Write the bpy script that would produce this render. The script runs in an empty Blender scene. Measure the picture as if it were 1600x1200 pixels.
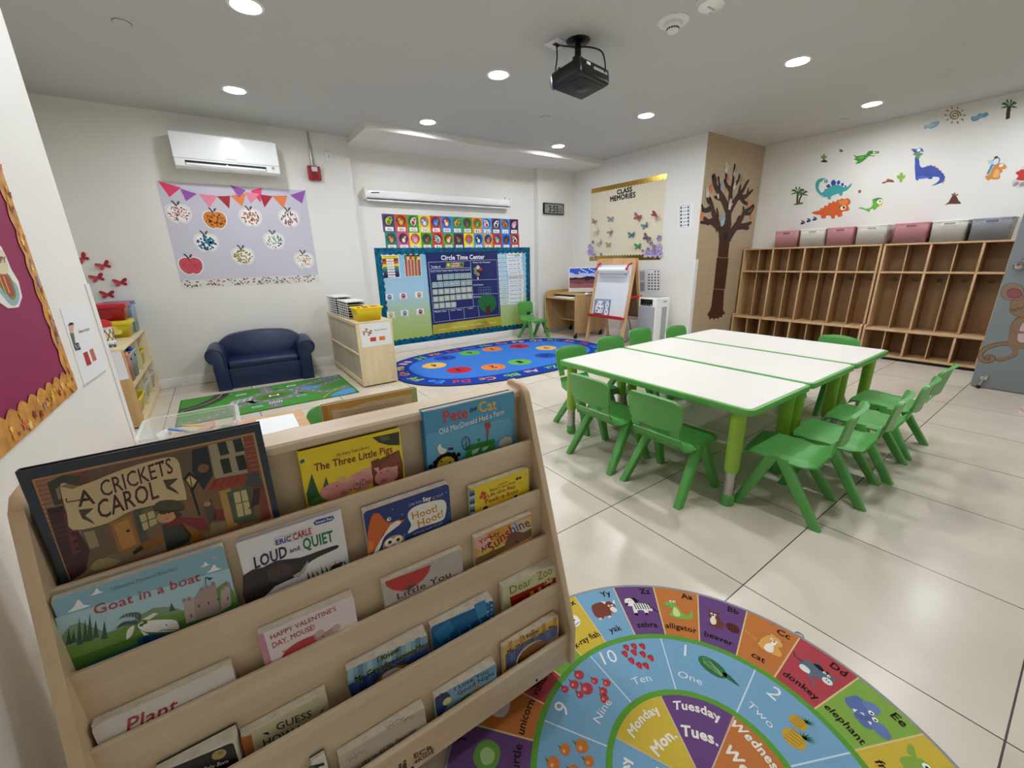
import bpy, bmesh, math, random
from mathutils import Vector, Matrix
random.seed(7)
S = bpy.context.scene
COL = S.collection
PI = math.pi

# ------------------------------------------------------------------ camera
CAM = Vector((0.0, 0.0, 1.12))
FPX = 640.96                      # focal length in pixels of the 1600 x 1200 frame
AX = [Vector((0.8167, -0.5766, -0.0235)), Vector((-0.1852, -0.2233, -0.9570)), Vector((0.5465, 0.7859, -0.2891))]
cd = bpy.data.cameras.new('camera'); cam = bpy.data.objects.new('camera', cd); COL.objects.link(cam)
cd.sensor_fit = 'HORIZONTAL'; cd.sensor_width = 36.0; cd.lens = FPX / 1600 * 36.0
cd.clip_start = 0.02; cd.clip_end = 60
rt, up, bk = AX[0].normalized(), (-AX[1]).normalized(), (-AX[2]).normalized()
m = Matrix((rt, up, bk)).transposed().to_4x4(); m.translation = CAM
cam.matrix_world = m
S.camera = cam

# ------------------------------------------------------------------ world and exposure
W = bpy.data.worlds.new('world'); S.world = W; W.use_nodes = True
W.node_tree.nodes['Background'].inputs[0].default_value = (0.9, 0.95, 1.0, 1)
W.node_tree.nodes['Background'].inputs[1].default_value = 0.15
vs = S.view_settings
vs.view_transform = 'Standard'; vs.look = 'None'; vs.gamma = 1.0; vs.use_curve_mapping = False
vs.exposure = 0.0
S.cycles.max_bounces = 10; S.cycles.diffuse_bounces = 6; S.cycles.glossy_bounces = 4
S.cycles.transmission_bounces = 8; S.cycles.transparent_max_bounces = 12
LAMP_POWER = 265.0                 # emission strength of the ceiling downlight lenses

# ------------------------------------------------------------------ materials
def lin(c):
    if isinstance(c, str):
        c = c.lstrip('#'); c = [int(c[i:i + 2], 16) / 255 for i in (0, 2, 4)]
    return tuple(x / 12.92 if x <= 0.04045 else ((x + 0.055) / 1.055) ** 2.4 for x in c)

def N(nt, t, **k):
    n = nt.nodes.new(t)
    for a, v in k.items():
        setattr(n, a, v)
    return n

def mat(name, col, rough=0.5, metal=0.0, var=0.05, scale=14.0, bump=0.0, coat=0.0, stretch=None, spec=0.5, bscale=None, alpha=1.0, trans=0.0):
    """Principled surface whose colour wavers a little with a noise texture."""
    ma = bpy.data.materials.new(name); ma.use_nodes = True
    nt = ma.node_tree; b = nt.nodes['Principled BSDF']; c = lin(col)
    tc = N(nt, 'ShaderNodeTexCoord'); mp = N(nt, 'ShaderNodeMapping')
    if stretch: mp.inputs['Scale'].default_value = stretch
    nt.links.new(tc.outputs['Object'], mp.inputs['Vector'])
    no = N(nt, 'ShaderNodeTexNoise'); no.inputs['Scale'].default_value = scale; no.inputs['Detail'].default_value = 4
    nt.links.new(mp.outputs[0], no.inputs['Vector'])
    cr = N(nt, 'ShaderNodeValToRGB')
    cr.color_ramp.elements[0].position = 0.3; cr.color_ramp.elements[1].position = 0.7
    cr.color_ramp.elements[0].color = tuple(x * (1 - var) for x in c) + (1,)
    cr.color_ramp.elements[1].color = tuple(min(1, x * (1 + var)) for x in c) + (1,)
    nt.links.new(no.outputs['Fac'], cr.inputs[0]); nt.links.new(cr.outputs[0], b.inputs['Base Color'])
    b.inputs['Roughness'].default_value = rough; b.inputs['Metallic'].default_value = metal
    b.inputs['Specular IOR Level'].default_value = spec
    b.inputs['Coat Weight'].default_value = coat; b.inputs['Coat Roughness'].default_value = 0.12
    b.inputs['Alpha'].default_value = alpha; b.inputs['Transmission Weight'].default_value = trans
    if bump:
        n2 = N(nt, 'ShaderNodeTexNoise'); n2.inputs['Scale'].default_value = bscale or scale * 8
        nt.links.new(mp.outputs[0], n2.inputs['Vector'])
        bp = N(nt, 'ShaderNodeBump'); bp.inputs['Strength'].default_value = bump; bp.inputs['Distance'].default_value = 0.003
        nt.links.new(n2.outputs['Fac'], bp.inputs['Height']); nt.links.new(bp.outputs[0], b.inputs['Normal'])
    return ma

def ink(name, rough, bump=0.0, bscale=400.0, spec=0.4, grain=0.0):
    """Printed surface: flat print colours held per face in the attribute 'ink'."""
    ma = bpy.data.materials.new(name); ma.use_nodes = True
    nt = ma.node_tree; b = nt.nodes['Principled BSDF']
    at = N(nt, 'ShaderNodeAttribute'); at.attribute_name = 'ink'
    tc = N(nt, 'ShaderNodeTexCoord'); no = N(nt, 'ShaderNodeTexNoise'); no.inputs['Scale'].default_value = bscale
    nt.links.new(tc.outputs['Object'], no.inputs['Vector'])
    mr = N(nt, 'ShaderNodeMapRange'); mr.inputs['To Min'].default_value = 1 - grain; mr.inputs['To Max'].default_value = 1 + grain
    nt.links.new(no.outputs['Fac'], mr.inputs['Value'])
    mx = N(nt, 'ShaderNodeVectorMath', operation='SCALE')
    nt.links.new(at.outputs['Color'], mx.inputs[0]); nt.links.new(mr.outputs[0], mx.inputs['Scale'])
    nt.links.new(mx.outputs[0], b.inputs['Base Color'])
    b.inputs['Roughness'].default_value = rough; b.inputs['Specular IOR Level'].default_value = spec
    if bump:
        bp = N(nt, 'ShaderNodeBump'); bp.inputs['Strength'].default_value = bump; bp.inputs['Distance'].default_value = 0.002
        nt.links.new(no.outputs['Fac'], bp.inputs['Height']); nt.links.new(bp.outputs[0], b.inputs['Normal'])
    return ma

def wood(name, c0, c1, rough=0.4, axis=(1.2, 14, 14), scale=3.0, rings=0.0):
    ma = bpy.data.materials.new(name); ma.use_nodes = True
    nt = ma.node_tree; b = nt.nodes['Principled BSDF']
    tc = N(nt, 'ShaderNodeTexCoord'); mp = N(nt, 'ShaderNodeMapping'); mp.inputs['Scale'].default_value = axis
    nt.links.new(tc.outputs['Object'], mp.inputs['Vector'])
    no = N(nt, 'ShaderNodeTexNoise'); no.inputs['Scale'].default_value = scale; no.inputs['Detail'].default_value = 6; no.inputs['Distortion'].default_value = 0.4 + rings
    nt.links.new(mp.outputs[0], no.inputs['Vector'])
    cr = N(nt, 'ShaderNodeValToRGB'); cr.color_ramp.elements[0].position = 0.3; cr.color_ramp.elements[1].position = 0.72
    cr.color_ramp.elements[0].color = lin(c0) + (1,); cr.color_ramp.elements[1].color = lin(c1) + (1,)
    nt.links.new(no.outputs['Fac'], cr.inputs[0]); nt.links.new(cr.outputs[0], b.inputs['Base Color'])
    b.inputs['Roughness'].default_value = rough
    return ma

def weave(name, col, dark, sx, sz, rough=0.5):
    """Perforated / woven plastic: rows of small darker holes."""
    ma = mat(name, col, rough, var=0.03); nt = ma.node_tree; b = nt.nodes['Principled BSDF']
    tc = N(nt, 'ShaderNodeTexCoord'); sp = N(nt, 'ShaderNodeSeparateXYZ'); nt.links.new(tc.outputs['Object'], sp.inputs[0])
    ad = N(nt, 'ShaderNodeMath', operation='ADD'); nt.links.new(sp.outputs[0], ad.inputs[0]); nt.links.new(sp.outputs[1], ad.inputs[1])
    def tri(o, k):
        a = N(nt, 'ShaderNodeMath', operation='MULTIPLY'); a.inputs[1].default_value = k; nt.links.new(o, a.inputs[0])
        s = N(nt, 'ShaderNodeMath', operation='SINE'); nt.links.new(a.outputs[0], s.inputs[0]); return s.outputs[0]
    mu = N(nt, 'ShaderNodeMath', operation='MULTIPLY'); nt.links.new(tri(ad.outputs[0], sx), mu.inputs[0]); nt.links.new(tri(sp.outputs[2], sz), mu.inputs[1])
    gt = N(nt, 'ShaderNodeMath', operation='GREATER_THAN'); gt.inputs[1].default_value = 0.42; nt.links.new(mu.outputs[0], gt.inputs[0])
    mx = N(nt, 'ShaderNodeMixRGB'); mx.inputs[1].default_value = lin(col) + (1,); mx.inputs[2].default_value = lin(dark) + (1,)
    nt.links.new(gt.outputs[0], mx.inputs[0]); nt.links.new(mx.outputs[0], b.inputs['Base Color'])
    bp = N(nt, 'ShaderNodeBump'); bp.inputs['Strength'].default_value = 0.4; bp.inputs['Distance'].default_value = 0.002
    nt.links.new(mu.outputs[0], bp.inputs['Height']); nt.links.new(bp.outputs[0], b.inputs['Normal'])
    return ma

def glow(name, col, strength):
    ma = bpy.data.materials.new(name); ma.use_nodes = True
    b = ma.node_tree.nodes['Principled BSDF']
    b.inputs['Base Color'].default_value = lin(col) + (1,)
    b.inputs['Emission Color'].default_value = lin(col) + (1,); b.inputs['Emission Strength'].default_value = strength
    return ma

def clear(name, col, alpha_mix=0.35, rough=0.15):
    """Thin clear plastic: transparent mixed with a glossy, slightly milky skin."""
    ma = bpy.data.materials.new(name); ma.use_nodes = True
    nt = ma.node_tree; b = nt.nodes['Principled BSDF']; out = nt.nodes['Material Output']
    b.inputs['Base Color'].default_value = lin(col) + (1,); b.inputs['Roughness'].default_value = rough
    tr = N(nt, 'ShaderNodeBsdfTransparent'); mx = N(nt, 'ShaderNodeMixShader')
    lw = N(nt, 'ShaderNodeLayerWeight'); lw.inputs[0].default_value = 0.35
    mr = N(nt, 'ShaderNodeMapRange'); mr.inputs['To Min'].default_value = alpha_mix; mr.inputs['To Max'].default_value = min(1, alpha_mix + 0.5)
    nt.links.new(lw.outputs['Facing'], mr.inputs['Value']); nt.links.new(mr.outputs[0], mx.inputs[0])
    nt.links.new(tr.outputs[0], mx.inputs[1]); nt.links.new(b.outputs[0], mx.inputs[2]); nt.links.new(mx.outputs[0], out.inputs[0])
    return ma

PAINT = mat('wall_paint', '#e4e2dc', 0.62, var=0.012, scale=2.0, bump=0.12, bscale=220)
CEIL = mat('ceiling_paint_dimmed', '#c2c3bf', 0.8, var=0.012, scale=1.5, bump=0.08, bscale=200)  # presumably white ceiling; the little light it gets is put into this grey
TRIM = mat('white_trim_paint', '#e9e9e8', 0.4, var=0.015)
PLAST = mat('white_plastic', '#e9eae8', 0.28, var=0.01, coat=0.3)
PLASTM = mat('white_plastic_matte', '#e4e4e2', 0.5, var=0.01)
GREYP = mat('grey_plastic', '#a9acae', 0.5, var=0.03)
BLACK = mat('black_plastic', '#0b0c0d', 0.32, var=0.1)
DARK = mat('dark_recess', '#0c0c0d', 0.7, var=0.1)
CHROME = mat('chrome', '#d8d8d8', 0.14, metal=1.0, var=0.02)
STEEL = mat('brushed_steel', '#b9b7b3', 0.32, metal=0.9, var=0.12, scale=30, stretch=(1, 1, .08))
GREEN = mat('green_plastic', '#57a04c', 0.38, var=0.035, scale=6, bump=0.05, bscale=500)
GREEN2 = mat('lime_green_enamel', '#8fb73a', 0.36, var=0.03)
EDGE = mat('green_edge_band', '#60a850', 0.35, var=0.03)
LAMI = mat('white_laminate', '#e6e1da', 0.42, var=0.012, scale=30)
NAVY = mat('navy_vinyl', '#18274c', 0.42, var=0.06, scale=10, bump=0.12, bscale=260)
RED = mat('red_plastic', '#c01f22', 0.35, var=0.05)
YELL = mat('yellow_plastic', '#f2d716', 0.35, var=0.04)
BIRCH = wood('birch_ply', '#cbb494', '#dcc9ab', 0.42, (1.0, 9, 9), 2.5)
BIRCHE = wood('birch_edge', '#b99568', '#dcc09a', 0.5, (1, 30, 30), 3)
BIRCHV = wood('birch_ply_upright', '#cdb28c', '#dec8a6', 0.42, (9, 9, 1.0), 2.5)
MAPLE = wood('maple_laminate', '#dcc79a', '#e6d5b0', 0.4, (9, 9, 1.0), 2.5)
OAK = wood('oak_laminate', '#b8945f', '#cba877', 0.42, (9, 9, 0.8), 3)
CUBBY = wood('cubby_birch_shaded', '#94704a', '#a78058', 0.45, (6, 6, 1.0), 2.5)  # same birch as the edges, with the shade inside the bays put into its tone
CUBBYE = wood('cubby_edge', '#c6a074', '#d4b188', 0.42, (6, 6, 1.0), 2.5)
PINE = wood('pine', '#c4976a', '#d9b386', 0.4, (8, 8, 1.0), 3)
PINEH = wood('pine_top', '#c08a5a', '#e3bd92', 0.4, (3, 22, 3), 2.2, rings=1.2)
MATTE = ink('printed_paper', 0.55, spec=0.3)
GLOSS = ink('glossy_print', 0.25, spec=0.5)
CARPET = ink('printed_carpet', 0.95, bump=0.6, bscale=420, spec=0.1, grain=0.10)
FOIL = mat('gold_foil', '#c9a550', 0.22, metal=1.0, var=0.10, scale=24)
TEALF = mat('teal_foil', '#11698c', 0.3, metal=0.6, var=0.5, scale=18)
PAGES = mat('page_edges', '#e4dccb', 0.7, var=0.12, scale=60, stretch=(1, 30, 1))

# ------------------------------------------------------------------ mesh helpers
def nb(): return bmesh.new()

def box(bm, x0, x1, y0, y1, z0, z1, bev=0.0, seg=2, M=None):
    r = bmesh.ops.create_cube(bm, size=1.0)
    T = Matrix.Translation(((x0 + x1) / 2, (y0 + y1) / 2, (z0 + z1) / 2)) @ Matrix.Diagonal((abs(x1 - x0), abs(y1 - y0), abs(z1 - z0), 1))
    vs_ = r['verts']
    bmesh.ops.transform(bm, matrix=T, verts=vs_)
    if bev:
        es = list({e for v in vs_ for e in v.link_edges})
        q = bmesh.ops.bevel(bm, geom=es, offset=bev, segments=seg, profile=0.5, affect='EDGES')
        vs_ = list({v for f in q['faces'] for v in f.verts} | {v for v in vs_ if v.is_valid})
    if M is not None: bmesh.ops.transform(bm, matrix=M, verts=[v for v in vs_ if v.is_valid])
    return bm

def cyl(bm, p0, p1, r0, r1=None, n=16, cap=True):
    p0, p1 = Vector(p0), Vector(p1); r1 = r0 if r1 is None else r1
    d = p1 - p0; L = d.length
    M = Matrix.Translation((p0 + p1) / 2) @ d.to_track_quat('Z', 'Y').to_matrix().to_4x4()
    bmesh.ops.create_cone(bm, cap_ends=cap, segments=n, radius1=max(r0, 1e-5), radius2=max(r1, 1e-5), depth=L, matrix=M)
    return bm

def ball(bm, c, r, sx=1, sy=1, sz=1, n=12):
    M = Matrix.Translation(c) @ Matrix.Diagonal((sx, sy, sz, 1))
    bmesh.ops.create_uvsphere(bm, u_segments=n, v_segments=max(6, n // 2), radius=r, matrix=M); return bm

def sweep(bm, rings, closed=True, caps=True):
    """Skin a list of rings (each a list of points of equal count)."""
    R = [[bm.verts.new(p) for p in ring] for ring in rings]
    n = len(R[0])
    for a, b in zip(R, R[1:]):
        for i in range(n if closed else n - 1):
            j = (i + 1) % n
            try: bm.faces.new((a[i], a[j], b[j], b[i]))
            except ValueError: pass
    if caps and closed:
        bm.faces.new(list(reversed(R[0]))); bm.faces.new(R[-1])
    bmesh.ops.recalc_face_normals(bm, faces=bm.faces)
    return bm

def tube(bm, pts, r, n=8):
    pts = [Vector(p) for p in pts]; rings = []
    for i, p in enumerate(pts):
        d = (pts[min(i + 1, len(pts) - 1)] - pts[max(i - 1, 0)]).normalized()
        a = d.orthogonal().normalized() if i == 0 else (a - d * a.dot(d)).normalized()
        b = d.cross(a)
        rr = r[i] if isinstance(r, (list, tuple)) else r
        rings.append([p + (a * math.cos(t) + b * math.sin(t)) * rr for t in [2 * PI * k / n for k in range(n)]])
    return sweep(bm, rings)

def smooth_pts(pts, k=6):
    """Catmull-Rom through the points."""
    P = [Vector(p) for p in pts]; out = []
    for i in range(len(P) - 1):
        a, b, c, d = P[max(i - 1, 0)], P[i], P[i + 1], P[min(i + 2, len(P) - 1)]
        for s in range(k):
            t = s / k
            out.append(0.5 * ((2 * b) + (c - a) * t + (2 * a - 5 * b + 4 * c - d) * t * t + (3 * b - a - 3 * c + d) * t ** 3))
    out.append(P[-1]); return out

def lathe(bm, prof, c=(0, 0, 0), n=24, ax='Z'):
    rings = []
    for r, z in prof:
        ring = []
        for k in range(n):
            t = 2 * PI * k / n; x, y = r * math.cos(t), r * math.sin(t)
            v = {'Z': (x, y, z), 'Y': (x, z, y), 'X': (z, x, y)}[ax]
            ring.append((v[0] + c[0], v[1] + c[1], v[2] + c[2]))
        rings.append(ring)
    return sweep(bm, rings, caps=prof[0][0] < .002 and prof[-1][0] < .002)

def prism(bm, pts, f0, f1):
    """Extrude a 2D outline; f0/f1 map a 2D point to the two end positions."""
    A = [bm.verts.new(f0(*p)) for p in pts]; B = [bm.verts.new(f1(*p)) for p in pts]
    bm.faces.new(A); bm.faces.new(list(reversed(B)))
    for i in range(len(A)):
        j = (i + 1) % len(A); bm.faces.new((A[j], A[i], B[i], B[j]))
    bmesh.ops.recalc_face_normals(bm, faces=bm.faces); return bm

def rrect(x0, x1, y0, y1, r, n=5):
    o = []
    for cx, cy, a in ((x1 - r, y1 - r, 0), (x0 + r, y1 - r, 90), (x0 + r, y0 + r, 180), (x1 - r, y0 + r, 270)):
        for k in range(n + 1):
            t = math.radians(a + 90 * k / n); o.append((cx + r * math.cos(t), cy + r * math.sin(t)))
    return o

def oval(cx, cy, rx, ry=None, n=20, rot=0):
    ry = rx if ry is None else ry; c, s = math.cos(rot), math.sin(rot)
    return [(cx + rx * math.cos(t) * c - ry * math.sin(t) * s, cy + rx * math.cos(t) * s + ry * math.sin(t) * c) for t in [2 * PI * k / n for k in range(n)]]

def fin(name, bm, ma, parent=None, angle=35, kind=None):
    me = bpy.data.meshes.new(name); bm.to_mesh(me); bm.free()
    for mm in (ma if isinstance(ma, (list, tuple)) else [ma]): me.materials.append(mm)
    if angle:
        me.polygons.foreach_set('use_smooth', [True] * len(me.polygons)); me.set_sharp_from_angle(angle=math.radians(angle))
    o = bpy.data.objects.new(name, me); COL.objects.link(o)
    if parent is not None: o.parent = parent
    if kind: o['kind'] = kind
    return o

def tag(o, label, cat, group=None):
    o['label'] = label; o['category'] = cat
    if group: o['group'] = group
    return o

def thing(name, label, cat, loc=(0, 0, 0), rz=0.0, group=None):
    o = bpy.data.objects.new(name, None); COL.objects.link(o); o.empty_display_size = 0.05
    o.location = loc; o.rotation_euler = (0, 0, rz)
    return tag(o, label, cat, group)

def struct(name, bm, ma, angle=35): return fin(name, bm, ma, None, angle, 'structure')

def dup(root, loc, rz, label, group=None):
    r = root.copy(); COL.objects.link(r); r.location = loc; r.rotation_euler = (0, 0, rz); r['label'] = label
    if group: r['group'] = group
    for ch in list(root.children):
        c = ch.copy(); COL.objects.link(c); c.parent = r
        for g in list(ch.children):
            d = g.copy(); COL.objects.link(d); d.parent = c
    return r

# ------------------------------------------------------------------ printed artwork on a plane
def ray(x, y):
    return AX[0] * ((x - 800) / FPX) + AX[1] * ((y - 600) / FPX) + AX[2]

class Plane:
    """A real plane in the room: origin O, right u, up v, outward normal n."""
    def __init__(s, O, u, v):
        s.O = Vector(O); s.u = Vector(u).normalized(); s.v = Vector(v).normalized(); s.n = s.u.cross(s.v)
    def hit(s, x, y, d=0.0):
        r = ray(x, y); t = ((s.O + s.n * d - CAM).dot(s.n)) / r.dot(s.n); p = CAM + r * t - s.O
        return (p.dot(s.u), p.dot(s.v))
    def matrix(s):
        M = Matrix((s.u, s.v, s.n)).transposed().to_4x4(); M.translation = s.O; return M
    def moved(s, a, b, d=0.0): return Plane(s.O + s.u * a + s.v * b + s.n * d, s.u, s.v)

_gl = {}
def glyphs(txt, bold, slant):
    k = (txt, bold, slant)
    if k not in _gl:
        stamp = bold > 0 and any(ch in 'MWN' for ch in txt)     # sharp-notched capitals are thickened by shifted copies
        cu = bpy.data.curves.new('t', 'FONT'); cu.body = txt; cu.offset = 0 if stamp else bold; cu.shear = slant; cu.resolution_u = 2; cu.space_character = 1.0 + max(0, bold) * 1.6
        o = bpy.data.objects.new('t', cu); COL.objects.link(o)
        bpy.context.view_layer.update()
        me = bpy.data.meshes.new_from_object(o.evaluated_get(bpy.context.evaluated_depsgraph_get()))
        V = [(v.co.x, v.co.y, 0) for v in me.vertices]; Fc = [tuple(p.vertices) for p in me.polygons]
        if stamp:
            V0, F0, n0 = V, Fc, len(V); V, Fc = [], []
            for q, (dx, dy) in enumerate(((0, 0), (bold, 0), (-bold, 0), (0, bold), (0, -bold))):
                V += [(x + dx, y + dy, q) for x, y, _ in V0]; Fc += [tuple(i + q * n0 for i in f) for f in F0]
        bpy.data.objects.remove(o); bpy.data.curves.remove(cu); bpy.data.meshes.remove(me)
        x0 = min(v[0] for v in V); x1 = max(v[0] for v in V)
        _gl[k] = ([((x - x0) / (x1 - x0), y / 0.729, q * 0.00003) for x, y, q in V], Fc, x1 - x0)
    return _gl[k]

class Art:
    """Flat coloured shapes gathered into one mesh lying on a plane; shapes are
    given in plane metres, or in photo/crop pixels when px=True."""
    def __init__(s, P, crop=None, d0=0.0006, step=0.0002):
        s.P = P; s.bm = nb(); s.lay = s.bm.loops.layers.float_color.new('ink'); s.d0 = d0; s.step = step; s.crop = crop
    def at(s, x, y):
        if s.crop: x0, y0, k = s.crop; x, y = x0 + x * k, y0 + y * k
        return s.P.hit(x, y, s.d0)
    def face(s, pts, c, d):
        try: f = s.bm.faces.new([s.bm.verts.new((a, b, d)) for a, b in pts])
        except ValueError: return
        f.normal_update()
        if f.normal.z < 0: f.normal_flip()
        for l in f.loops: l[s.lay] = tuple(c) + (1,)
    def poly(s, c, pts, L=1, px=True, curve=0):
        if px: pts = [s.at(*p) for p in pts]
        if curve:
            q = list(pts); P = [Vector((a, b, 0)) for a, b in q]; n = len(P); o = []
            for i in range(n):
                a, b, e, d = P[i - 1], P[i], P[(i + 1) % n], P[(i + 2) % n]
                for k in range(curve):
                    t = k / curve
                    o.append(0.5 * ((2 * b) + (e - a) * t + (2 * a - 5 * b + 4 * e - d) * t * t + (3 * b - a - 3 * e + d) * t ** 3))
            pts = [(v.x, v.y) for v in o]
        s.face(pts, lin(c), s.d0 + L * s.step); return s
    def slab(s, c, pts, t, px=True, side=None, curve=0):
        """Backing of real thickness t; following layers lie on its front."""
        if px: pts = [s.at(*p) for p in pts]
        if curve:
            bm0 = s.bm; 
        n = len(pts); col = lin(c); sc = lin(side or c)
        s.face(pts, col, s.d0 + t)
        for i in range(n):
            (a, b), (e, f) = pts[i], pts[(i + 1) % n]
            try: fc = s.bm.faces.new([s.bm.verts.new(q) for q in ((a, b, 0), (e, f, 0), (e, f, s.d0 + t), (a, b, s.d0 + t))])
            except ValueError: continue
            for l in fc.loops: l[s.lay] = sc + (1,)
        s.d0 += t; return s
    def line(s, c, pts, w, L=2, px=True):
        """Stroke of width w metres."""
        if px: pts = [s.at(*p) for p in pts]
        c = lin(c); P = [Vector((a, b)) for a, b in pts]; n = len(P)
        nr = []
        for i in range(n):
            d = P[min(i + 1, n - 1)] - P[max(i - 1, 0)]
            d = d.normalized() if d.length > 1e-9 else Vector((1, 0)); nr.append(Vector((-d.y, d.x)))
        for i in range(n - 1):
            a, b, x, y = P[i], P[i + 1], nr[i] * w / 2, nr[i + 1] * w / 2
            s.face([tuple(a - x), tuple(b - y), tuple(b + y), tuple(a + x)], c, s.d0 + L * s.step)
        return s
    def dot(s, c, p, r, L=2, px=True, ry=None, rot=0, n=14):
        a = s.at(*p) if px else p
        s.face(oval(a[0], a[1], r, ry, n, rot), lin(c), s.d0 + L * s.step); return s
    def quad(s, c, p, q, L=1, px=True):
        return s.poly(c, [p, (q[0], p[1]), q, (p[0], q[1])], L, px)
    def text(s, txt, p0, p1, h, c, L=3, px=True, bold=0.0, slant=0.0, top=None, arc=0.0):
        """Lettering with its baseline from p0 to p1; cap height h in metres, or by the point top above p0."""
        if px: p0, p1 = s.at(*p0), s.at(*p1); top = s.at(*top) if top else None
        a, b = Vector(p0), Vector(p1); U = b - a
        Vv = (Vector(top) - a) if top else Vector((-U.y, U.x)).normalized() * h
        V, F, w = glyphs(txt, bold, slant); c = lin(c); d = s.d0 + L * s.step; nrm = Vector((-U.y, U.x))
        q = [(a + U * x + Vv * y + nrm * (arc * 4 * x * (1 - x)), e) for x, y, e in V]
        vv = [s.bm.verts.new((p.x, p.y, d + e)) for p, e in q]
        for f in F:
            try: fc = s.bm.faces.new([vv[i] for i in f])
            except ValueError: continue
            fc.normal_update()
            if fc.normal.z < 0: fc.normal_flip()
            for l in fc.loops: l[s.lay] = c + (1,)
        return s
    def done(s, name, ma, parent=None):
        me = bpy.data.meshes.new(name); s.bm.to_mesh(me); s.bm.free(); me.materials.append(ma)
        o = bpy.data.objects.new(name, me); COL.objects.link(o)
        if parent is not None: o.parent = parent
        else: o.matrix_world = s.P.matrix()
        return o

def pthing(P, name, label, cat, group=None):
    """Empty whose axes are the plane's, so flat parts under it need no offset."""
    o = bpy.data.objects.new(name, None); COL.objects.link(o); o.empty_display_size = 0.05
    o.matrix_world = P.matrix(); return tag(o, label, cat, group)

def center(P, crop, pts):
    """Plane moved to the middle of the given pixel outline (so that the origin sits on the thing)."""
    q = []
    for x, y in pts:
        if crop: x, y = crop[0] + x * crop[2], crop[1] + y * crop[2]
        q.append(P.hit(x, y))
    a = [p[0] for p in q]; b = [p[1] for p in q]
    return P.moved((min(a) + max(a)) / 2, (min(b) + max(b)) / 2)

# ================================================================== ROOM SHELL
HC = 2.425
def floor_material():
    ma = bpy.data.materials.new('porcelain_floor_tile'); ma.use_nodes = True
    nt = ma.node_tree; b = nt.nodes['Principled BSDF']; L = nt.links.new
    g = N(nt, 'ShaderNodeNewGeometry'); sp = N(nt, 'ShaderNodeSeparateXYZ'); L(g.outputs['Position'], sp.inputs[0])
    def edge(o, off, size):
        a = N(nt, 'ShaderNodeMath', operation='SUBTRACT'); a.inputs[1].default_value = off; L(o, a.inputs[0])
        d = N(nt, 'ShaderNodeMath', operation='DIVIDE'); d.inputs[1].default_value = size; L(a.outputs[0], d.inputs[0])
        r = N(nt, 'ShaderNodeMath', operation='ROUND'); L(d.outputs[0], r.inputs[0])
        e = N(nt, 'ShaderNodeMath', operation='SUBTRACT'); L(d.outputs[0], e.inputs[0]); L(r.outputs[0], e.inputs[1])
        q = N(nt, 'ShaderNodeMath', operation='ABSOLUTE'); L(e.outputs[0], q.inputs[0])
        fl = N(nt, 'ShaderNodeMath', operation='FLOOR'); L(d.outputs[0], fl.inputs[0])
        return q.outputs[0], fl.outputs[0]
    ex, fx = edge(sp.outputs[0], 1.3308, 0.6114); ey, fy = edge(sp.outputs[1], 1.1197, 0.6093)
    mn = N(nt, 'ShaderNodeMath', operation='MINIMUM'); L(ex, mn.inputs[0]); L(ey, mn.inputs[1])
    lt = N(nt, 'ShaderNodeMath', operation='LESS_THAN'); lt.inputs[1].default_value = 0.0034; L(mn.outputs[0], lt.inputs[0])
    cx = N(nt, 'ShaderNodeCombineXYZ'); L(fx, cx.inputs[0]); L(fy, cx.inputs[1])
    wn = N(nt, 'ShaderNodeTexWhiteNoise'); L(cx.outputs[0], wn.inputs['Vector'])
    ad = N(nt, 'ShaderNodeVectorMath', operation='ADD'); L(g.outputs['Position'], ad.inputs[0]); L(wn.outputs['Color'], ad.inputs[1])
    no = N(nt, 'ShaderNodeTexNoise'); no.inputs['Scale'].default_value = 2.2; no.inputs['Detail'].default_value = 6; no.inputs['Distortion'].default_value = 0.6
    L(ad.outputs[0], no.inputs['Vector'])
    cr = N(nt, 'ShaderNodeValToRGB'); cr.color_ramp.elements[0].position = 0.3; cr.color_ramp.elements[1].position = 0.72
    cr.color_ramp.elements[0].color = lin('#cdc2b0') + (1,); cr.color_ramp.elements[1].color = lin('#ddd3c3') + (1,)
    L(no.outputs['Fac'], cr.inputs[0])
    mx = N(nt, 'ShaderNodeMixRGB'); mx.inputs[2].default_value = lin('#4a4442') + (1,); L(lt.outputs[0], mx.inputs[0]); L(cr.outputs[0], mx.inputs[1])
    L(mx.outputs[0], b.inputs['Base Color'])
    n2 = N(nt, 'ShaderNodeTexNoise'); n2.inputs['Scale'].default_value = 1.3; n2.inputs['Detail'].default_value = 3; L(g.outputs['Position'], n2.inputs['Vector'])
    mr = N(nt, 'ShaderNodeMapRange'); mr.inputs['From Min'].default_value = 0.2; mr.inputs['From Max'].default_value = 0.8
    mr.inputs['To Min'].default_value = 0.23; mr.inputs['To Max'].default_value = 0.28; L(n2.outputs['Fac'], mr.inputs['Value'])
    L(mr.outputs[0], b.inputs['Roughness']); b.inputs['Specular IOR Level'].default_value = 0.42
    n3 = N(nt, 'ShaderNodeTexNoise'); n3.inputs['Scale'].default_value = 260; L(g.outputs['Position'], n3.inputs['Vector'])
    bp = N(nt, 'ShaderNodeBump'); bp.inputs['Strength'].default_value = 0.05; bp.inputs['Distance'].default_value = 0.002
    L(n3.outputs['Fac'], bp.inputs['Height']); L(bp.outputs[0], b.inputs['Normal'])
    return ma

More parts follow.
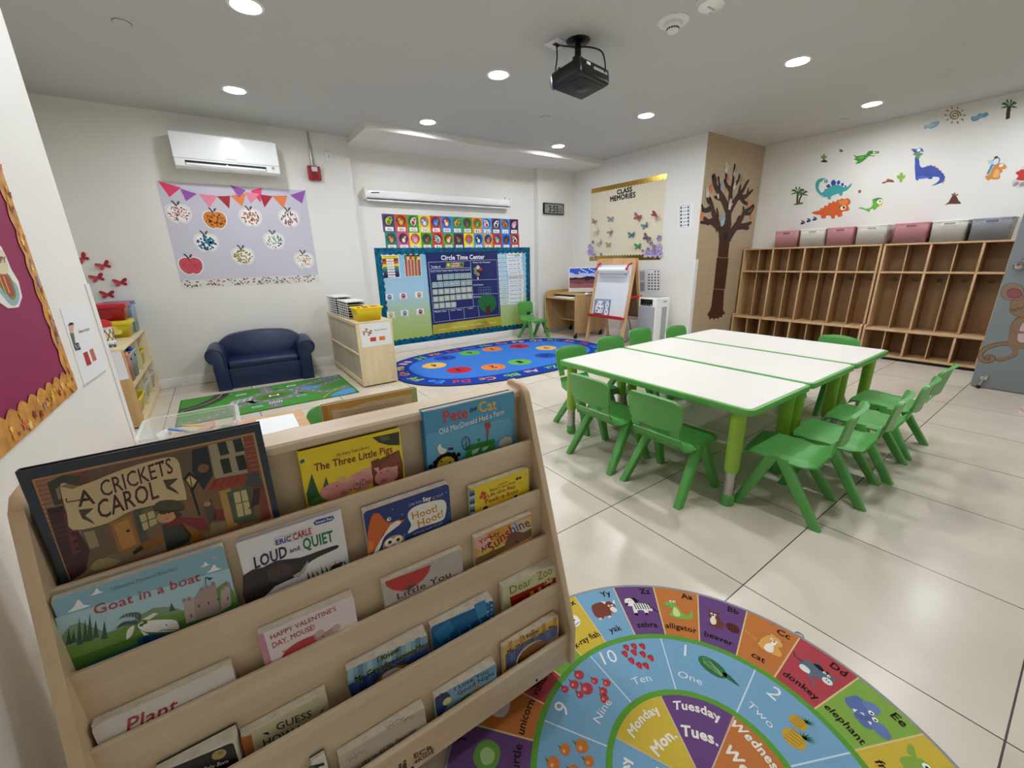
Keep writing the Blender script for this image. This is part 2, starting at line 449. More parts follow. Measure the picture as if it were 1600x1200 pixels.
def tile_wall_material():
    ma = mat('beige_wall_tile', '#b3a083', 0.35, var=0.035, scale=5, stretch=(1, 1, 3)); nt = ma.node_tree; b = nt.nodes['Principled BSDF']; L = nt.links.new
    src = b.inputs['Base Color'].links[0].from_socket
    g = N(nt, 'ShaderNodeNewGeometry'); sp = N(nt, 'ShaderNodeSeparateXYZ'); L(g.outputs['Position'], sp.inputs[0])
    d = N(nt, 'ShaderNodeMath', operation='DIVIDE'); d.inputs[1].default_value = 0.305; L(sp.outputs[2], d.inputs[0])
    f = N(nt, 'ShaderNodeMath', operation='FRACT'); L(d.outputs[0], f.inputs[0])
    lt = N(nt, 'ShaderNodeMath', operation='LESS_THAN'); lt.inputs[1].default_value = 0.012; L(f.outputs[0], lt.inputs[0])
    mx = N(nt, 'ShaderNodeMixRGB'); mx.inputs[2].default_value = lin('#c3b59c') + (1,); L(lt.outputs[0], mx.inputs[0]); L(src, mx.inputs[1]); L(mx.outputs[0], b.inputs['Base Color'])
    return ma

FLOOR = floor_material(); BEIGE = tile_wall_material()
struct('floor', box(nb(), -1.1, 6.2, -1.5, 5.3, -0.1, 0), FLOOR, 0)
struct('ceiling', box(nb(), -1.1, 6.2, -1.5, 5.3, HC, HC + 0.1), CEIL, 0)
T_ = 0.12
for nm, a, ma in (('wall_left', (-0.35 - T_, -0.35, -1.4, 1.98), PAINT), ('wall_left_return', (-0.95, -0.35 - T_, 1.98 - T_, 1.98), PAINT),
                  ('wall_left_rear', (-0.95 - T_, -0.95, 1.98 - T_, 5.07), PAINT), ('wall_back', (-0.95 - T_, 1.45, 5.07, 5.27), PAINT),
                  ('wall_back_alcove', (1.45, 4.05, 5.15, 5.27), PAINT), ('wall_back_column', (4.05, 4.76, 5.05, 5.27), PAINT),
                  ('wall_right', (4.76, 4.76 + T_, 2.93, 5.27), PAINT), ('wall_right_return', (4.762, 6.06, 2.92, 2.93), BEIGE),
                  ('wall_far_right', (6.06, 6.06 + T_, -1.4, 2.92), PAINT), ('wall_front', (-0.35 - T_, 6.06, -1.4 - T_, -1.4), PAINT),
                  ('wall_entry', (5.14, 5.26, -1.4, -0.46), PAINT)):
    struct(nm, box(nb(), *a, 0, HC), ma, 0)
# the white side of the right wall's end shows beside the beige tile
struct('trim_1', box(nb(), 1.45, 4.76, 4.44, 5.15, 2.362, HC), PAINT, 0)                 # dropped soffit over the alcove
bm = nb(); box(bm, -0.352, -0.346, 1.935, 1.984, 0.0, 1.078); box(bm, -0.40, -0.346, 1.979, 1.985, 0.0, 1.078); struct('trim_2', bm, PLASTM, 0)
bm = nb(); box(bm, 4.754, 4.762, 2.914, 2.97, 0.0, 1.078); box(bm, 4.754, 4.80, 2.914, 2.922, 0.0, 1.078); struct('trim_3', bm, PLASTM, 0)
struct('trim_4', box(nb(), 1.452, 1.475, 5.128, 5.15, 0.0, 0.62, 0.003), PLASTM)        # short cable cover beside the bulletin board

def base(name, x0, x1, y0, y1):
    bm = nb(); box(bm, x0, x1, y0, y1, 0, 0.095, 0.006); struct(name, bm, TRIM)
base('baseboard_back', -0.95, 1.45, 5.055, 5.07); base('baseboard_alcove', 1.45, 4.05, 5.135, 5.15); base('baseboard_column', 4.05, 4.76, 5.036, 5.05)
base('baseboard_right', 4.746, 4.76, 2.97, 5.05); base('baseboard_left', -0.95, -0.936, 1.98, 5.07)

PL_BACK = Plane((0, 5.07, 0), (1, 0, 0), (0, 0, 1)); PL_ALC = Plane((0, 5.15, 0), (1, 0, 0), (0, 0, 1)); PL_COL = Plane((0, 5.05, 0), (1, 0, 0), (0, 0, 1))
PL_RIGHT = Plane((4.76, 0, 0), (0, -1, 0), (0, 0, 1)); PL_TREE = Plane((0, 2.92, 0), (1, 0, 0), (0, 0, 1)); PL_FAR = Plane((6.06, 0, 0), (0, -1, 0), (0, 0, 1))
PL_LEFT = Plane((-0.35, 0, 0), (0, 1, 0), (0, 0, 1)); PL_FLOOR = Plane((0, 0, 0), (1, 0, 0), (0, 1, 0)); PL_DOOR = Plane((5.09, 0, 0), (0, -1, 0), (0, 0, 1))

# ------------------------------------------------------------------ ceiling downlights
LENS = glow('downlight_lens', '#f6faff', LAMP_POWER)
def downlight(x, y, label):
    t = thing('downlight', label, 'ceiling light', (x, y, HC), 0, 'recessed ceiling downlights')
    fin('trim_ring', lathe(nb(), [(0.068, 0), (0.088, 0), (0.086, -0.006), (0.072, -0.008), (0.066, -0.003)], n=32), PLAST, t)
    fin('lens', lathe(nb(), [(0.0005, -0.0005), (0.067, -0.0005), (0.067, -0.0015), (0.0005, -0.0015)], n=32), LENS, t)
XS = (0.40, 1.98, 3.69, 5.27)
LN = ['leftmost', 'second', 'third', 'rightmost']
for k, (x, y) in enumerate(((0.40, 2.92), (0.40, 4.215), (1.98, 2.925), (1.98, 4.17), (3.69, 4.207), (3.69, 2.937), (3.67, 1.63), (5.27, 1.64),
                            (1.98, 0.35), (3.8, 0.35), (5.35, 0.36), (0.40, 1.63), (1.98, 1.4))):
    lb = ['lit downlight at the top left, cut by the frame', 'lit downlight above the air conditioner', 'lit downlight just left of the projector',
          'lit downlight over the left half of the soffit', 'lit downlight over the right half of the soffit', 'lit downlight right of and beyond the projector',
          'lit downlight nearest the smoke detectors, high on the right', 'lit downlight by the wall of dinosaur stickers'] + ['lit round downlight overhead, out of the picture'] * 5
    downlight(x, y, lb[k])

def sprinkler(x, y, lb):
    tag_ = thing('sprinkler_cover', lb, 'sprinkler cover', (x, y, HC), 0, 'flush sprinkler covers')
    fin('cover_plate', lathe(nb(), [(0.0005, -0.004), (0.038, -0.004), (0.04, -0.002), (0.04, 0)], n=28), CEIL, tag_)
    fin('gap_ring', lathe(nb(), [(0.0395, -0.0005), (0.0425, -0.0005), (0.0425, -0.0012), (0.0395, -0.0012)], n=28), DARK, tag_)
for p, lb in (((190, 35), 'round flush sprinkler cover above the left wall corner'), ((852, 183), 'round flush sprinkler cover below the projector'),
              ((1319, 187), 'round flush sprinkler cover near the dinosaur wall')):
    r = ray(*p); q = CAM + r * ((HC - CAM.z) / r.z); sprinkler(q.x, q.y, lb)

# smoke detectors
t = thing('smoke_detector', 'white stepped smoke detector right of the projector, the farther of two', 'smoke detector', (2.455, 1.80, HC))
fin('base_plate', lathe(nb(), [(0.0005, 0), (0.088, 0), (0.088, -0.004), (0.078, -0.012), (0.0005, -0.012)], n=36), PLASTM, t)
fin('collar', lathe(nb(), [(0.0005, -0.010), (0.055, -0.010), (0.05, -0.028), (0.038, -0.036), (0.0005, -0.036)], n=32), PLASTM, t)
bm = nb()
for k in range(14):
    a = 2 * PI * k / 14; cyl(bm, (0.034 * math.cos(a), 0.034 * math.sin(a), -0.034), (0.031 * math.cos(a), 0.031 * math.sin(a), -0.046), 0.003, n=6)
fin('sensor_grille', bm, DARK, t)
fin('sensor_cap', lathe(nb(), [(0.0005, -0.044), (0.034, -0.044), (0.031, -0.054), (0.02, -0.060), (0.0005, -0.060)], n=28), PLASTM, t)
t = thing('smoke_detector', 'round white smoke alarm at the top edge of the picture', 'smoke detector', (2.44, 1.56, HC))
fin('base_plate', lathe(nb(), [(0.0005, 0), (0.075, 0), (0.075, -0.012), (0.0005, -0.012)], n=36), PLASTM, t)
fin('housing', lathe(nb(), [(0.0005, -0.010), (0.07, -0.010), (0.066, -0.034), (0.05, -0.042), (0.0005, -0.043)], n=36), PLAST, t)
fin('vent_slot', box(box(nb(), -0.03, 0.03, -0.008, 0.004, -0.0445, -0.041), 0.03, 0.045, 0.02, 0.03, -0.043, -0.038), GREYP, t)

# ------------------------------------------------------------------ projector
PX, PY = 2.14, 2.26
t = thing('projector', 'black ceiling projector with cables hanging from its mount', 'projector', (PX, PY, HC))
fin('mount_plate', lathe(nb(), [(0.0005, 0), (0.075, 0), (0.075, -0.006), (0.06, -0.018), (0.03, -0.024), (0.0005, -0.024)], n=30), BLACK, t)
bm = nb(); cyl(bm, (0, 0, -0.02), (0, 0, -0.11), 0.02, n=16); box(bm, -0.03, 0.03, -0.02, 0.02, -0.15, -0.085, 0.006); box(bm, -0.06, 0.06, -0.07, 0.05, -0.168, -0.148, 0.005); fin('mount_arm', bm, BLACK, t)
RZ = Matrix.Translation((0.0, -0.02, -0.168)) @ Matrix.Rotation(math.radians(8), 4, 'Z') @ Matrix.Rotation(math.radians(-7), 4, 'X')
fin('body', box(nb(), -0.155, 0.155, -0.12, 0.12, -0.095, 0.0, 0.022, 4, M=RZ), BLACK, t)
bm = nb(); box(bm, -0.12, 0.135, -0.09, 0.095, -0.098, -0.093, 0.002, M=RZ); fin('underside_panel', bm, mat('grey_black_plastic', '#15181b', 0.5, var=0.15, scale=40), t)
bm = nb(); lathe(bm, [(0.0005, -0.100), (0.045, -0.100), (0.05, -0.097), (0.05, -0.095), (0.0005, -0.095)], n=28); bmesh.ops.transform(bm, matrix=RZ @ Matrix.Translation((0.02, 0, 0)), verts=bm.verts); fin('fan_grille', bm, BLACK, t)
bm = nb(); cyl(bm, RZ @ Vector((-0.10, 0.10, -0.045)), RZ @ Vector((-0.10, 0.145, -0.045)), 0.036, 0.032, n=24); fin('lens', bm, CHROME, t)
fin('port', box(nb(), -0.02, 0.12, -0.1225, -0.119, -0.045, -0.03, M=RZ), GREYP, t); fin('label', box(nb(), -0.09, -0.055, -0.1225, -0.119, -0.035, -0.02, M=RZ), PLAST, t)
bm = nb(); tube(bm, [RZ @ Vector(p) for p in ((0.15, 0.02, -0.01), (0.175, 0.01, 0.01), (0.21, 0.0, 0.015))], [0.007, 0.006, 0.004]); fin('clamp', bm, BLACK, t)
O2 = Vector((2.05 - PX, 2.36 - PY, 0))
fin('cable', tube(nb(), smooth_pts([O2 + Vector((0, 0, -0.006)), O2 + Vector((-0.005, -0.01, -0.08)), O2 + Vector((-0.035, -0.03, -0.17)), RZ @ Vector((-0.165, 0.03, -0.01)), RZ @ Vector((-0.15, 0.03, -0.03))]), 0.0045), BLACK, t)
fin('cable', tube(nb(), smooth_pts([O2 + Vector((0.01, 0, -0.006)), Vector((-0.03, 0.0, -0.04)), Vector((0.06, -0.04, -0.035)), Vector((0.11, -0.1, -0.07)), RZ @ Vector((0.09, -0.13, -0.01)), RZ @ Vector((0.085, -0.118, -0.04))]), 0.0045), BLACK, t)
t = thing('outlet_plate', 'square white outlet plate on the ceiling behind projector', 'outlet', (2.05, 2.36, HC), math.radians(10))
fin('plate', box(nb(), -0.058, 0.058, -0.058, 0.058, -0.005, 0, 0.002), PLASTM, t); fin('opening', box(nb(), -0.025, 0.03, -0.014, 0.016, -0.0065, -0.004), DARK, t)
[fin('screw', ball(nb(), (0.0, q, -0.005), 0.003), GREYP, t) for q in (-0.042, 0.042)]

# ------------------------------------------------------------------ activity tables
def table(x, y, label):
    t = thing('activity_table', label, 'table', (x, y, 0), 0, 'white activity tables pushed together')
    o = rrect(-0.301, 0.301, -0.606, 0.606, 0.035)
    bm = nb(); sweep(bm, [[(a * k, b * k2, z) for a, b in o] for k, k2, z in ((0.975, 0.985, 0.466), (0.992, 0.996, 0.4665), (1, 1, 0.472), (1, 1, 0.489), (0.993, 0.9965, 0.4945), (0.97, 0.985, 0.4955))]); fin('edge_band', bm, EDGE, t)
    o2 = rrect(-0.284, 0.284, -0.589, 0.589, 0.024); bm = nb(); prism(bm, o2, lambda a, b: (a, b, 0.4945), lambda a, b: (a, b, 0.4965)); fin('tabletop', bm, LAMI, t, 0)
    for sx in (-1, 1):
        for sy in (-1, 1):
            px, py = sx * 0.245, sy * 0.53
            bm = nb(); lathe(bm, [(0.0005, 0.17), (0.029, 0.17), (0.031, 0.18), (0.032, 0.466), (0.0005, 0.466)], (px, py, 0), 22); lg = fin('leg', bm, GREEN2, t)
            bm = nb(); cyl(bm, (px, py, 0.03), (px, py, 0.19), 0.0245, n=20); fin('extension_tube', bm, STEEL, lg)
            bm = nb(); lathe(bm, [(0.0005, 0), (0.027, 0), (0.030, 0.006), (0.029, 0.05), (0.026, 0.055), (0.0005, 0.055)], (px, py, 0), 20); fin('foot', bm, GREEN, lg)
            bm = nb()
            for k in range(4): ball(bm, (px, py - 0.0243, 0.06 + k * 0.027), 0.004, 1, 0.3, 1, 8)
            fin('adjustment_hole', bm, DARK, lg)
    return t
T0 = table(2.02, 1.34, 'white activity table with green edge, nearest the book display')
for x, lb in ((2.63, 'white green-edged activity table in the middle of three'), (3.24, 'white green-edged activity table farthest away, nearest the wooden cubbies')):
    dup(T0, (x, 1.34, 0), 0, lb)

# ------------------------------------------------------------------ children's chairs
def chair():
    t = thing('toddler_chair', 'x', 'chair', (0, 0, 0), 0, 'green plastic children chairs')
    prof = [(.158, .240, .128), (.168, .258, .138), (.158, .276, .145), (.12, .284, .149), (.06, .280, .150), (-.01, .273, .149), (-.07, .271, .145), (-.112, .281, .138), (-.135, .303, .132), (-.146, .324, .130)]
    rings = []
    for i, (y, z, w) in enumerate(prof):
        a = Vector(prof[min(i + 1, len(prof) - 1)][:2]) - Vector(prof[max(i - 1, 0)][:2]); a.normalize(); nn = Vector((a.y, -a.x))   # outward (upward) normal in yz
        if nn.y < 0 and i < 7: nn = -nn
        if i >= 7: nn = Vector((abs(nn.x), abs(nn.y)))
        top = []; bot = []
        for k in range(13):
            u = -1 + 2 * k / 12; x = w * u; e = 0.016 * max(0, (abs(u) - 0.78) / 0.22) ** 2 if i < 8 else 0.0
            dish = 0.006 * (1 - u * u) if 3 <= i <= 7 else 0
            top.append((x, y - nn.x * (dish + e), z - nn.y * (dish + e)))
            bot.append((x * 0.99, y - nn.x * (dish + e + 0.008), z - nn.y * (dish + e + 0.008)))
        rings.append(top + bot[::-1])
    seat = nb(); sweep(seat, rings)
    # cut the grip slot between seat and back: two pillars carry on upwards
    for s in (-1, 1):
        sweep(seat, [[(s * a, -.150 - (z - .338) * .16 - dy, z) for a, dy in ((.085 if z < .37 else .09, 0), (.130, 0), (.130, .010), (.085 if z < .37 else .09, .010))] for z in (.335, .355, .372, .40)])
    box(seat, -0.13, 0.13, -0.10, 0.10, 0.252, 0.262, 0.004)
    fin('seat', seat, GREEN, t, 50)
    rings = []
    VS_ = (0, .04, .12, .3, .5, .66, .78, .87, .94, .98, 1.0)
    for k, v in enumerate(VS_):
        z = .374 + .142 * v; cr_ = .034; e = max(0, z - (.516 - cr_)); e2 = max(0, (.374 + .016) - z)
        w = .136 + .011 * math.sin(PI * min(1, v * 0.9)) - (cr_ - math.sqrt(max(0, cr_ * cr_ - e * e))) * .95 - (.016 - math.sqrt(max(0, .016 ** 2 - e2 * e2))) * .6
        y0 = -.154 - (z - .338) * .16 - (.008 * max(0, v - .9) * 10)
        th = .010 + .008 * max(0, min(1, (v - .8) * 8))
        f = []; g = []
        for q in range(13):
            u = -1 + 2 * q / 12; c = .016 * (1 - u * u); zz = z + 0.010 * (1 - u * u) * v ** 3 + (-0.010 * (1 - u ** 4) if k == 0 else 0)
            f.append((w * u, y0 - c, zz)); g.append((w * u * .98, y0 - c - th, zz - (0.004 if v == 1 else 0)))
        rings.append(f + g[::-1])
    bk_ = nb(); sweep(bk_, rings)
    fin('backrest', bk_, GREEN, t, 50)
    for s in (-1, 1):
        for yt, yb in ((.045, .155), (.012, -.158)):
            rings = []
            for q in (0, .12, .5, .9, 1):
                z = .268 * (1 - q); x = s * (.128 + .032 * q); y = yt + (yb - yt) * q; hw = .021 - .004 * q; hd = .026 - .006 * q
                rings.append([(x + a, y + b, z) for a, b in rrect(-hw, hw, -hd, hd, .008, 3)])
            fin('leg', sweep(nb(), rings), GREEN, t, 50)
    return t
C0 = chair(); C0['label'] = 'green plastic chair nearest the camera, back turned, beside the front left table leg'
C0.location = (1.725, 1.085, 0); C0.rotation_euler = (0, 0, -PI / 2)
RD = math.radians
for x, y, a, lb in ((1.715, 1.49, -90, 'green chair on the long near side, back turned, left of the nearest chair'),
                    (1.985, 1.925, 180, 'green chair at the left end of the table nearest the book display'),
                    (2.462, 1.99, 178, 'green chair at the left end of the middle table, only its back showing'),
                    (2.95, 2.085, 180, 'green chair back left of the farthest table, in front of the air purifier'),
                    (3.29, 1.96, 180, 'green chair tip just showing beyond the left end of the farthest table'),
                    (2.012, 0.665, 8.6, 'green chair in side view at the right end, closest to the camera'),
                    (2.347, 0.598, 6, 'green chair second along the right end of the tables'),
                    (2.735, 0.585, 3, 'green chair third along the right end of the tables'),
                    (3.15, 0.59, -1, 'green chair farthest along the right end, pulled out alone'),
                    (3.545, 1.12, 66 + 8, 'green chair on the far long side of the tables, its back to the cubbies'),
                    (3.765, 4.815, 184, 'green chair by the computer desk at the edge of the blue rug'),
                    (0.36, 1.70, 180, 'green chair mostly hidden behind the book display')):
    dup(C0, (x, y, 0), RD(a), lb)

# ================================================================== BOOK DISPLAY RACK
BX, BY, BA = 0.159, 0.899, -0.021
cB, sB = math.cos(BA), math.sin(BA)
def BW(x, y, z): return Vector((BX + cB * x - sB * y, BY + sB * x + cB * y, z))
rack = thing('book_display_rack', 'birch five-tier book display rack full of picture books, in the foreground', 'book rack', (BX, BY, 0), BA)
HW, TH = 0.457, 0.017
prof = [(0.0, 0.072), (-0.281, 0.072), (-0.281, 0.183), (-0.090, 0.775), (-0.083, 0.795), (-0.062, 0.812), (-0.02, 0.815), (-0.006, 0.810), (0.0, 0.798)]
for s in (-1, 1):
    bm = nb(); xo, xi = s * HW, s * (HW - TH)
    sweep(bm, [[(xo - s * e, cy, cz) for cy, cz in [((y + 0.14) * k - 0.14, (z - 0.44) * k2 + 0.44) for y, z in prof]] for e, k, k2 in ((0, .985, .994), (.003, 1, 1), (TH - .003, 1, 1), (TH, .985, .994))])
    fin('side_panel', bm, BIRCHV, rack)
XI = HW - TH
LED = [(-0.110, 0.670), (-0.150, 0.544), (-0.179, 0.423), (-0.228, 0.302), (-0.268, 0.162)]
bm = nb(); o = [(-0.064, 0.776), (-0.069, 0.781), (-0.069, 0.793), (-0.064, 0.798), (0.0, 0.800), (0.0, 0.776)]
sweep(bm, [[(x, y, z) for y, z in o] for x in (-XI, XI)]); fin('top_rail', bm, BIRCH, rack)
fin('back_panel', box(nb(), -XI, XI, -0.052, -0.044, 0.575, 0.778), BIRCH, rack)
fin('rear_board', box(nb(), -XI, XI, -0.012, -0.004, 0.08, 0.778), BIRCH, rack)
for k, (y, z) in enumerate(LED[:4]):
    zb = LED[k + 1][1] - 0.095
    bm = nb(); o = [(y + .0015, z), (y, z - .0015), (y, zb), (y + .009, zb), (y + .009, z - .0015), (y + .0075, z)]
    sweep(bm, [[(x, a, b) for a, b in o] for x in (-XI, XI)]); fin('tier_panel', bm, BIRCH, rack)
    yb = (LED[k - 1][0] if k else -0.052)
    fin('tier_floor', box(nb(), -XI, XI, y + .009, yb, z - 0.094, z - 0.085), BIRCH, rack)
fin('tier_floor', box(nb(), -XI, XI, -0.255, -0.228, 0.072, 0.080), BIRCH, rack)
bm = nb(); o = [(-0.268, .157), (-0.263, .162), (-0.259, .162), (-0.255, .158), (-0.255, .072), (-0.268, .072)]
sweep(bm, [[(x, a, b) for a, b in o] for x in (-XI, XI)]); fl = fin('front_lip', bm, BIRCH, rack)
for x in (-0.36, 0.0, 0.335): fin('screw', cyl(nb(), (x, -0.2675, 0.083), (x, -0.2695, 0.083), 0.0035, n=10), DARK, fl)
PLIP = Plane(BW(0, -0.268, 0), (cB, sB, 0), (0, 0, 1))
A = Art(PLIP, (480, 1000, 0.2)); c = '#5c4a38'
A.text('ECR', (838, 925), (988, 850), 0, c, bold=0.025, top=(828, 890)); A.text('4KIDS', (835, 972), (990, 880), 0, c, bold=0.025, top=(832, 944))
A.poly(c, [(715, 990), (738, 978), (740, 1040), (716, 1050)]); A.poly(c, [(750, 965), (775, 952), (778, 1000), (752, 1040), (735, 1050)]); A.dot(c, (726, 972), .003); A.dot(c, (763, 944), .003)
a = A.done('maker_logo', MATTE); a.parent = fl; a.matrix_parent_inverse = Matrix.Identity(4); a.matrix_local = (Matrix.Translation((BX, BY, 0)) @ Matrix.Rotation(BA, 4, 'Z')).inverted() @ PLIP.matrix()
for x in (-0.40, 0.36):
    for y in (-0.215, -0.05):
        bm = nb(); cyl(bm, (x - .012, y, .026), (x + .012, y, .026), .026, n=20); w = fin('caster', bm, BLACK, rack)
        bm = nb(); cyl(bm, (x, y, .045), (x, y, .074), .008, n=10); box(bm, x - .018, x + .018, y - .016, y + .016, .05, .056); fin('caster_stem', bm, BLACK, w)
fin('rear_shelf', box(nb(), -XI, XI, -0.004, 0.085, 0.575, 0.587), BIRCH, rack)

# ------------------------------------------------------------------ books in the rack
Z1, Z2, Z3, Z4 = (0, 580, .3), (400, 580, .3), (0, 840, .3), (440, 840, .3)
FLO = [0.585, 0.459, 0.338, 0.217, 0.080]
PAN = [-0.052, -0.110, -0.150, -0.179, -0.228]
def book(label, tier, crop, TL, TR, yl, yr, col, back='#e6ddcc', hard=False, name='board_book', rc=0.006, edge=None, pages=7):
    """A standing book: front cover (returned as an Art to draw on), page boards, back cover."""
    P0 = Plane(BW(0, yl, 0), (cB, sB, 0), (0, 0, 1))
    px = lambda q: (crop[0] + q[0] * crop[2], crop[1] + q[1] * crop[2])
    a0, b0 = P0.hit(*px(TL)); a1, b1 = P0.hit(*px(TR))
    an = BA + math.atan2(yr - yl, a1 - a0)
    L = P0.O + P0.u * a0; O = Vector((L.x, L.y, b0))
    P = Plane(O, (math.cos(an), math.sin(an), 0), (0, 0, 1))
    a1, b1 = P.hit(*px(TR)); w = a1; h = b0 - FLO[tier]
    rt = pthing(P, name, label, 'book', 'books in the display rack')
    tl, tr = PAN[tier] - yl - .001, PAN[tier] - yr - .001
    if tier == 0 and hard == 'rail': tl, tr = .012, .012
    t = .003 if hard else .0022
    A = Art(P, crop, d0=0.0); 
    o = rrect(0, w, -h, 0, .0015 if hard else rc, 4)
    A.slab(col, o, t, px=False, side=edge or ('#e9e0d0' if not hard else col)); A.w, A.h, A.root = w, h, rt; A.d0 += .0001; A.step = .00012
    ins = .004 if hard else .0005
    bm = nb(); k = pages
    for i in range(k):
        f0, f1 = (i + .12) / k, (i + .88) / k
        q = [(ins, -t * 0 - (tl - .003) * f0), (w - ins, -(tr - .003) * f0), (w - ins, -(tr - .003) * f1), (ins, -(tl - .003) * f1)]
        prism(bm, q, lambda a, d: (a, -h + ins, d), lambda a, d: (a, -ins * 1.5, d))
    fin('pages', bm, PAGES, rt, 20)
    bm = nb(); prism(bm, [(0, -tl + .003), (w, -tr + .003), (w, -tr + .0008), (0, -tl + .0008)], lambda a, d: (a, -h, d), lambda a, d: (a, 0, d))
    fin('back_cover', bm, cmat(back), rt, 20)
    if hard:
        bm = nb(); box(bm, -.0015, .0015, -h, 0, -tl + .0008, 0.002, .0012); fin('spine', bm, cmat(edge or col), rt, 40)
    return A
_cm = {}
def cmat(c, r=0.4):
    if (c, r) not in _cm: _cm[(c, r)] = mat('cover_board_' + str(len(_cm)), c, r, var=0.02)
    return _cm[(c, r)]
def close(A): A.done('front_cover', GLOSS, A.root)

# --- tier 0
A = book('dark blue bordered storybook, A Crickets Carol, biggest of the books', 0, Z1, (85, 522), (1352, 266), -0.084, -0.084, '#2b3644', '#2b3644', 'rail', 'picture_book', edge='#222b36')
A.poly('#b9895a', [(165, 565), (1325, 318), (1425, 765), (370, 1108)]).poly('#7a5c40', [(182, 572), (1316, 330), (1412, 764), (372, 1095)], 2)
A.poly('#9c7254', [(185, 575), (450, 520), (520, 730), (560, 900), (300, 900), (250, 760)], 3).poly('#6a5443', [(330, 545), (1000, 400), (1010, 560), (430, 640)], 3)
for k in range(13):                                   # brick courses left and right
    y = 600 + k * 24; A.line('#6b4634', [(190 + k * 7, y), (300 + k * 6, y - 22)], .0012, 4).line('#5a4636', [(460 + k * 40, 548 - k * 10), (470 + k * 40, 640 - k * 14)], .001, 4)
A.poly('#3c3f33', [(245, 580), (330, 540), (420, 545), (415, 580), (300, 600), (330, 690), (285, 700)], 4).poly('#8d8668', [(290, 610), (315, 605), (330, 660), (305, 668)], 5)
A.poly('#43242a', [(250, 740), (340, 720), (470, 930), (440, 1080), (370, 1095), (300, 900)], 4).poly('#6e2f33', [(330, 740), (370, 730), (420, 940), (380, 960)], 5)
for k in range(5): A.dot('#3a1b20', (365 + k * 10, 770 + k * 38), .0028, 6)
A.poly('#231a16', [(245, 718), (330, 700), (332, 722), (250, 745)], 5)
A.poly('#6b5a40', [(420, 830), (560, 795), (600, 960), (480, 990)], 4).poly('#9a9068', [(435, 840), (490, 828), (520, 910), (470, 925)], 5)
A.poly('#9a6a38', [(570, 790), (680, 745), (735, 905), (625, 955)], 5).poly('#b8823f', [(590, 800), (668, 768), (712, 900), (640, 930)], 6).dot('#2c1c10', (668, 830), .0025, 7)
A.poly('#4a4a46', [(690, 720), (735, 712), (780, 900), (740, 912)], 5).poly('#6c6a50', [(710, 735), (835, 690), (850, 790), (745, 855)], 5).poly('#c2b284', [(725, 750), (800, 725), (820, 790), (750, 830)], 6)
A.line('#3e3a2c', [(762, 735), (780, 815)], .0015, 7).line('#3e3a2c', [(735, 790), (812, 760)], .0015, 7)
A.poly('#1e2530', [(1000, 410), (1080, 390), (1110, 540), (1060, 620), (1000, 520)], 4).dot('#7d5a3a', (1060, 505), .008, 5)
A.poly('#a0957a', [(1085, 385), (1265, 345), (1310, 525), (1120, 560)], 4)
for x, y in ((1130, 365), (1210, 348)):
    A.poly('#24302c', [(x, y + 10), (x + 45, y), (x + 65, y + 65), (x + 18, y + 75)], 5).poly('#1f2b28', [(x + 15, y + 95), (x + 62, y + 85), (x + 80, y + 160), (x + 35, y + 170)], 5)
A.poly('#8a4434', [(1265, 345), (1312, 335), (1350, 520), (1290, 530)], 5)
for k in range(7): A.line('#a0755a', [(1270 + k * 6, 372 + k * 24), (1318 + k * 6, 362 + k * 24)], .0012, 6)
A.poly('#963a2c', [(1075, 625), (1120, 560), (1285, 530), (1270, 590)], 6).poly('#4a4a4a', [(1285, 530), (1345, 522), (1370, 600), (1275, 605)], 6)
for k in range(4): A.line('#561c18', [(1130 + k * 38, 560 - k * 8), (1105 + k * 40, 618 - k * 9)], .001, 7)
A.poly('#b58c50', [(1140, 625), (1200, 610), (1240, 815), (1190, 830)], 5).poly('#4c5a48', [(1180, 630), (1300, 600), (1335, 770), (1220, 790)], 6).poly('#c8b888', [(1215, 632), (1282, 615), (1310, 740), (1240, 760)], 7)
A.line('#3c4638', [(1250, 622), (1275, 750)], .0015, 8).line('#3c4638', [(1225, 690), (1300, 672)], .0015, 8)
A.poly('#38272b', [(1320, 610), (1355, 605), (1350, 690), (1290, 720), (1310, 690)], 8).poly('#7d3d30', [(1345, 610), (1375, 600), (1412, 760), (1365, 770)], 6)
A.poly('#8a765c', [(370, 1095), (560, 960), (900, 880), (1250, 800), (1410, 764), (1000, 890), (640, 1005)], 5).poly('#a8966c', [(470, 1030), (520, 975), (630, 985), (560, 1025)], 6, curve=3)
A.line('#1b1715', [(985, 570), (1040, 750)], .003, 6).poly('#26201c', [(955, 560), (985, 520), (1040, 565), (1005, 625)], 6).poly('#cbb27a', [(970, 565), (988, 540), (1025, 568), (1000, 610)], 7).line('#1b1715', [(988, 535), (1002, 615)], .0012, 8)
A.poly('#4d4038', [(1060, 700), (1100, 660), (1130, 760), (1090, 800)], 6).dot('#a88a6a', (1080, 690), .005, 7).poly('#7a2c2c', [(1120, 720), (1160, 715), (1170, 780), (1110, 790)], 6).poly('#8c7a5a', [(1100, 780), (1180, 775), (1190, 835), (1095, 845)], 6)
scroll = [(315, 605), (340, 580), (420, 595), (640, 510), (850, 450), (925, 460), (950, 560), (972, 660), (930, 672), (700, 720), (560, 790), (380, 825), (350, 740)]
A.poly('#54432e', [(x - 4, y + 5) for x, y in scroll], 9, curve=3).poly('#d0ba8e', scroll, 10, curve=3).poly('#8f7a55', [(315, 600), (345, 585), (420, 595), (380, 612)], 11)
ck = '#39221c'
A.text('A', (410, 705), (500, 685), 0, ck, 12, bold=.012, top=(392, 622)).text('CRICKETS', (535, 655), (905, 525), 0, ck, 12, bold=.006, top=(512, 570)).text('CAROL', (520, 770), (830, 655), 0, ck, 12, bold=.010, top=(497, 672))
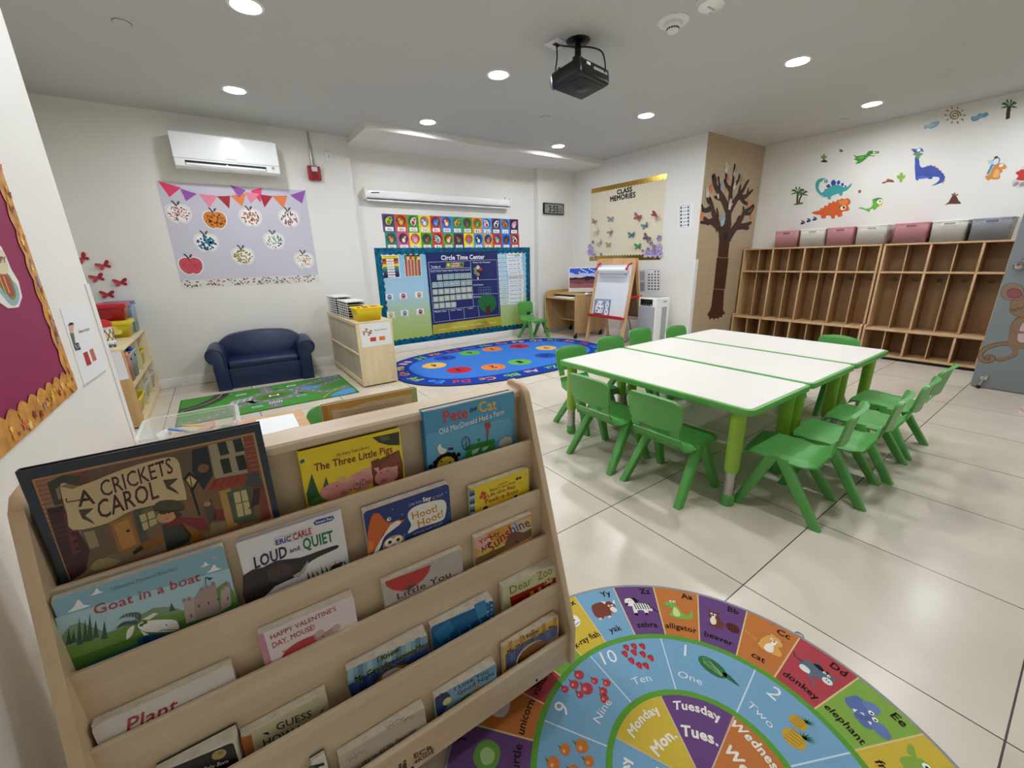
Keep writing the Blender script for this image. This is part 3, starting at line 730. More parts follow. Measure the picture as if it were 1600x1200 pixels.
A.line(ck, [(850, 470), (845, 482)], .002, 12).line(ck, [(345, 660), (350, 680), (400, 672), (450, 660)], .0018, 12)
for x, y in ((440, 745), (880, 590)):
    A.poly('#3b4430', [(x - 30, y - 25), (x + 50, y - 35), (x + 30, y - 15), (x + 5, y + 5), (x + 40, y + 30), (x + 55, y + 50), (x - 10, y + 20)], 12).dot('#6b2a24', (x - 10, y - 10), .0025, 13)
A.poly('#8a5c22', [(720, 900), (850, 850), (870, 890), (740, 940)], 7).poly('#2e2824', [(690, 940), (735, 905), (750, 925), (700, 955)], 8)
A.poly('#2f3b30', [(845, 800), (930, 770), (1000, 850), (985, 895), (870, 935)], 8).poly('#8a5c22', [(930, 790), (1010, 800), (1075, 870), (1010, 895)], 8).poly('#7b5a2c', [(870, 935), (985, 890), (1000, 900), (880, 945)], 9)
A.poly('#7c2630', [(855, 785), (940, 760), (1060, 765), (1090, 820), (1040, 830), (960, 790), (870, 810)], 9)
A.dot('#c9976c', (868, 755), .0125, 10, ry=.0115).poly('#4a3222', [(820, 730), (915, 705), (950, 750), (920, 765), (905, 730), (840, 745)], 11)
A.poly('#4a4a30', [(795, 715), (830, 675), (920, 670), (965, 705), (940, 725), (850, 722)], 12, curve=3).line('#2c2c1c', [(800, 722), (870, 728), (955, 718)], .002, 13)
A.dot('#2a1a14', (858, 742), .001, 11).dot('#2a1a14', (880, 738), .001, 11).line('#7c3028', [(862, 768), (876, 765)], .001, 11)
close(A)

A = book('yellow picture book titled The Three Little Pigs', 0, Z2, (215, 420), (748, 313), -0.072, -0.072, '#efd42a', '#2e2c2a', True, 'picture_book', edge='#e0c524')
A.poly('#3d3b30', [(605, 345), (745, 315), (748, 385), (690, 385), (640, 372)]).poly('#55663e', [(640, 345), (690, 335), (700, 355), (660, 365)], 2)
A.poly('#6f4a32', [(600, 500), (650, 455), (745, 410), (765, 480), (768, 570), (610, 600)], 2).poly('#8d4a31', [(655, 480), (745, 418), (760, 545), (650, 560)], 3).poly('#7a3d2a', [(598, 470), (640, 452), (655, 500), (605, 515)], 4)
A.line('#5b3024', [(650, 515), (757, 470)], .001, 4).line('#5b3024', [(650, 540), (758, 505)], .001, 4)
A.poly('#2f5a33', [(275, 705), (262, 640), (290, 535), (330, 640), (345, 660), (500, 590), (520, 610), (400, 665)], 2).poly('#2f5a33', [(340, 640), (365, 550), (385, 610), (360, 650)], 3).poly('#4c7a30', [(262, 700), (320, 650), (420, 660), (300, 700)], 3)
pk = '#dd9a94'
A.dot('#c98780', (415, 625), .030, 4, ry=.020, rot=-.2).dot(pk, (412, 620), .028, 5, ry=.0185).dot(pk, (545, 570), .0265, 5, ry=.022).dot(pk, (680, 545), .026, 5, ry=.021)
for q in ([(335, 610), (345, 655), (380, 630)], [(425, 560), (470, 545), (465, 590)], [(470, 575), (490, 545), (520, 560)], [(550, 510), (600, 498), (605, 545)], [(612, 505), (640, 500), (640, 535)], [(700, 500), (738, 492), (735, 530)]): A.poly('#e3a7a0', q, 6)
for x, y, r in ((455, 632, .0075), (590, 575, .007), (665, 570, .008)): A.dot('#cf8079', (x, y), r, 7, ry=r * .8).dot('#7a3a38', (x - 6, y), .0012, 8).dot('#7a3a38', (x + 6, y - 2), .0012, 8)
for x, y in ((420, 595), (525, 590), (555, 572), (650, 528), (685, 520)): A.dot('#33231f', (x, y), .0015, 8)
A.line('#3a4d55', [(x, y) for x, y in [(525 + 17 * math.cos(q * .5), 598 + 17 * math.sin(q * .5)) for q in range(14)]], .0012, 9).line('#3a4d55', [(x, y) for x, y in [(557 + 15 * math.cos(q * .5), 575 + 15 * math.sin(q * .5)) for q in range(14)]], .0012, 9)
A.text('My Fairy Tale Library', (422, 445), (592, 400), 0, '#6b3a22', 8, top=(420, 428)).text('The Three Little Pigs', (305, 522), (710, 420), 0, '#7a1f2a', 8, bold=.012, top=(300, 482))
A.poly('#2a6f86', [(230, 465), (250, 455), (252, 475), (232, 482)], 3)
close(A)

A = book('blue picture book with a green tractor on a farm, top right of the rack', 0, Z2, (868, 212), (1340, 108), -0.075, -0.075, '#4d9bc4', '#3d87b0', True, 'picture_book', edge='#2f7fae')
A.poly('#5fa9cf', [(890, 330), (1330, 240), (1335, 380), (890, 500)], 1)
A.text('Pete', (980, 268), (1105, 240), 0, '#c8413a', 4, bold=.02, top=(972, 205)).text('the', (1113, 218), (1150, 200), 0, '#23201e', 4, bold=.02, top=(1110, 192)).text('Cat', (1162, 215), (1255, 195), 0, '#e6b33c', 4, bold=.02, top=(1156, 160))
A.text('Old MacDonald Had a Farm', (955, 330), (1293, 222), 0, '#f2f4f4', 4, bold=.006, top=(950, 300))
A.poly('#3f8f3a', [(1085, 470), (1100, 400), (1230, 355), (1248, 395), (1240, 410), (1120, 445)], 3).poly('#2c7a2c', [(1090, 390), (1240, 350), (1245, 372), (1095, 412)], 4).poly('#b8d8c8', [(1125, 412), (1165, 398), (1150, 425), (1125, 435)], 5).poly('#b8d8c8', [(1180, 398), (1212, 388), (1200, 408), (1178, 418)], 5)
A.dot('#1d1d1d', (990, 490), .034, 3, ry=.034).dot('#dcc23a', (990, 492), .024, 4).dot('#23201e', (965, 470), .0025, 5).dot('#23201e', (1010, 475), .0025, 5)
for k in range(7): A.dot('#1d1d1d', (910 + k * 24, 498 - k * 10 - 26 * math.sin(k * .5)), .006, 3)
A.line('#1d1d1d', [(1093 + 20 * math.cos(q * .45), 375 + 34 * math.sin(q * .45)) for q in range(15)], .0022, 6).line('#1d1d1d', [(1080, 390), (1108, 362)], .0015, 6).line('#1d1d1d', [(1092, 345), (1094, 408)], .0015, 6)
A.poly('#a8372c', [(1190, 270), (1218, 262), (1222, 290), (1212, 300), (1210, 340), (1198, 342), (1200, 300), (1192, 295)], 6).line('#5c2c20', [(1205, 340), (1203, 362)], .003, 5).dot('#3f8f3a', (1160, 358), .005, 6)
A.poly('#e8e9e4', [(945, 395), (960, 378), (968, 398), (990, 405), (985, 425), (960, 432), (948, 412)], 6, curve=3).poly('#d98a2a', [(938, 396), (948, 392), (948, 400)], 7)
A.poly('#d8d6c2', [(1265, 385), (1275, 355), (1310, 340), (1332, 350), (1332, 372), (1290, 390)], 6, curve=3).line('#54544c', [(1280, 345), (1288, 355)], .0012, 7).line('#54544c', [(1312, 330), (1310, 345)], .0012, 7)
A.poly('#20242a', [(1000, 400), (1026, 395), (1028, 408), (1002, 412)], 6)
close(A)

# --- tier 1
A = book('pale blue reader Goat in a Boat with hills and a castle', 1, Z3, (262, 325), (1165, 62), -0.124, -0.124, '#86b3c4', '#9cc0cd', rc=.005)
A.poly('#a9cdd8', [(285, 420), (1195, 160), (1225, 300), (330, 560)], 1)
for k, (x, y, w) in enumerate(((415, 360, 60), (508, 285, 35), (1072, 142, 26), (1118, 165, 40))): A.poly('#eef1ef', [(x - w, y + w * .5), (x - w * .5, y), (x - w * .1, y - w * .65), (x + w * .35, y - w * .2), (x + w * .9, y - w * .1)], 3, curve=3)
A.poly('#7f9c74', [(330, 500), (420, 440), (560, 495), (680, 440), (800, 365), (930, 370), (1000, 420), (900, 480), (350, 620)], 2, curve=2)
A.poly('#6c9140', [(345, 570), (560, 500), (720, 430), (950, 390), (1180, 225), (1230, 300), (1245, 365), (700, 560), (390, 705)], 3).poly('#4e7a35', [(355, 640), (800, 480), (1240, 330), (1245, 365), (385, 705)], 4)
A.poly('#2e7480', [(420, 690), (480, 645), (700, 560), (900, 500), (930, 490), (820, 545), (640, 610)], 5)
for x, y, h in ((360, 560, 95), (385, 550, 75), (415, 560, 150), (445, 545, 120), (470, 540, 150), (500, 525, 100), (545, 530, 100)): A.poly('#34533a', [(x - 16, y), (x - 2, y - h), (x + 16, y - 8)], 5)
A.poly('#2d5c33', [(880, 385), (892, 338), (915, 378)], 5)
g = '#b7a5a2'
A.poly(g, [(955, 345), (1010, 310), (1020, 430), (970, 445)], 6).poly('#a8938f', [(1010, 320), (1040, 270), (1120, 235), (1150, 390), (1020, 430)], 6).poly(g, [(1150, 260), (1195, 245), (1205, 350), (1150, 385)], 6)
for x, y in ((950, 320), (975, 312), (1040, 262), (1065, 250), (1100, 235), (1150, 255), (1180, 240)): A.poly('#9a8480', [(x, y), (x + 18, y - 6), (x + 20, y + 12), (x + 2, y + 18)], 7)
for x, y in ((995, 405), (1035, 355), (1085, 340), (1135, 318), (1185, 315)): A.line('#4e4140', [(x, y - 9), (x + 3, y + 9)], .0012, 8).line('#4e4140', [(x - 6, y + 2), (x + 8, y - 3)], .0012, 8)
A.line('#4e4140', [(1072, 245), (1070, 205)], .001, 8).poly('#2b4f8c', [(1070, 205), (1110, 208), (1090, 222)], 8)
A.poly('#f0efe9', [(720, 450), (770, 430), (900, 425), (930, 450), (925, 480), (850, 490), (770, 490), (730, 475)], 8, curve=3).poly('#e9e7e0', [(660, 530), (665, 480), (700, 455), (690, 500)], 8, curve=3).poly('#f0efe9', [(730, 480), (790, 510), (760, 520)], 8).poly('#e9e7e0', [(740, 425), (800, 390), (825, 392), (780, 425)], 8)
A.poly('#4a5258', [(618, 425), (660, 395), (730, 392), (730, 430), (700, 412), (650, 412)], 9, curve=3).poly('#4a5258', [(605, 475), (640, 440), (715, 432), (712, 450), (660, 452)], 9, curve=3)
for k in range(5): A.line('#aab2b4', [(650 + k * 16, 396), (655 + k * 16, 412)], .0008, 10)
A.dot('#4c6a2a', (738, 452), .003, 10).dot('#4c6a2a', (757, 440), .003, 10).line('#3c3c3c', [(830, 485), (850, 478), (930, 478)], .0012, 10).dot('#3c3c3c', (868, 452), .0012, 10)
A.poly('#24527c', [(715, 530), (760, 505), (830, 500), (900, 500), (930, 492), (760, 560), (720, 550)], 9).poly('#1d3f66', [(740, 520), (775, 510), (790, 545), (750, 555)], 10)
A.text('Usborne Phonics Readers', (580, 278), (925, 165), 0, '#6a7f88', 6, top=(576, 258)).text('Goat in a boat', (492, 402), (1045, 222), 0, '#b13a33', 6, bold=.008, top=(482, 352))
A.poly('#c9a8b0', [(1105, 100), (1125, 93), (1130, 108), (1110, 115)], 6)
close(A)

A = book('white picture book titled Loud and Quiet with an elephant on it', 1, Z1, (1230, 895), (1775, 733), -0.124, -0.124, '#e9e6ec', '#dcd8e0', True, 'picture_book', edge='#cfcbd4')
A.crop = Z2
A.poly('#352d2c', [(-68, 1065), (40, 1020), (110, 985), (230, 970), (330, 935), (420, 905), (425, 922), (330, 965), (260, 1010), (200, 1075), (100, 1120), (-40, 1240)], 2, curve=2)
A.poly('#463c3a', [(60, 1040), (140, 1000), (190, 1020), (180, 1070), (90, 1100)], 3, curve=3).dot('#1f1a19', (135, 1042), .0018, 4).poly('#b9b2ac', [(190, 1065), (235, 1040), (270, 985), (262, 1030), (225, 1072)], 4, curve=2)
for k in range(9): A.poly('#3f6b45', [(270 + k * 24, 1085 - k * 9), (265 + k * 24, 1040 - k * 9 + (k % 3) * 8), (284 + k * 24, 1080 - k * 9)], 3)
A.poly('#2b3a30', [(380, 1040), (400, 1010), (455, 990), (440, 1030)], 3)
A.line('#8a8790', [(98, 870), (290, 812), (293, 855), (100, 908), (98, 870)], .0006, 3)
A.text('the world of', (148, 868), (228, 840), 0, '#3a3a3a', 4, top=(147, 858)).text('ERiC', (105, 905), (185, 880), 0, '#2c3f9a', 4, bold=.03, top=(100, 880)).text('CARLE', (195, 880), (290, 845), 0, '#b32a2e', 4, bold=.03, top=(190, 848))
A.crop = Z1
A.text('LOUD', (1328, 1028), (1498, 962), 0, '#3c2450', 4, bold=.03, top=(1318, 968)); A.crop = Z2
A.text('and', (178, 945), (230, 928), 0, '#23222a', 4, bold=.02, top=(172, 922)).text('QUIET', (248, 930), (405, 882), 0, '#1f7a4a', 4, bold=.03, top=(238, 872))
A.poly('#2f4f8f', [(298, 790), (312, 775), (400, 752), (408, 765), (395, 778), (310, 803)], 4).text('Smart Pad', (312, 795), (398, 770), 0, '#f2f2f2', 5, bold=.02, top=(310, 783))
close(A)

A = book('dark blue book Hoot Hoot with a fox and an owl', 1, Z2, (558, 735), (1003, 605), -0.134, -0.134, '#2c3f7c', '#7a64a8', rc=.008, edge='#23346a')
A.poly('#d0692f', [(600, 760), (640, 740), (690, 790), (770, 760), (760, 790), (700, 830), (660, 850), (640, 900), (600, 945), (580, 880)], 2, curve=3).poly('#d0692f', [(632, 770), (640, 738), (662, 765)], 3).poly('#35323a', [(740, 775), (778, 748), (772, 772)], 4).poly('#efe6da', [(700, 800), (755, 780), (740, 805), (680, 850), (660, 880), (640, 935), (610, 950)], 3, curve=2)
A.dot('#f5f0e6', (692, 770), .0045, 5).dot('#231f20', (694, 768), .002, 6).poly('#e0803a', [(582, 950), (590, 880), (615, 900), (605, 945)], 4)
A.dot('#b99a72', (718, 895), .024, 4, ry=.019).dot('#8a6c4c', (718, 905), .02, 5, ry=.012).dot('#f4ecd8', (695, 892), .0105, 6).dot('#f4ecd8', (738, 878), .0105, 6).dot('#231f20', (697, 890), .004, 7).dot('#231f20', (740, 876), .004, 7).poly('#d9a34a', [(715, 900), (725, 895), (722, 912)], 7)
for x, y in ((710, 720), (590, 890), (760, 745), (990, 630), (775, 850), (880, 805)): A.dot('#dfe3ee', (x, y), .0012, 3)
A.poly('#ece9e2', [(790, 760), (800, 725), (850, 695), (960, 668), (990, 690), (985, 750), (960, 780), (850, 815), (790, 845), (808, 800)], 5, curve=3)
A.text('Hoot!', (815, 772), (945, 728), 0, '#c98a2a', 7, bold=.015, top=(808, 735)).text('Hoot!', (845, 815), (975, 755), 0, '#c98a2a', 7, bold=.015, top=(838, 775))
A.text('CAN YOU', (795, 705), (862, 682), 0, '#c9cfe4', 6, top=(793, 692)).text('Say', (868, 680), (912, 668), 0, '#f2f2f4', 6, bold=.03, top=(866, 658)).text('IT, TOO?', (920, 668), (975, 645), 0, '#c9cfe4', 6, top=(918, 655)).text('WITH BIG FLAPS TO LIFT!', (822, 855), (972, 795), 0, '#aab4d8', 6, top=(820, 843))
close(A)

A = book('small yellow lift-the-flap book Peek-a-boo', 1, Z2, (1115, 612), (1418, 512), -0.130, -0.130, '#e9cf33', '#9fae3a', rc=.006, edge='#d9bf2c')
for k in range(9): A.poly(('#5f7ea3', '#2f3f5f', '#a9c0d0')[k % 3], [(1112 + k * .4, 625 + k * 14), (1138 + k * .4, 618 + k * 14), (1138 + k * .4, 632 + k * 14), (1112 + k * .4, 640 + k * 14)], 2)
A.text('Usborne', (1262, 598), (1310, 578), 0, '#7a2b22', 4, top=(1260, 588)).text("Baby's very first", (1220, 628), (1350, 582), 0, '#8a3a28', 4, bold=.008, top=(1217, 614)).text('Lift-the-flap', (1208, 658), (1352, 605), 0, '#7a2f50', 4, bold=.01, top=(1204, 640)).text('Peek-a-boo', (1195, 692), (1365, 630), 0, '#b5402c', 4, bold=.02, top=(1190, 668))
for x, y in ((1172, 655), (1190, 640), (1180, 635), (1192, 658)): A.dot('#c9502f', (x, y), .005, 4)
for x, y in ((1360, 560), (1375, 555)): A.dot('#5a2430', (x, y), .004, 4)
A.dot('#2c2420', (1195, 712), .007, 4, ry=.005).dot('#2c2420', (1352, 652), .006, 4, ry=.004).dot('#7a2b22', (1405, 535), .0014, 4)
A.line('#c9a02a', [(1370, 580), (1395, 590), (1385, 610), (1400, 620)], .0008, 4)
close(A)

# --- tier 2
A = book('worn white board book titled Plant', 2, Z3, (472, 985), (1205, 655), -0.166, -0.166, '#d9d3cf', '#d6cbb4', rc=.010, edge='#d8ccb2', pages=4)
A.text('Plant', (660, 1020), (935, 895), 0, '#a33a2e', 4, bold=.012, top=(640, 950), slant=.25).poly('#5b4a44', [(1075, 820), (1110, 800), (1108, 812), (1080, 826)], 3)
close(A)
A = book("pink and white board book Happy Valentine's Day, Mouse", 2, Z3, (1340, 505), (1840, 310), -0.166, -0.170, '#e6dadd', '#e2d8c8', rc=.009, edge='#ded2c0')
A.poly('#c58aa4', [(1340, 510), (1372, 500), (1418, 655), (1385, 675)], 2)
A.text("HAPPY VALENTINE'S", (1412, 532), (1752, 378), 0, '#b02a38', 4, bold=.007, top=(1405, 508)).text('DAY, MOUSE!', (1422, 576), (1640, 475), 0, '#b02a38', 4, bold=.007, top=(1415, 548)); A.crop = Z4
A.poly('#b53a42', [(20, 590), (90, 540), (175, 505), (200, 520), (185, 545), (60, 600), (0, 640)], 3, curve=2).poly('#b08f88', [(170, 500), (230, 490), (290, 450), (302, 470), (280, 500), (190, 540)], 4, curve=3).dot('#c9a7a0', (198, 498), .008, 5).dot('#c9a7a0', (285, 470), .008, 5).dot('#2a2020', (215, 512), .0015, 6)
A.poly('#d98a3a', [(0, 590), (25, 585), (10, 600)], 4)
close(A)
A = book('grey board book titled Little You with a red half circle', 2, Z2, (655, 1100), (1070, 938), -0.165, -0.165, '#b9b1aa', '#d9ceb6', rc=.007, edge='#dfd3ba', pages=5)
pts = [(672, 1098), (910, 1008)] + [(910 - 18 * q - 8 * q * q * .35, 1008 + 62 * math.sin(q * .52)) for q in range(1, 7)]
A.poly('#c0392c', [(672, 1098), (800, 1050), (910, 1008), (900, 1045), (870, 1085), (820, 1125), (760, 1145), (710, 1138), (680, 1120)], 3)
A.text('Little You', (738, 1190), (1015, 1068), 0, '#6a2430', 4, bold=.008, top=(732, 1158)).poly('#4c423e', [(775, 1140), (795, 1115), (830, 1110), (800, 1140)], 4)
close(A)
A = book('orange board book You Are My Sunshine with a brown bear', 2, Z2, (1138, 868), (1436, 752), -0.166, -0.166, '#d8953f', '#dccfb4', rc=.006, edge='#dacdb0')
A.poly('#e2a9a0', [(1140, 870), (1200, 845), (1230, 890), (1180, 940), (1142, 920)], 1).poly('#a9c4cf', [(1330, 800), (1375, 775), (1380, 850), (1330, 860)], 1).poly('#c9be8a', [(1375, 775), (1432, 755), (1434, 840), (1380, 850)], 1).poly('#d2b23f', [(1150, 960), (1230, 880), (1300, 900), (1300, 960)], 1).poly('#5c4a26', [(1145, 975), (1300, 905), (1434, 815), (1437, 860), (1200, 985), (1142, 1010)], 2)
m_ = '#7c1f3a'
A.text('You', (1165, 905), (1222, 860), 0, m_, 4, bold=.012, top=(1158, 885)).text('Are', (1178, 950), (1222, 900), 0, m_, 4, bold=.012, top=(1165, 925)).text('My', (1228, 880), (1272, 845), 0, m_, 4, bold=.012, top=(1218, 860)).text('Sunshine', (1222, 950), (1432, 805), 0, '#8a2436', 4, bold=.012, top=(1200, 905), arc=.10)
A.poly('#6a4634', [(1295, 905), (1320, 850), (1350, 835), (1395, 840), (1410, 850), (1395, 880), (1340, 910), (1300, 925)], 5, curve=3).dot('#6a4634', (1335, 850), .006, 6).dot('#6a4634', (1400, 845), .006, 6).dot('#1f1512', (1358, 887), .003, 7).dot('#1f1512', (1345, 872), .0012, 7)
close(A)

# --- tier 3
A = book('dark book with a full moon, spread open beside the left side panel', 3, Z3, (800, 1232), (1215, 1060), -0.197, -0.213, '#10151c', '#10151c', rc=.006, edge='#d9d0c0', pages=9)
A.dot('#a99a5e', (1142, 1128), .0105, 3, ry=.0105).dot('#8f8250', (1150, 1120), .004, 4).text('Baby Born', (1060, 1215), (1190, 1170), 0, '#cfc8b0', 4, top=(1058, 1195), slant=.3)
close(A)
A = book('cream board book Guess How Much', 3, Z3, (1252, 1038), (1710, 860), -0.197, -0.197, '#cfc7a4', '#dcd2b4', rc=.009, edge='#ddd4ba', pages=5)
A.poly('#b5713f', [(1252, 1045), (1310, 1025), (1330, 1140), (1285, 1165)], 2).text('GUESS', (1442, 1005), (1625, 930), 0, '#4a4634', 4, bold=.012, top=(1435, 968)).text('HOW MUCH', (1375, 1088), (1718, 945), 0, '#4a4634', 4, bold=.012, top=(1367, 1052))
A.poly('#3a3a2a', [(1365, 1020), (1395, 1010), (1405, 1025), (1385, 1025)], 4).poly('#3a3a2a', [(1660, 915), (1690, 885), (1680, 905)], 4)
close(A)
A = book('blue striped board book My Grandpa Loves Me with a cat in a circle', 3, Z4, (335, 690), (755, 490), -0.196, -0.212, '#7fa6bf', '#cfc8bb', rc=.008, edge='#dcd6ca', pages=8)
for k in range(8): A.poly('#5c88a8' if k % 2 else '#9cc0d0', [(345 + k * 50, 690 - k * 23), (372 + k * 50, 677 - k * 23), (375 + k * 50, 740 - k * 23), (348 + k * 50, 755 - k * 23)], 1)
A.poly('#2c3f78', [(345, 770), (550, 655), (765, 545), (770, 610), (375, 850)], 2)
for k in range(6): A.poly('#38508c', [(380 + k * 65, 750 - k * 34), (405 + k * 65, 738 - k * 34), (410 + k * 65, 830 - k * 50), (385 + k * 65, 845 - k * 50)], 3)
A.dot('#6b4a22', (590, 735), .046, 4, ry=.034).dot('#b98c3a', (590, 735), .042, 5, ry=.031).dot('#7a4f22', (650, 690), .02, 5, ry=.014)
A.poly('#e9dcc4', [(525, 760), (530, 710), (600, 675), (640, 690), (620, 730), (560, 770)], 6, curve=3).line('#4a3a2c', [(565, 715), (575, 722), (585, 712), (600, 718)], .0014, 7)
y_ = '#c9c23f'; k_ = '#1b1b20'
for t_, a, b, tp in (('I Know', (500, 650), (615, 590), (496, 625)), ('My Grandpa Loves Me', (385, 755), (745, 570), (380, 725))):
    A.text(t_, (a[0] - 2, a[1] + 2), (b[0] + 2, b[1] + 2), 0, '#8f9a45', 7, bold=.05, top=(tp[0] - 2, tp[1] - 1)).text(t_, a, b, 0, k_, 8, bold=.02, top=tp)
close(A)
A = book('deep blue board book with bubbles rising over waves', 3, Z4, (775, 462), (1100, 312), -0.196, -0.212, '#23649c', '#d9d2c6', rc=.009, edge='#dcd6ca', pages=8)
A.poly('#2f7ab0', [(790, 500), (870, 430), (900, 470), (830, 560)], 2).poly('#1d5288', [(900, 520), (1000, 440), (1105, 380), (1110, 420), (800, 600)], 2).poly('#3a86b8', [(1000, 350), (1060, 322), (1080, 420), (1030, 440)], 2)
for k in range(9): A.dot('#9cc9de', (1060 + (k * 17) % 35, 330 + k * 11), .0012 + .0006 * (k % 3), 4)
A.text('The Rainbow Fish', (905, 412), (985, 370), 0, '#6fb3d2', 4, top=(903, 402))
for k in range(4): A.line('#4f9cc4', [(860 + k * 55, 560 - k * 28), (875 + k * 55, 535 - k * 28), (868 + k * 55, 510 - k * 28)], .002, 3)
close(A)
A = book('pale yellow board book Dear Zoo with a red crate, at the right side panel', 3, Z4, (1148, 258), (1425, 145), -0.198, -0.215, '#cfcfa0', '#d8d2bf', rc=.007, edge='#e0dccb', pages=8)
A.poly('#a52a22', [(1188, 312), (1425, 205), (1430, 245), (1200, 372)], 2)
for k in range(4): A.line('#7c1d18', [(1205 + k * 26, 305 - k * 12), (1210 + k * 26, 365 - k * 12)], .001, 3)
A.poly('#d9b23a', [(1292, 285), (1312, 276), (1318, 308), (1298, 318)], 3).poly('#d9b23a', [(1335, 262), (1352, 254), (1356, 290), (1340, 298)], 3)
A.text('Dear', (1192, 295), (1305, 240), 0, '#8a7a3c', 4, bold=.004, top=(1185, 255)).text('Zoo', (1335, 225), (1410, 185), 0, '#8a7a3c', 4, bold=.004, top=(1328, 182))
A.dot('#d2a83a', (1390, 232), .0135, 5).dot('#8a1f28', (1390, 232), .0105, 6).text('30', (1378, 242), (1405, 232), 0, '#f0e4d0', 7, bold=.03, top=(1377, 222))
close(A)

# --- tier 4
A = book('white-cornered picture book peeping over the front lip at the bottom edge', 4, Z4, (150, 1170), (232, 1150), -0.240, -0.240, '#e2e2dc', '#3a4a3c', rc=.006, pages=4)
A.poly('#3f6a4a', [(140, 1190), (190, 1178), (195, 1200), (140, 1215)], 2).poly('#23262c', [(170, 1185), (220, 1170), (225, 1185), (172, 1200)], 3)
close(A)
A = book('cream board book with pencil drawings behind the front lip, above the logo', 4, Z4, (292, 1140), (745, 890), -0.243, -0.252, '#c4b8a8', '#d8ccb8', rc=.008, edge='#dcd0ba', pages=8)
for x, y, w in ((400, 1130, 40), (600, 960, 40), (650, 950, 30), (360, 1160, 25), (560, 990, 20)):
    for q in range(6): A.line('#7d7264', [(x - w + q * w * .4, y + (q % 3) * 8 - q * 4), (x - w * .5 + q * w * .35, y - 12 + (q % 2) * 10 - q * 4)], .0012, 3)
A.text("We're All My Favorites", (420, 1190), (700, 1005), 0, '#5f554a', 4, bold=.004, top=(415, 1166), slant=.2)
close(A)
A = book('small blue board book I Love You, Good Night', 4, Z4, (795, 830), (1115, 665), -0.243, -0.253, '#7fa9c4', '#d9d2c6', rc=.007, edge='#e0dccf', pages=9)
A.poly('#24406e', [(800, 835), (865, 805), (880, 850), (830, 925), (812, 930)], 2, curve=2).dot('#d8cf9a', (862, 852), .0105, 3).poly('#6a8a5c', [(870, 895), (960, 820), (1000, 800), (940, 860)], 3).poly('#b59a80', [(985, 815), (1010, 775), (1040, 765), (1030, 790)], 4, curve=2)
A.text('I Love You,', (902, 798), (1085, 698), 0, '#2f4672', 5, bold=.006, top=(896, 778)).text('Good Night', (918, 822), (1110, 710), 0, '#2f4672', 5, bold=.006, top=(912, 800))
close(A)
A = book('yellow and violet striped board book My Mommy Loves Me', 4, Z4, (1150, 568), (1440, 412), -0.243, -0.253, '#d9b04f', '#c98a50', rc=.006, edge='#d8c4a0', pages=8)
for k in range(5): A.poly('#c98a2f', [(1182 + k * 58, 545 - k * 31), (1200 + k * 58, 535 - k * 31), (1202 + k * 58, 590 - k * 31), (1185 + k * 58, 600 - k * 31)], 1)
A.poly('#54588c', [(1165, 610), (1437, 455), (1437, 510), (1170, 690)], 2)
for k in range(4): A.poly('#656aa0', [(1190 + k * 62, 600 - k * 36), (1215 + k * 62, 585 - k * 36), (1217 + k * 62, 640 - k * 40), (1192 + k * 62, 655 - k * 40)], 3)
A.dot('#d9cfa0', (1300, 605), .046, 4, ry=.036).dot('#4a2c18', (1302, 606), .042, 5, ry=.032).poly('#8a5a2c', [(1240, 640), (1270, 580), (1330, 540), (1380, 540), (1350, 580)], 6, curve=3)
for t_, a, b, tp in (('I Know', (1262, 530), (1340, 490), (1258, 510)), ('My Mommy Loves Me', (1178, 608), (1425, 468), (1172, 585))): A.text(t_, a, b, 0, '#d8c8a0', 7, bold=.05, top=tp).text(t_, a, b, 0, '#1f1a20', 8, bold=.02, top=tp)
close(A)

# ================================================================== SOFA, SHELVES, CUBBIES
t = thing('kids_sofa', 'navy blue vinyl children sofa with rolled arms against the wall', 'sofa', (0.272, 4.795, 0), RD(-3.6))
fin('base', box(nb(), -0.31, 0.31, -0.195, 0.15, 0.0, 0.20, 0.012, 3), NAVY, t)
fin('seat_cushion', box(nb(), -0.305, 0.305, -0.205, 0.12, 0.192, 0.265, 0.03, 5), NAVY, t)
o = [(-.40, .16)] + [(-.405, .30), (-.385, .375), (-.33, .435), (-.25, .478), (-.12, .497), (0, .503), (.12, .497), (.25, .478), (.33, .435), (.385, .375), (.405, .30)] + [(.40, .16)]
o = [tuple(v)[:2] for v in smooth_pts([(a, b, 0) for a, b in o], 4)]
bm = nb(); sweep(bm, [[(x * k, y, .16 + (z - .16) * k) for x, z in o] for y, k in ((.065, .955), (.078, .985), (.10, 1), (.18, 1), (.20, .985), (.212, .96))]); fin('backrest', bm, NAVY, t, 60)
for s in (-1, 1):
    o = [(s * .305, 0.0), (s * .305, .34), (s * .315, .375)] + [(s * (.385 + .078 * math.cos(a)), .333 + .078 * math.sin(a)) for a in [math.radians(150 - 15 * k) for k in range(17)]] + [(s * .418, .24), (s * .412, 0.0)]
    bm = nb(); sweep(bm, [[(x * 1.0 + (s * .37 - x) * (1 - k), y, .2 + (z - .2) * k if z > .2 else z) for x, z in o] for y, k in ((-.228, .955), (-.222, .985), (-.212, 1), (.17, 1), (.19, .97))])
    arm = fin('arm', bm, NAVY, t, 50)
    pts = [(s * .322, -.2285, .02), (s * .322, -.2285, .30), (s * .330, -.2285, .36)] + [(s * (.385 + .062 * math.cos(a)), -.2285, .333 + .062 * math.sin(a)) for a in [math.radians(140 - 20 * k) for k in range(11)]] + [(s * .402, -.2285, .22), (s * .398, -.2285, .02)]
    fin('piping', tube(nb(), pts, 0.0035, 6), NAVY, arm)

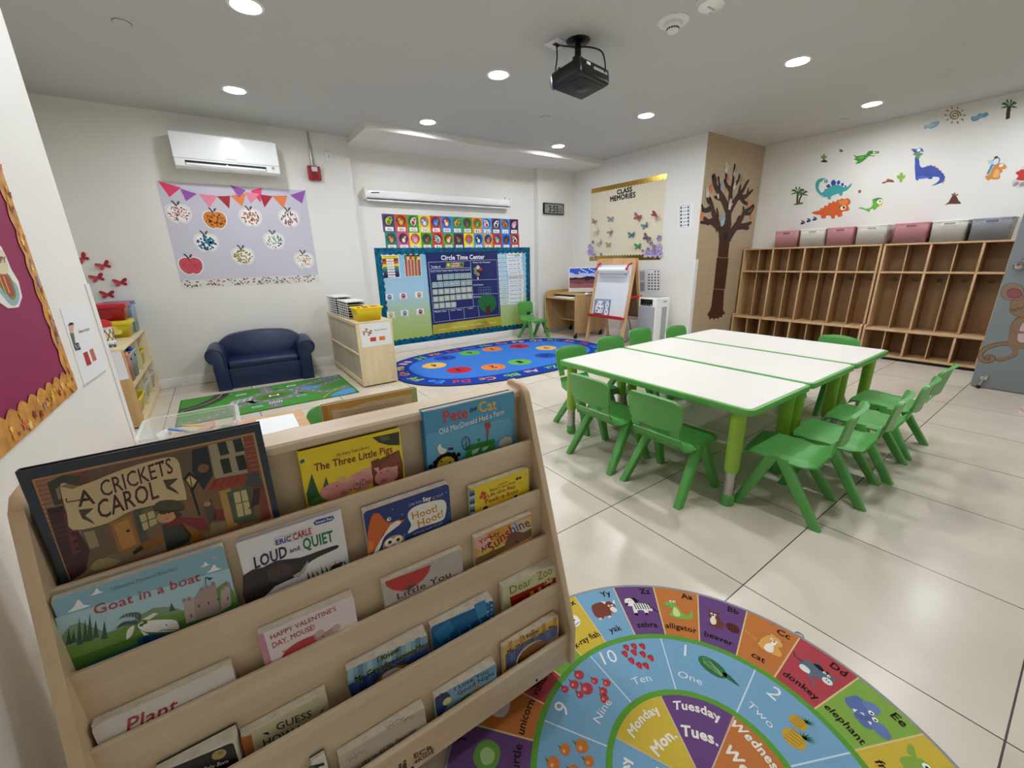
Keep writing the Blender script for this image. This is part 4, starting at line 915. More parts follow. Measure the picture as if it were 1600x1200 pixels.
# toy cabinet whose back faces the sofa
t = thing('toy_cabinet', 'low maple toy cabinet with wire racks on top and paneled back', 'cabinet', (0.965, 3.83, 0))
fin('end_panel', box(nb(), 0, .335, 0, .017, .012, .597, .003), MAPLE, t)
fin('end_panel', box(nb(), 0, .335, 1.125, 1.142, .012, .597, .003), MAPLE, t)
fin('top_panel', box(nb(), -.004, .340, -.003, 1.145, .595, .612, .005), MAPLE, t)
fin('rail', box(nb(), 0, .016, .017, 1.125, .012, .06, .002), MAPLE, t); fin('rail', box(nb(), 0, .016, .017, 1.125, .298, .318, .002), MAPLE, t); fin('rail', box(nb(), 0, .016, .017, 1.125, .578, .596, .002), MAPLE, t)
PANELM = wood('beige_hardboard', '#b9ad97', '#c5baa6', 0.5, (4, 4, 1), 2)
fin('back_board', box(nb(), .010, .015, .017, 1.125, .06, .30), PANELM, t); fin('back_board', box(nb(), .010, .015, .017, 1.125, .316, .58), PANELM, t)
fin('shelf', box(nb(), .015, .33, .017, 1.125, .30, .315), MAPLE, t); fin('shelf', box(nb(), .015, .33, .017, 1.125, .04, .055), MAPLE, t); fin('divider', box(nb(), .015, .33, .56, .575, .05, .6), MAPLE, t)
for x in (.05, .285):
    for z in (.05, .30):
        fin('screw_cap', cyl(nb(), (x, .001, z), (x, -.0015, z), .005, n=10), GREYP, t)
fin('plinth', box(nb(), .02, .32, .02, 1.12, 0.0, .013), DARK, t)
PCAB = Plane((0, 3.8298, 0), (1, 0, 0), (0, 0, 1))

# yellow tub on the cabinet
def tub(t, w, d, h, tap, ma, th=.003, lip=.009, rr=.02, name='body', x0=0, y0=0):
    """Open tapered tub centred on its own origin."""
    def ring(k, z, g=0): return [(x0 + a, y0 + b, z) for a, b in rrect(-w / 2 * k - g, w / 2 * k + g, -d / 2 * k - g, d / 2 * k + g, rr, 4)]
    bm = nb(); sweep(bm, [ring(tap, th), ring(tap, 0), ring(1, h - .012), ring(1, h - .012, lip), ring(1, h - .003, lip + .001), ring(1, h, lip - .002), ring(1, h - .002, -th), ring(tap, th, -th)], caps=False)
    bm.verts.ensure_lookup_table(); R = rrect(0, 1, 0, 1, .1, 4); n = len(R)
    bm.faces.new([bm.verts[i] for i in range(7 * n, 8 * n)]); bm.faces.new([bm.verts[n + i] for i in reversed(range(n))])
    bmesh.ops.recalc_face_normals(bm, faces=bm.faces)
    return fin(name, bm, ma, t, 40)
t = thing('toy_tub', 'bright yellow plastic tub standing on the maple cabinet', 'tub', (1.115, 3.965, .612)); tub(t, .245, .20, .125, .86, YELL)
for k in range(7): tag(fin('toy_block', box(nb(), -.02, .02, -.015, .015, 0, .03, .003), [RED, YELL, mat('violet_plastic', '#6a3f7c', .4)][k % 3]), 'small coloured toy piece in the yellow tub on the cabinet', 'toy', 'toy pieces in the yellow tub').location = (1.04 + .025 * k, 3.95 + .03 * (k % 3), .705)
for o_ in [o_ for o_ in COL.objects if o_.name.startswith('toy_block')]:
    o_.rotation_euler = (.4, .3, random.random() * 3)
# wire drying racks
WHITEW = mat('white_wire', '#e8e8e6', .35, var=.02)
def wire_rack(x, y, label, nz, w=.15, d=.40):
    t = thing('drying_rack', label, 'drying rack', (x, y, .612), 0, 'stacked wire drying racks')
    for k in range(nz):
        z = .012 + k * .024; bm = nb()
        for a in (-w / 2, w / 2): box(bm, a - .002, a + .002, -d / 2, d / 2, z, z + .005)
        for b in range(9): yb = -d / 2 + d * b / 8; box(bm, -w / 2, w / 2, yb - .0018, yb + .0018, z, z + .0035)
        if k == nz - 1: box(bm, -w / 2 - .008, w / 2 + .008, -d / 2 - .008, d / 2 + .008, z + .006, z + .010)
        fin('wire_tray', bm, WHITEW, t)
        sh = nb(); box(sh, -w / 2 + .006, w / 2 - .006, -d / 2 + .01, d / 2 - .01, z + .006, z + .009); fin('gap_shade_sheet', sh, DARK, t)  # near-black sheet stands in for the shade in the gaps between trays
    for a in (-w / 2, w / 2):
        for b in range(6):
            fin('post', cyl(nb(), (a, -d / 2 + d * b / 5, 0), (a, -d / 2 + d * b / 5, nz * .024 + .012), .003, n=6), WHITEW, t)
wire_rack(1.055, 4.70, 'white stacked wire drying rack at the wall end of the maple cabinet', 8, .17, .36)
wire_rack(1.07, 4.30, 'white stacked wire drying rack next to the yellow tub', 7, .17, .36)

# toy shelf on the left
t = thing('toy_shelf', 'maple toy shelf with cubes of bins along the left wall', 'shelf', (-0.932, 3.872, 0))
fin('end_panel', box(nb(), 0, .322, 0, .017, .012, .575, .003), OAK, t); fin('end_panel', box(nb(), 0, .322, 1.163, 1.18, .012, .575, .003), MAPLE, t)
fin('top_panel', box(nb(), 0, .327, -.003, 1.183, .574, .592, .005), MAPLE, t); fin('shelf', box(nb(), .006, .320, .017, 1.163, .30, .316), MAPLE, t); fin('bottom_panel', box(nb(), .006, .320, .017, 1.163, .06, .076), MAPLE, t)
fin('kick_board', box(nb(), .31, .322, .017, 1.163, .0, .062, .002), MAPLE, t); fin('back_board', box(nb(), 0, .006, .017, 1.163, .02, .575), PANELM, t)
for z0, z1 in ((.316, .575),): fin('divider', box(nb(), .006, .318, .62, .635, z0, z1), MAPLE, t)
for y in (.39, .775): fin('divider', box(nb(), .006, .318, y, y + .015, .076, .30), MAPLE, t)
fin('screw_cap', cyl(nb(), (.27, .001, .28), (.27, -.0015, .28), .005, n=10), GREYP, t)
PSH = Plane((0, 3.8715, 0), (1, 0, 0), (0, 0, 1))
A = Art(center(PSH, (160, 540, .11666), [(110, 45), (235, 45), (360, 445), (245, 465)]), (160, 540, .11666)); A.slab('#e9eaee', [(60, 55), (235, 48), (362, 440), (180, 480)], .0008)
for k in range(12): A.line('#c9ccd2', [(110 + k * 10, 75 + k * 30), (225 + k * 10, 70 + k * 30)], .002)
tag(A.done('notice_sheet', MATTE), 'blank-looking white sheet taped on the toy shelf end', 'sheet')
def lidbin(name, label, x, y, z, w, d, h, ma, emb, embm, rz=0):
    t = thing(name, label, 'bin', (x, y, z), rz, 'bins on the toy shelf top'); tub(t, w, d, h - .02, .88, ma)
    fin('lid', box(nb(), -w / 2 - .012, w / 2 + .012, -d / 2 - .012, d / 2 + .012, h - .035, h, .006, 2), ma, t)
    bm = nb(); sweep(bm, [[(a, -d / 2 * .97 - .004 + e, b + h * .45) for a, b in emb] for e in (0, .012)]); fin('emblem', bm, embm, t)
apple2 = [(.0, .038), (.02, .046), (.042, .036), (.048, .008), (.034, -.03), (.012, -.042), (0, -.038), (-.012, -.042), (-.034, -.03), (-.048, .008), (-.042, .036), (-.02, .046)]
duck = [(-.05, -.03), (.045, -.03), (.056, 0), (.03, .006), (.032, .03), (.012, .046), (-.006, .036), (-.012, .03), (-.002, .022), (-.01, .006), (-.05, .004)]
lidbin('storage_bin', 'yellow lidded bin with a raised duck, on the toy shelf under the red bin', -.735, 4.625, .592, .21, .24, .135, mat('lemon_plastic', '#dcc82c', .35), duck, mat('pale_lemon_plastic', '#e6dc7a', .4))
lidbin('storage_bin', 'red lidded bin with a raised apple, stacked on the yellow bin', -.748, 4.64, .727, .235, .25, .135, mat('deep_red_plastic', '#b8202c', .3), apple2, mat('dark_red_plastic', '#9a1824', .35))
t = thing('storage_bin', 'clear blue-tinted tall tub of blue toys behind the red bin', 'bin', (-.725, 4.915, .592), 0, 'bins on the toy shelf top'); tub(t, .20, .24, .24, .9, clear('blue_tinted_plastic', '#8fc0dd', .45))
fin('lid', box(nb(), -.105, .105, -.125, .125, .235, .262, .006), mat('blue_lid_plastic', '#2a4fa0', .35), t)
for k in range(8):
    o_ = tag(fin('toy_block', box(nb(), -.03, .03, -.022, .022, -.02, .02, .006), mat('sky_blue_plastic', '#4a8cc0', .4) if k == 0 else bpy.data.materials['sky_blue_plastic']), 'blue toy piece inside the clear tub on the shelf', 'toy', 'blue toys in the clear tub')
    o_.location = (-.765 + .08 * (k % 2), 4.875 + .075 * ((k // 2) % 2), .622 + .05 * (k // 2) * .9); o_.rotation_euler = (.2 * k, .3, .5 * k)
t = thing('toy_drum', 'white lattice-sided canister with a red lid on the toy shelf', 'canister', (-.755, 4.31, .592))
bm = nb(); lathe(bm, [(.0005, 0), (.055, 0), (.056, .008), (.051, .012), (.051, .105), (.057, .110), (.057, .12), (.0005, .12)], n=28); fin('can', bm, PLAST, t)
bm = nb(); lathe(bm, [(.0512, .014), (.0522, .016), (.0522, .100), (.0512, .102)], n=28); cb = fin('band', bm, mat('cream_band', '#e8dcc0', .5), t)
bm = nb()
for k in range(10):
    for s in (-1, 1): tube(bm, [(.0528 * math.cos(2 * PI * (k + s * q * .14) / 10), .0528 * math.sin(2 * PI * (k + s * q * .14) / 10), .016 + .083 * q / 8) for q in range(9)], .0028, 5)
fin('lattice', bm, mat('brown_print', '#4a2418', .5), t); fin('lid', lathe(nb(), [(.0005, .175), (.03, .172), (.055, .155), (.06, .125), (.06, .118), (.0005, .118)], n=28), RED, t)
t = thing('toy_car', 'tiny blue and white toy at the front corner of the toy shelf top', 'toy', (-.677, 4.01, .592))
fin('body', box(nb(), -.02, .02, -.012, .012, .006, .022, .005), mat('steel_blue_plastic', '#5a8fb0', .4), t); fin('cabin', box(nb(), -.008, .012, -.010, .010, .02, .034, .004), PLAST, t)
for a in (-.012, .012): fin('wheel', cyl(nb(), (a, -.014, .006), (a, .014, .006), .006, n=12), DARK, t)
def basket(label, x, y, z, w, d, h, ma, rz=0, group=None, name='basket'):
    t = thing(name, label, 'basket', (x, y, z), rz, group); tub(t, w, d, h, .84, ma, lip=.006); return t
PINKW = weave('pink_perforated_plastic', '#e2a3ae', '#a8707c', 420, 300); MINTW = weave('mint_perforated_plastic', '#9fc9cf', '#6a9aa2', 420, 300)
for lb, y, ma in (('tall pink perforated basket filled with toys on the toy shelf', 4.115, PINKW), ('tall mint perforated basket on the toy shelf, right of pink', 4.305, MINTW)):
    t = basket(lb, -.70, y, .316, .165, .17, .205, ma, 0, 'perforated baskets in the toy shelf')
    bm = nb(); cyl(bm, (.078, 0, .162), (.0845, 0, .163), .012, n=14); fin('grip_hole', bm, DARK, t)
FOODC = [mat('toy_food_orange', '#c9693a', .5), mat('toy_food_brown', '#8a4a34', .5), mat('toy_food_blue', '#2a3f9a', .5), mat('toy_food_peach', '#d99a7a', .5)]
for k in range(10):
    x, y, z = -.745 + .035 * (k % 4), 4.08 + .03 * (k // 4) + (.18 if k > 6 else 0), .512 + .012 * (k % 3)
    o_ = tag(fin('toy_food', ball(nb(), (0, 0, 0), .024, 1.2, .9, .8, 12), FOODC[k % 4 if k <= 6 else 2]), 'rounded toy food piece heaped in a basket on the toy shelf', 'toy', 'toy food in the shelf baskets')
    o_.location = (x, y, z); o_.rotation_euler = (k, k * .7, k * .3)
t = thing('storage_bin', 'yellow open bin with blue toys, in the far upper cube', 'bin', (-.74, 4.76, .316), 0); tub(t, .22, .24, .13, .88, bpy.data.materials['lemon_plastic'])
for k in range(5):
    o_ = tag(fin('toy_block', ball(nb(), (0, 0, 0), .03, 1, .8, .8), FOODC[2]), 'dark blue toy heaped in the yellow upper bin', 'toy', 'dark blue toys in the yellow bin'); o_.location = (-.79 + .05 * (k % 3), 4.70 + .06 * (k // 3), .43 + .01 * (k % 2))
CLEARP = clear('clear_plastic', '#d6dde0', .25)
for lb, y in (('clear bin in the middle lower cube of the toy shelf', 4.455), ('clear bin in the far lower cube of the toy shelf', 4.84)):
    t = thing('storage_bin', lb, 'bin', (-.735, y, .076), 0, 'clear bins in the lower cubes'); tub(t, .24, .27, .15, .85, CLEARP)
    for k in range(4): o_ = tag(fin('toy_block', box(nb(), -.03, .03, -.02, .02, -.02, .02, .006), [PLAST, DARK, GREYP, DARK][k]), 'black or white toy piece inside a clear lower bin', 'toy', 'toy pieces in the clear bins'); o_.location = (-.77 + .07 * (k % 2), y - .05 + .1 * (k // 2), .125 + .03 * (k % 2)); o_.rotation_euler = (k, .4 * k, k)
t = thing('storage_bin', 'yellow open bin in the nearest lower cube of the toy shelf', 'bin', (-.735, 4.07, .076)); tub(t, .24, .27, .13, .85, bpy.data.materials['lemon_plastic'])

# ------------------------------------------------------------------ coat cubbies
HOOK = mat('bronze_hook', '#7a6a50', .35, metal=.7)
def cubby(y1, label):
    """Coat locker unit: front at x = 5.74 (bench) / 5.815 (lockers), eight bays, right end at y1 - 1.42."""
    t = thing('coat_cubby', label, 'cubbies', (5.735, y1, 0), 0, 'wooden coat cubbies'); WI = 1.425; F, B_ = .075, .318
    for y in (0, -WI + .018):
        o = [(0, 0), (0, .335), (.012, .35), (F, .35), (F, 1.185), (B_, 1.185), (B_, 0)]
        bm = nb(); prism(bm, o, lambda a, b: (a, y - .018, b), lambda a, b: (a, y, b)); fin('side_panel', bm, CUBBYE, t)
    fin('top_panel', box(nb(), F - .004, B_, -WI, 0, 1.172, 1.19, .003), CUBBYE, t)
    fin('shelf', box(nb(), F, B_ - .008, -WI + .018, -.018, .893, .911, .002), CUBBYE, t)
    fin('bench', box(nb(), -.004, B_ - .008, -WI + .018, -.018, .302, .322, .004), CUBBYE, t)
    fin('bottom_panel', box(nb(), 0, B_ - .008, -WI + .018, -.018, .03, .05, .002), CUBBYE, t)
    fin('kick_board', box(nb(), .02, .03, -WI + .018, -.018, 0, .03), DARK, t)
    fin('back_panel', box(nb(), B_ - .008, B_, -WI + .018, -.018, .03, 1.172), CUBBY, t)
    for k in range(1, 8):
        y = -.009 - (WI - .018) * k / 8; th = .009 if k % 2 == 0 else .005; rc = 0 if k % 2 == 0 else .035
        for z0, z1, f in ((.911, 1.172, F), (.322, .893, F), (.05, .302, 0)):
            dv = fin('divider', box(nb(), f + rc + .003, B_ - .008, y - th, y + th, z0, z1), CUBBY, t); fin('front_edge', box(nb(), f + rc, f + rc + .0035, y - th, y + th, z0, z1, .001), CUBBYE, dv)
    for k in range(8):
        y = -.009 - (WI - .018) * (k + .5) / 8; bm = nb(); x = B_ - .008
        box(bm, x - .004, x, y - .006, y + .006, .805, .84, .001)
        for s in (-1, 1): tube(bm, smooth_pts([(x - .004, y + s * .004, .815), (x - .025, y + s * .012, .805), (x - .038, y + s * .018, .825), (x - .036, y + s * .019, .838)], 3), .0028, 6)
        fin('coat_hook', bm, HOOK, t)
    return t
CU = cubby(2.895, 'wooden coat cubby unit standing beside the tree wall')
dup(CU, (5.735, 1.455, 0), 0, 'wooden coat cubby unit half hidden by the grey door')
BK = {'pink': weave('pink_woven_plastic', '#e3a6ae', '#cb8a93', 560, 430), 'white': weave('white_woven_plastic', '#f6f4ef', '#dedbd4', 560, 430), 'grey': weave('grey_woven_plastic', '#b6bbc6', '#969aa5', 560, 430)}
ORD = ['leftmost', 'second from left', 'third from left', 'fourth from left', 'fifth from left', 'sixth from left', 'rightmost']
for k, (y0, y1, c) in enumerate(((2.541, 2.276, 'pink'), (2.268, 2.0, 'white'), (1.996, 1.735, 'pink'), (1.722, 1.452, 'white'), (1.41, 1.14, 'pink'), (1.132, .876, 'white'), (.866, .60, 'grey'))):
    t = thing('storage_basket', '%s woven plastic basket on top of the cubbies, %s of seven' % (c, ORD[k]), 'basket', (5.918, (y0 + y1) / 2, 1.19), 0, 'woven baskets on the cubbies')
    w = y0 - y1 - .012; tub(t, .235, w, .195, .955, BK[c], lip=.006)
    bm = nb(); q = [(a, b) for a, b in rrect(-.045, .045, -.011, .011, .010, 4)]
    sweep(bm, [[(-.1165 - e, a, .162 + b) for a, b in [(a * k2, b * k2) for a, b in q]] for e, k2 in ((0, 1.25), (.006, 1.2), (.006, .9), (-.004, .85))], caps=False); fin('handle_rim', bm, BK[c], t)
    bm = nb(); sweep(bm, [[(-.117 - e, a * .85, .162 + b * .8) for a, b in q] for e in (0, .002)]); fin('handle_slot', bm, cmat({'pink': '#8f5a62', 'white': '#a8a59c', 'grey': '#6c707a'}[c]), t)

# ------------------------------------------------------------------ grey door with its stop and handle
dr = bpy.data.objects.new('door_1', None); COL.objects.link(dr); dr.location = (5.09, .495, 0); dr['kind'] = 'structure'
DOORM = mat('grey_door_paint', '#7f878b', .42, var=.02, bump=.06, bscale=180)
fin('door_leaf', box(nb(), 0, .045, -.93, 0, .012, 2.06, .002), DOORM, dr)
bm = nb(); cyl(bm, (0, -.062, .985), (-.012, -.062, .985), .034, .031, 28); cyl(bm, (-.01, -.062, .985), (-.04, -.062, .985), .014, n=20)
lathe(bm, [(.0005, -.075), (.020, -.074), (.027, -.062), (.027, -.050), (.018, -.040), (.0005, -.038)], (0, -.062, .985), 24, 'X'); fin('door_handle', bm, CHROME, dr)
bm = nb(); cyl(bm, (0, -.066, 1.036), (-.006, -.066, 1.036), .006, n=12); fin('keyhole_button', bm, CHROME, dr)
bm = nb(); box(bm, -.012, 0, -.085, -.045, .075, .115, .003); cyl(bm, (-.014, -.065, .10), (-.03, -.052, .022), .007, n=12); fin('door_stop', bm, CHROME, dr)
fin('rubber_tip', cyl(nb(), (-.029, -.053, .028), (-.033, -.049, .004), .012, .014, 14), DARK, dr)

# ------------------------------------------------------------------ computer corner
t = thing('computer_desk', 'light oak computer desk on castors in the corner', 'desk', (4.12, 4.30, 0))
fin('side_panel', box(nb(), 0, .60, 0, .02, .07, .615, .004), OAK, t)
o = [(0, .07), (0, .60), (.02, .64), (.06, .662), (.60, .662), (.60, .07)]; bm = nb(); prism(bm, o, lambda a, b: (a, .66, b), lambda a, b: (a, .68, b)); fin('side_panel', bm, OAK, t)
fin('keyboard_tray', box(nb(), -.006, .30, .02, .66, .548, .566, .004), OAK, t); fin('desktop', box(nb(), .17, .60, .0, .66, .600, .618, .003), OAK, t)
fin('back_panel', box(nb(), .585, .60, .02, .66, .12, .655), OAK, t); fin('lower_shelf', box(nb(), .30, .585, .02, .66, .20, .218), OAK, t); fin('modesty_panel', box(nb(), .42, .43, .02, .66, .218, .548), OAK, t)
for x in (.03, .55):
    for y in (.01, .67):
        bm = nb(); cyl(bm, (x - .01, y - .011, .027), (x - .01, y + .011, .027), .027, n=18); w = fin('caster', bm, BLACK, t); fin('caster_stem', box(nb(), x - .012, x + .012, y - .012, y + .012, .045, .09, .003), BLACK, w)
PMON = Plane((4.42, 4.66, 0), (.70, -.714, 0), (0, 0, 1))
q0 = PMON.hit(889, 418.3); q1 = PMON.hit(890.5, 456.5); mw = .525; mh = q0[1] - q1[1]
M0 = PMON.moved(q0[0] + mw / 2, q1[1])
t = pthing(M0, 'desktop_computer', 'white all-in-one computer with a mountain sunset on its screen', 'computer')
fin('case', box(nb(), -mw / 2, mw / 2, 0, mh, -.02, -.0005, .004), PLAST, t)
A = Art(M0, (840, 400, .11667), d0=.0002); x0, x1, yb, yt = -mw / 2 + .012, mw / 2 - .012, .062, mh - .012
def S_(u, v): return (x0 + (x1 - x0) * u, yb + (yt - yb) * v)
A.poly('#20306e', [S_(0, 0), S_(1, 0), S_(1, 1), S_(0, 1)], 1, px=False)
for c, v0, v1, sd in (('#2c48a0', .72, 1.0, 1), ('#8f9cc8', .55, .74, 2), ('#c9a06a', .50, .58, 3), ('#1c1a2c', .36, .56, 4), ('#5c3640', .16, .40, 5), ('#7c4a4e', .02, .22, 6)):
    rs = random.Random(sd); top = [S_(k / 12, min(1, v1 + (rs.random() - .5) * .10 if v1 < 1 else 1)) for k in range(13)]
    A.poly(c, [S_(0, max(0, v0 - .05)), S_(1, max(0, v0 - .05))] + top[::-1], 1 + sd, px=False)
for k in range(9): a = S_(.28 + .06 * k, .80 + .05 * ((k * 7) % 4)); A.dot('#cfd8ee', a, .012, 8, px=False, ry=.007)
A.poly('#2a1c2c', [S_(.7, .30), S_(1, .52), S_(1, .45), S_(.75, .27)], 9, px=False)
sc = ink('lit_screen', .2, spec=.5); nt = sc.node_tree; b_ = nt.nodes['Principled BSDF']; at = [n for n in nt.nodes if n.type == 'ATTRIBUTE'][0]; nt.links.new(at.outputs['Color'], b_.inputs['Emission Color']); b_.inputs['Emission Strength'].default_value = .55
A.done('screen', sc, t)
fin('stand', sweep(nb(), [[(-.07, z, d), (.07, z, d), (.07, z, d - .006), (-.07, z, d - .006)] for z, d in ((.05, -.022), (0.0, -.045), (.618 - M0.O.z + .006, -.10), (.618 - M0.O.z + .0015, -.01))]), PLASTM, t)
t = thing('keyboard', 'white keyboard on the pull-out tray of the oak desk', 'keyboard', (4.20, 4.60, .566)); fin('case', box(nb(), -.06, .06, -.20, .20, 0, .012, .004), PLAST, t)
for k in range(4): fin('key_row', box(nb(), -.048 + .025 * k, -.028 + .025 * k, -.19, .19, .012, .016, .002), PLASTM, t)
t = thing('mouse', 'white computer mouse on the near corner of the oak desk', 'mouse', (4.40, 4.36, .618)); fin('shell', ball(nb(), (0, 0, .004), .03, 1.5, .9, .75, 16), PLAST, t); fin('wheel', cyl(nb(), (-.02, -.004, .024), (-.02, .004, .024), .006, n=10), GREYP, t)
tag(fin('power_cord', tube(nb(), smooth_pts([(4.60, 3.75, .32), (4.60, 3.70, .18), (4.56, 3.66, .08), (4.48, 3.66, .012), (4.36, 3.68, .008), (4.22, 3.74, .008)], 5), .006), BLACK), 'black power cord hanging behind the easel to the floor', 'cord')
t = thing('wall_outlet', 'white low wall outlet behind the easel legs', 'outlet', (4.752, 3.98, .25)); fin('plate', box(nb(), -.005, .005, -.04, .04, -.06, .06, .003), PLASTM, t); fin('socket', box(box(nb(), -.007, -.004, -.016, .016, .012, .042, .002), -.007, -.004, -.016, .016, -.042, -.012, .002), PLAST, t)

# easel: front leaf faces -x
t = thing('easel', 'wooden children easel with paper roll, whiteboard and red tray', 'easel', (4.10, 3.745, 0))
def leg_(x0, x1, y): return sweep(nb(), [[(x0 + (x1 - x0) * k + a, y + b, 1.105 * k) for a, b in ((-.012, -.02), (.012, -.02), (.012, .02), (-.012, .02))] for k in (0, 1)])
for y in (-.30, .30): fin('leg', leg_(0, .20, y), PINE, t); fin('leg', leg_(.43, .225, y * .985), PINE, t)
def slab_(z0, z1, y0, y1, off, th, ma, nm):
    f = lambda z: .20 * z / 1.105
    bm = nb(); sweep(bm, [[(f(z) + off, y0, z), (f(z) + off, y1, z), (f(z) + off + th, y1, z), (f(z) + off + th, y0, z)] for z in (z0, z1)]); return fin(nm, bm, ma, t)
slab_(1.035, 1.11, -.28, .28, -.010, .02, PINE, 'top_rail'); slab_(.375, 1.04, -.28, .28, -.004, .006, mat('whiteboard', '#e4e7ea', .2, var=.01), 'whiteboard')
slab_(.36, .385, -.30, .30, -.06, .062, RED, 'tray'); fin('tray_lip', box(nb(), .005, .011, -.30, .30, .36, .40, .002), RED, t)
bm = nb(); f = lambda z: .42 - .2 * z / 1.105
sweep(bm, [[(f(z) + .02, -.28, z), (f(z) + .02, .28, z), (f(z) + .026, .28, z), (f(z) + .026, -.28, z)] for z in (.36, 1.05)]); fin('rear_board', bm, wood('easel_back', '#7a5c42', '#8d6c4e', .6), t)
fin('brace', box(nb(), .14, .36, -.312, -.304, .62, .65, .002), RED, t); fin('brace', box(nb(), .14, .36, .304, .312, .62, .65, .002), RED, t); fin('stretcher', box(nb(), .33, .35, -.29, .29, .33, .36, .003), PINE, t)
for s in (-1, 1):
    bm = nb(); tube(bm, [(.185, s * .26, 1.05), (.13, s * .255, 1.03), (.10, s * .25, .985)], .011, 8); ball(bm, (.10, s * .255, .985), .022, .9, .5, .9); fin('roll_clip', bm, RED, t)
bm = nb(); cyl(bm, (.125, -.225, .965), (.125, .225, .965), .034, n=26); fin('paper_roll', bm, mat('paper_white', '#eceef0', .6, var=.01), t)
bm = nb(); sweep(bm, [[(x, -.215, z), (x, .215, z), (x + .001, .215, z), (x + .001, -.215, z)] for x, z in ((.091, .965), (.100, .93), (.135, .905), (.142, .88))]); fin('paper_sheet', bm, bpy.data.materials['paper_white'], t)
fin('eraser', box(nb(), .018, .06, .10, .19, .388, .41, .004), cmat('#4a3c3a'), t)
PE = Plane((4.10 - .0045 + .20 * .5 / 1.105, 3.745, .5), (0, -1, 0), (.20, 0, 1.105))
Z = (860, 380, .13333); P = center(PE, Z, [(525, 652), (712, 660), (685, 862), (498, 840)]); A = Art(P, Z)
A.slab('#7f8bb0', [(525, 652), (712, 660), (685, 862), (498, 840)], .0008).text('WEATHER CHART', (540, 682), (690, 688), .02, '#e6ebf4', 3, bold=.02)
A.dot('#eef0f2', (573, 760), .072, 2, ry=.10).dot('#eef0f2', (664, 725), .032, 2, ry=.048).dot('#eef0f2', (652, 808), .034, 2, ry=.05)
for c, p, r in (('#e0b040', (568, 715), .014), ('#7f9ab8', (605, 716), .016), ('#5a7a9c', (545, 790), .016), ('#b8d0dc', (592, 795), .014), ('#c9b25a', (665, 705), .010), ('#4a4f66', (605, 765), .012)): A.dot(c, p, r, 4, ry=r * 1.1)
A.poly('#b0392e', [(540, 742), (575, 752), (585, 770), (572, 775)], 5).poly('#2f3f6a', [(650, 740), (675, 715), (668, 740)], 5).poly('#7a3a30', [(645, 795), (660, 790), (655, 830)], 5)
tag(A.done('weather_chart', MATTE), 'blue-violet weather chart with white dials stuck on the easel', 'poster')

# air purifier
t = thing('air_purifier', 'white tower air purifier with grey mesh front beside the easel', 'air purifier', (4.48, 3.262, 0))
fin('body', box(nb(), -.13, .13, -.135, .135, .01, .635, .012, 3), PLAST, t); fin('base', box(nb(), -.115, .115, -.12, .12, 0, .012), GREYP, t)
MESH = weave('grey_mesh', '#a9adb2', '#85898e', 900, 900)
fin('front_grille', box(nb(), -.135, -.128, -.115, .13, .03, .525, .003), MESH, t); fin('side_grille', box(nb(), -.02, .08, -.139, -.134, .05, .52, .003), MESH, t)
fin('display', box(nb(), -.1345, -.128, -.075, .105, .535, .615, .003), cmat('#101412', .15), t)
bm = nb()
for k in range(5): ball(bm, (-.135, .085 - .035 * k, .548), .004 if k < 4 else .007, .4, 1, 1, 8)
fin('button', bm, PLASTM, t); fin('side_handle', box(nb(), .0, .07, -.1385, -.134, .575, .595, .002), GREYP, t); fin('top_vent', box(nb(), -.11, .11, -.115, .115, .635, .639, .002), GREYP, t)

# ------------------------------------------------------------------ small table behind the book display
t = thing('side_table', 'small pine table behind the book display, holding the clear bin', 'table', (-.058, 1.70, 0))
fin('tabletop', box(nb(), -.272, .272, -.29, .29, .475, .50, .004), PINEH, t)
for s in (-1, 1):
    for q in (-1, 1): fin('leg', box(nb(), s * .20 - .02, s * .20 + .02, q * .26 - .02, q * .26 + .02, 0, .475, .003), PINE, t)
for q in (-1, 1): fin('apron', box(nb(), -.18, .18, q * .26 - .01, q * .26 + .01, .41, .475), PINE, t)
PT = Plane((0, 0, .5), (1, 0, 0), (0, 1, 0)); Z = (200, 600, .3125); P = center(PT, Z, [(640, 180), (825, 148), (858, 212), (690, 250)]); A = Art(P, Z)
A.slab('#eef0f1', [(640, 182), (825, 148), (858, 212), (650, 262)], .0012); tag(A.done('paper_sheet', MATTE), 'blank white sheet of paper on the pine table', 'sheet')
def bz(x, y, z): r = ray(x, y); return CAM + r * ((z - CAM.z) / r.z)
c0 = bz(230, 659, .615); c1 = bz(362, 635, .615)
t = thing('clear_bin', 'clear plastic bin with colourful scraps on the pine table', 'bin', (-.155, 1.735, .50)); tub(t, .265, .215, .115, .86, clear('frosted_clear_plastic', '#e8ecec', .16), lip=.008)
for k in range(9):
    o_ = tag(fin('paper_scrap', box(nb(), -.028, .028, -.018, .018, -.002, .002), cmat(['#3f7fd0', '#e0b83a', '#d9d5cc', '#cfa58a', '#4f9c5a', '#e6e2da'][k % 6])), 'coloured scrap lying in the clear bin', 'scrap', 'scraps in the clear bin')
    o_.location = (-.235 + .04 * (k % 5), 1.70 + .05 * (k // 5), .565 + .008 * (k % 4)); o_.rotation_euler = (.3 * (k % 3 - 1), .35, k)
P = Plane((BW(0, .055, 0)), (cB, sB, 0), (0, 0, 1)); Z = (200, 600, .3125)
a0, b0 = P.hit(501.6, 634); a1, b1 = P.hit(650, 605)
P2 = P.moved(a0, b0); t = pthing(P2, 'picture_book', 'tan-backed picture book standing behind the rack, its text facing out', 'book'); w = a1 - a0; h = b0 - .588
A = Art(P2, Z, d0=0); A.slab('#d6c6a4', [(0, 0), (w, 0), (w, -h), (0, -h)], .003, px=False, side='#c9b48a')
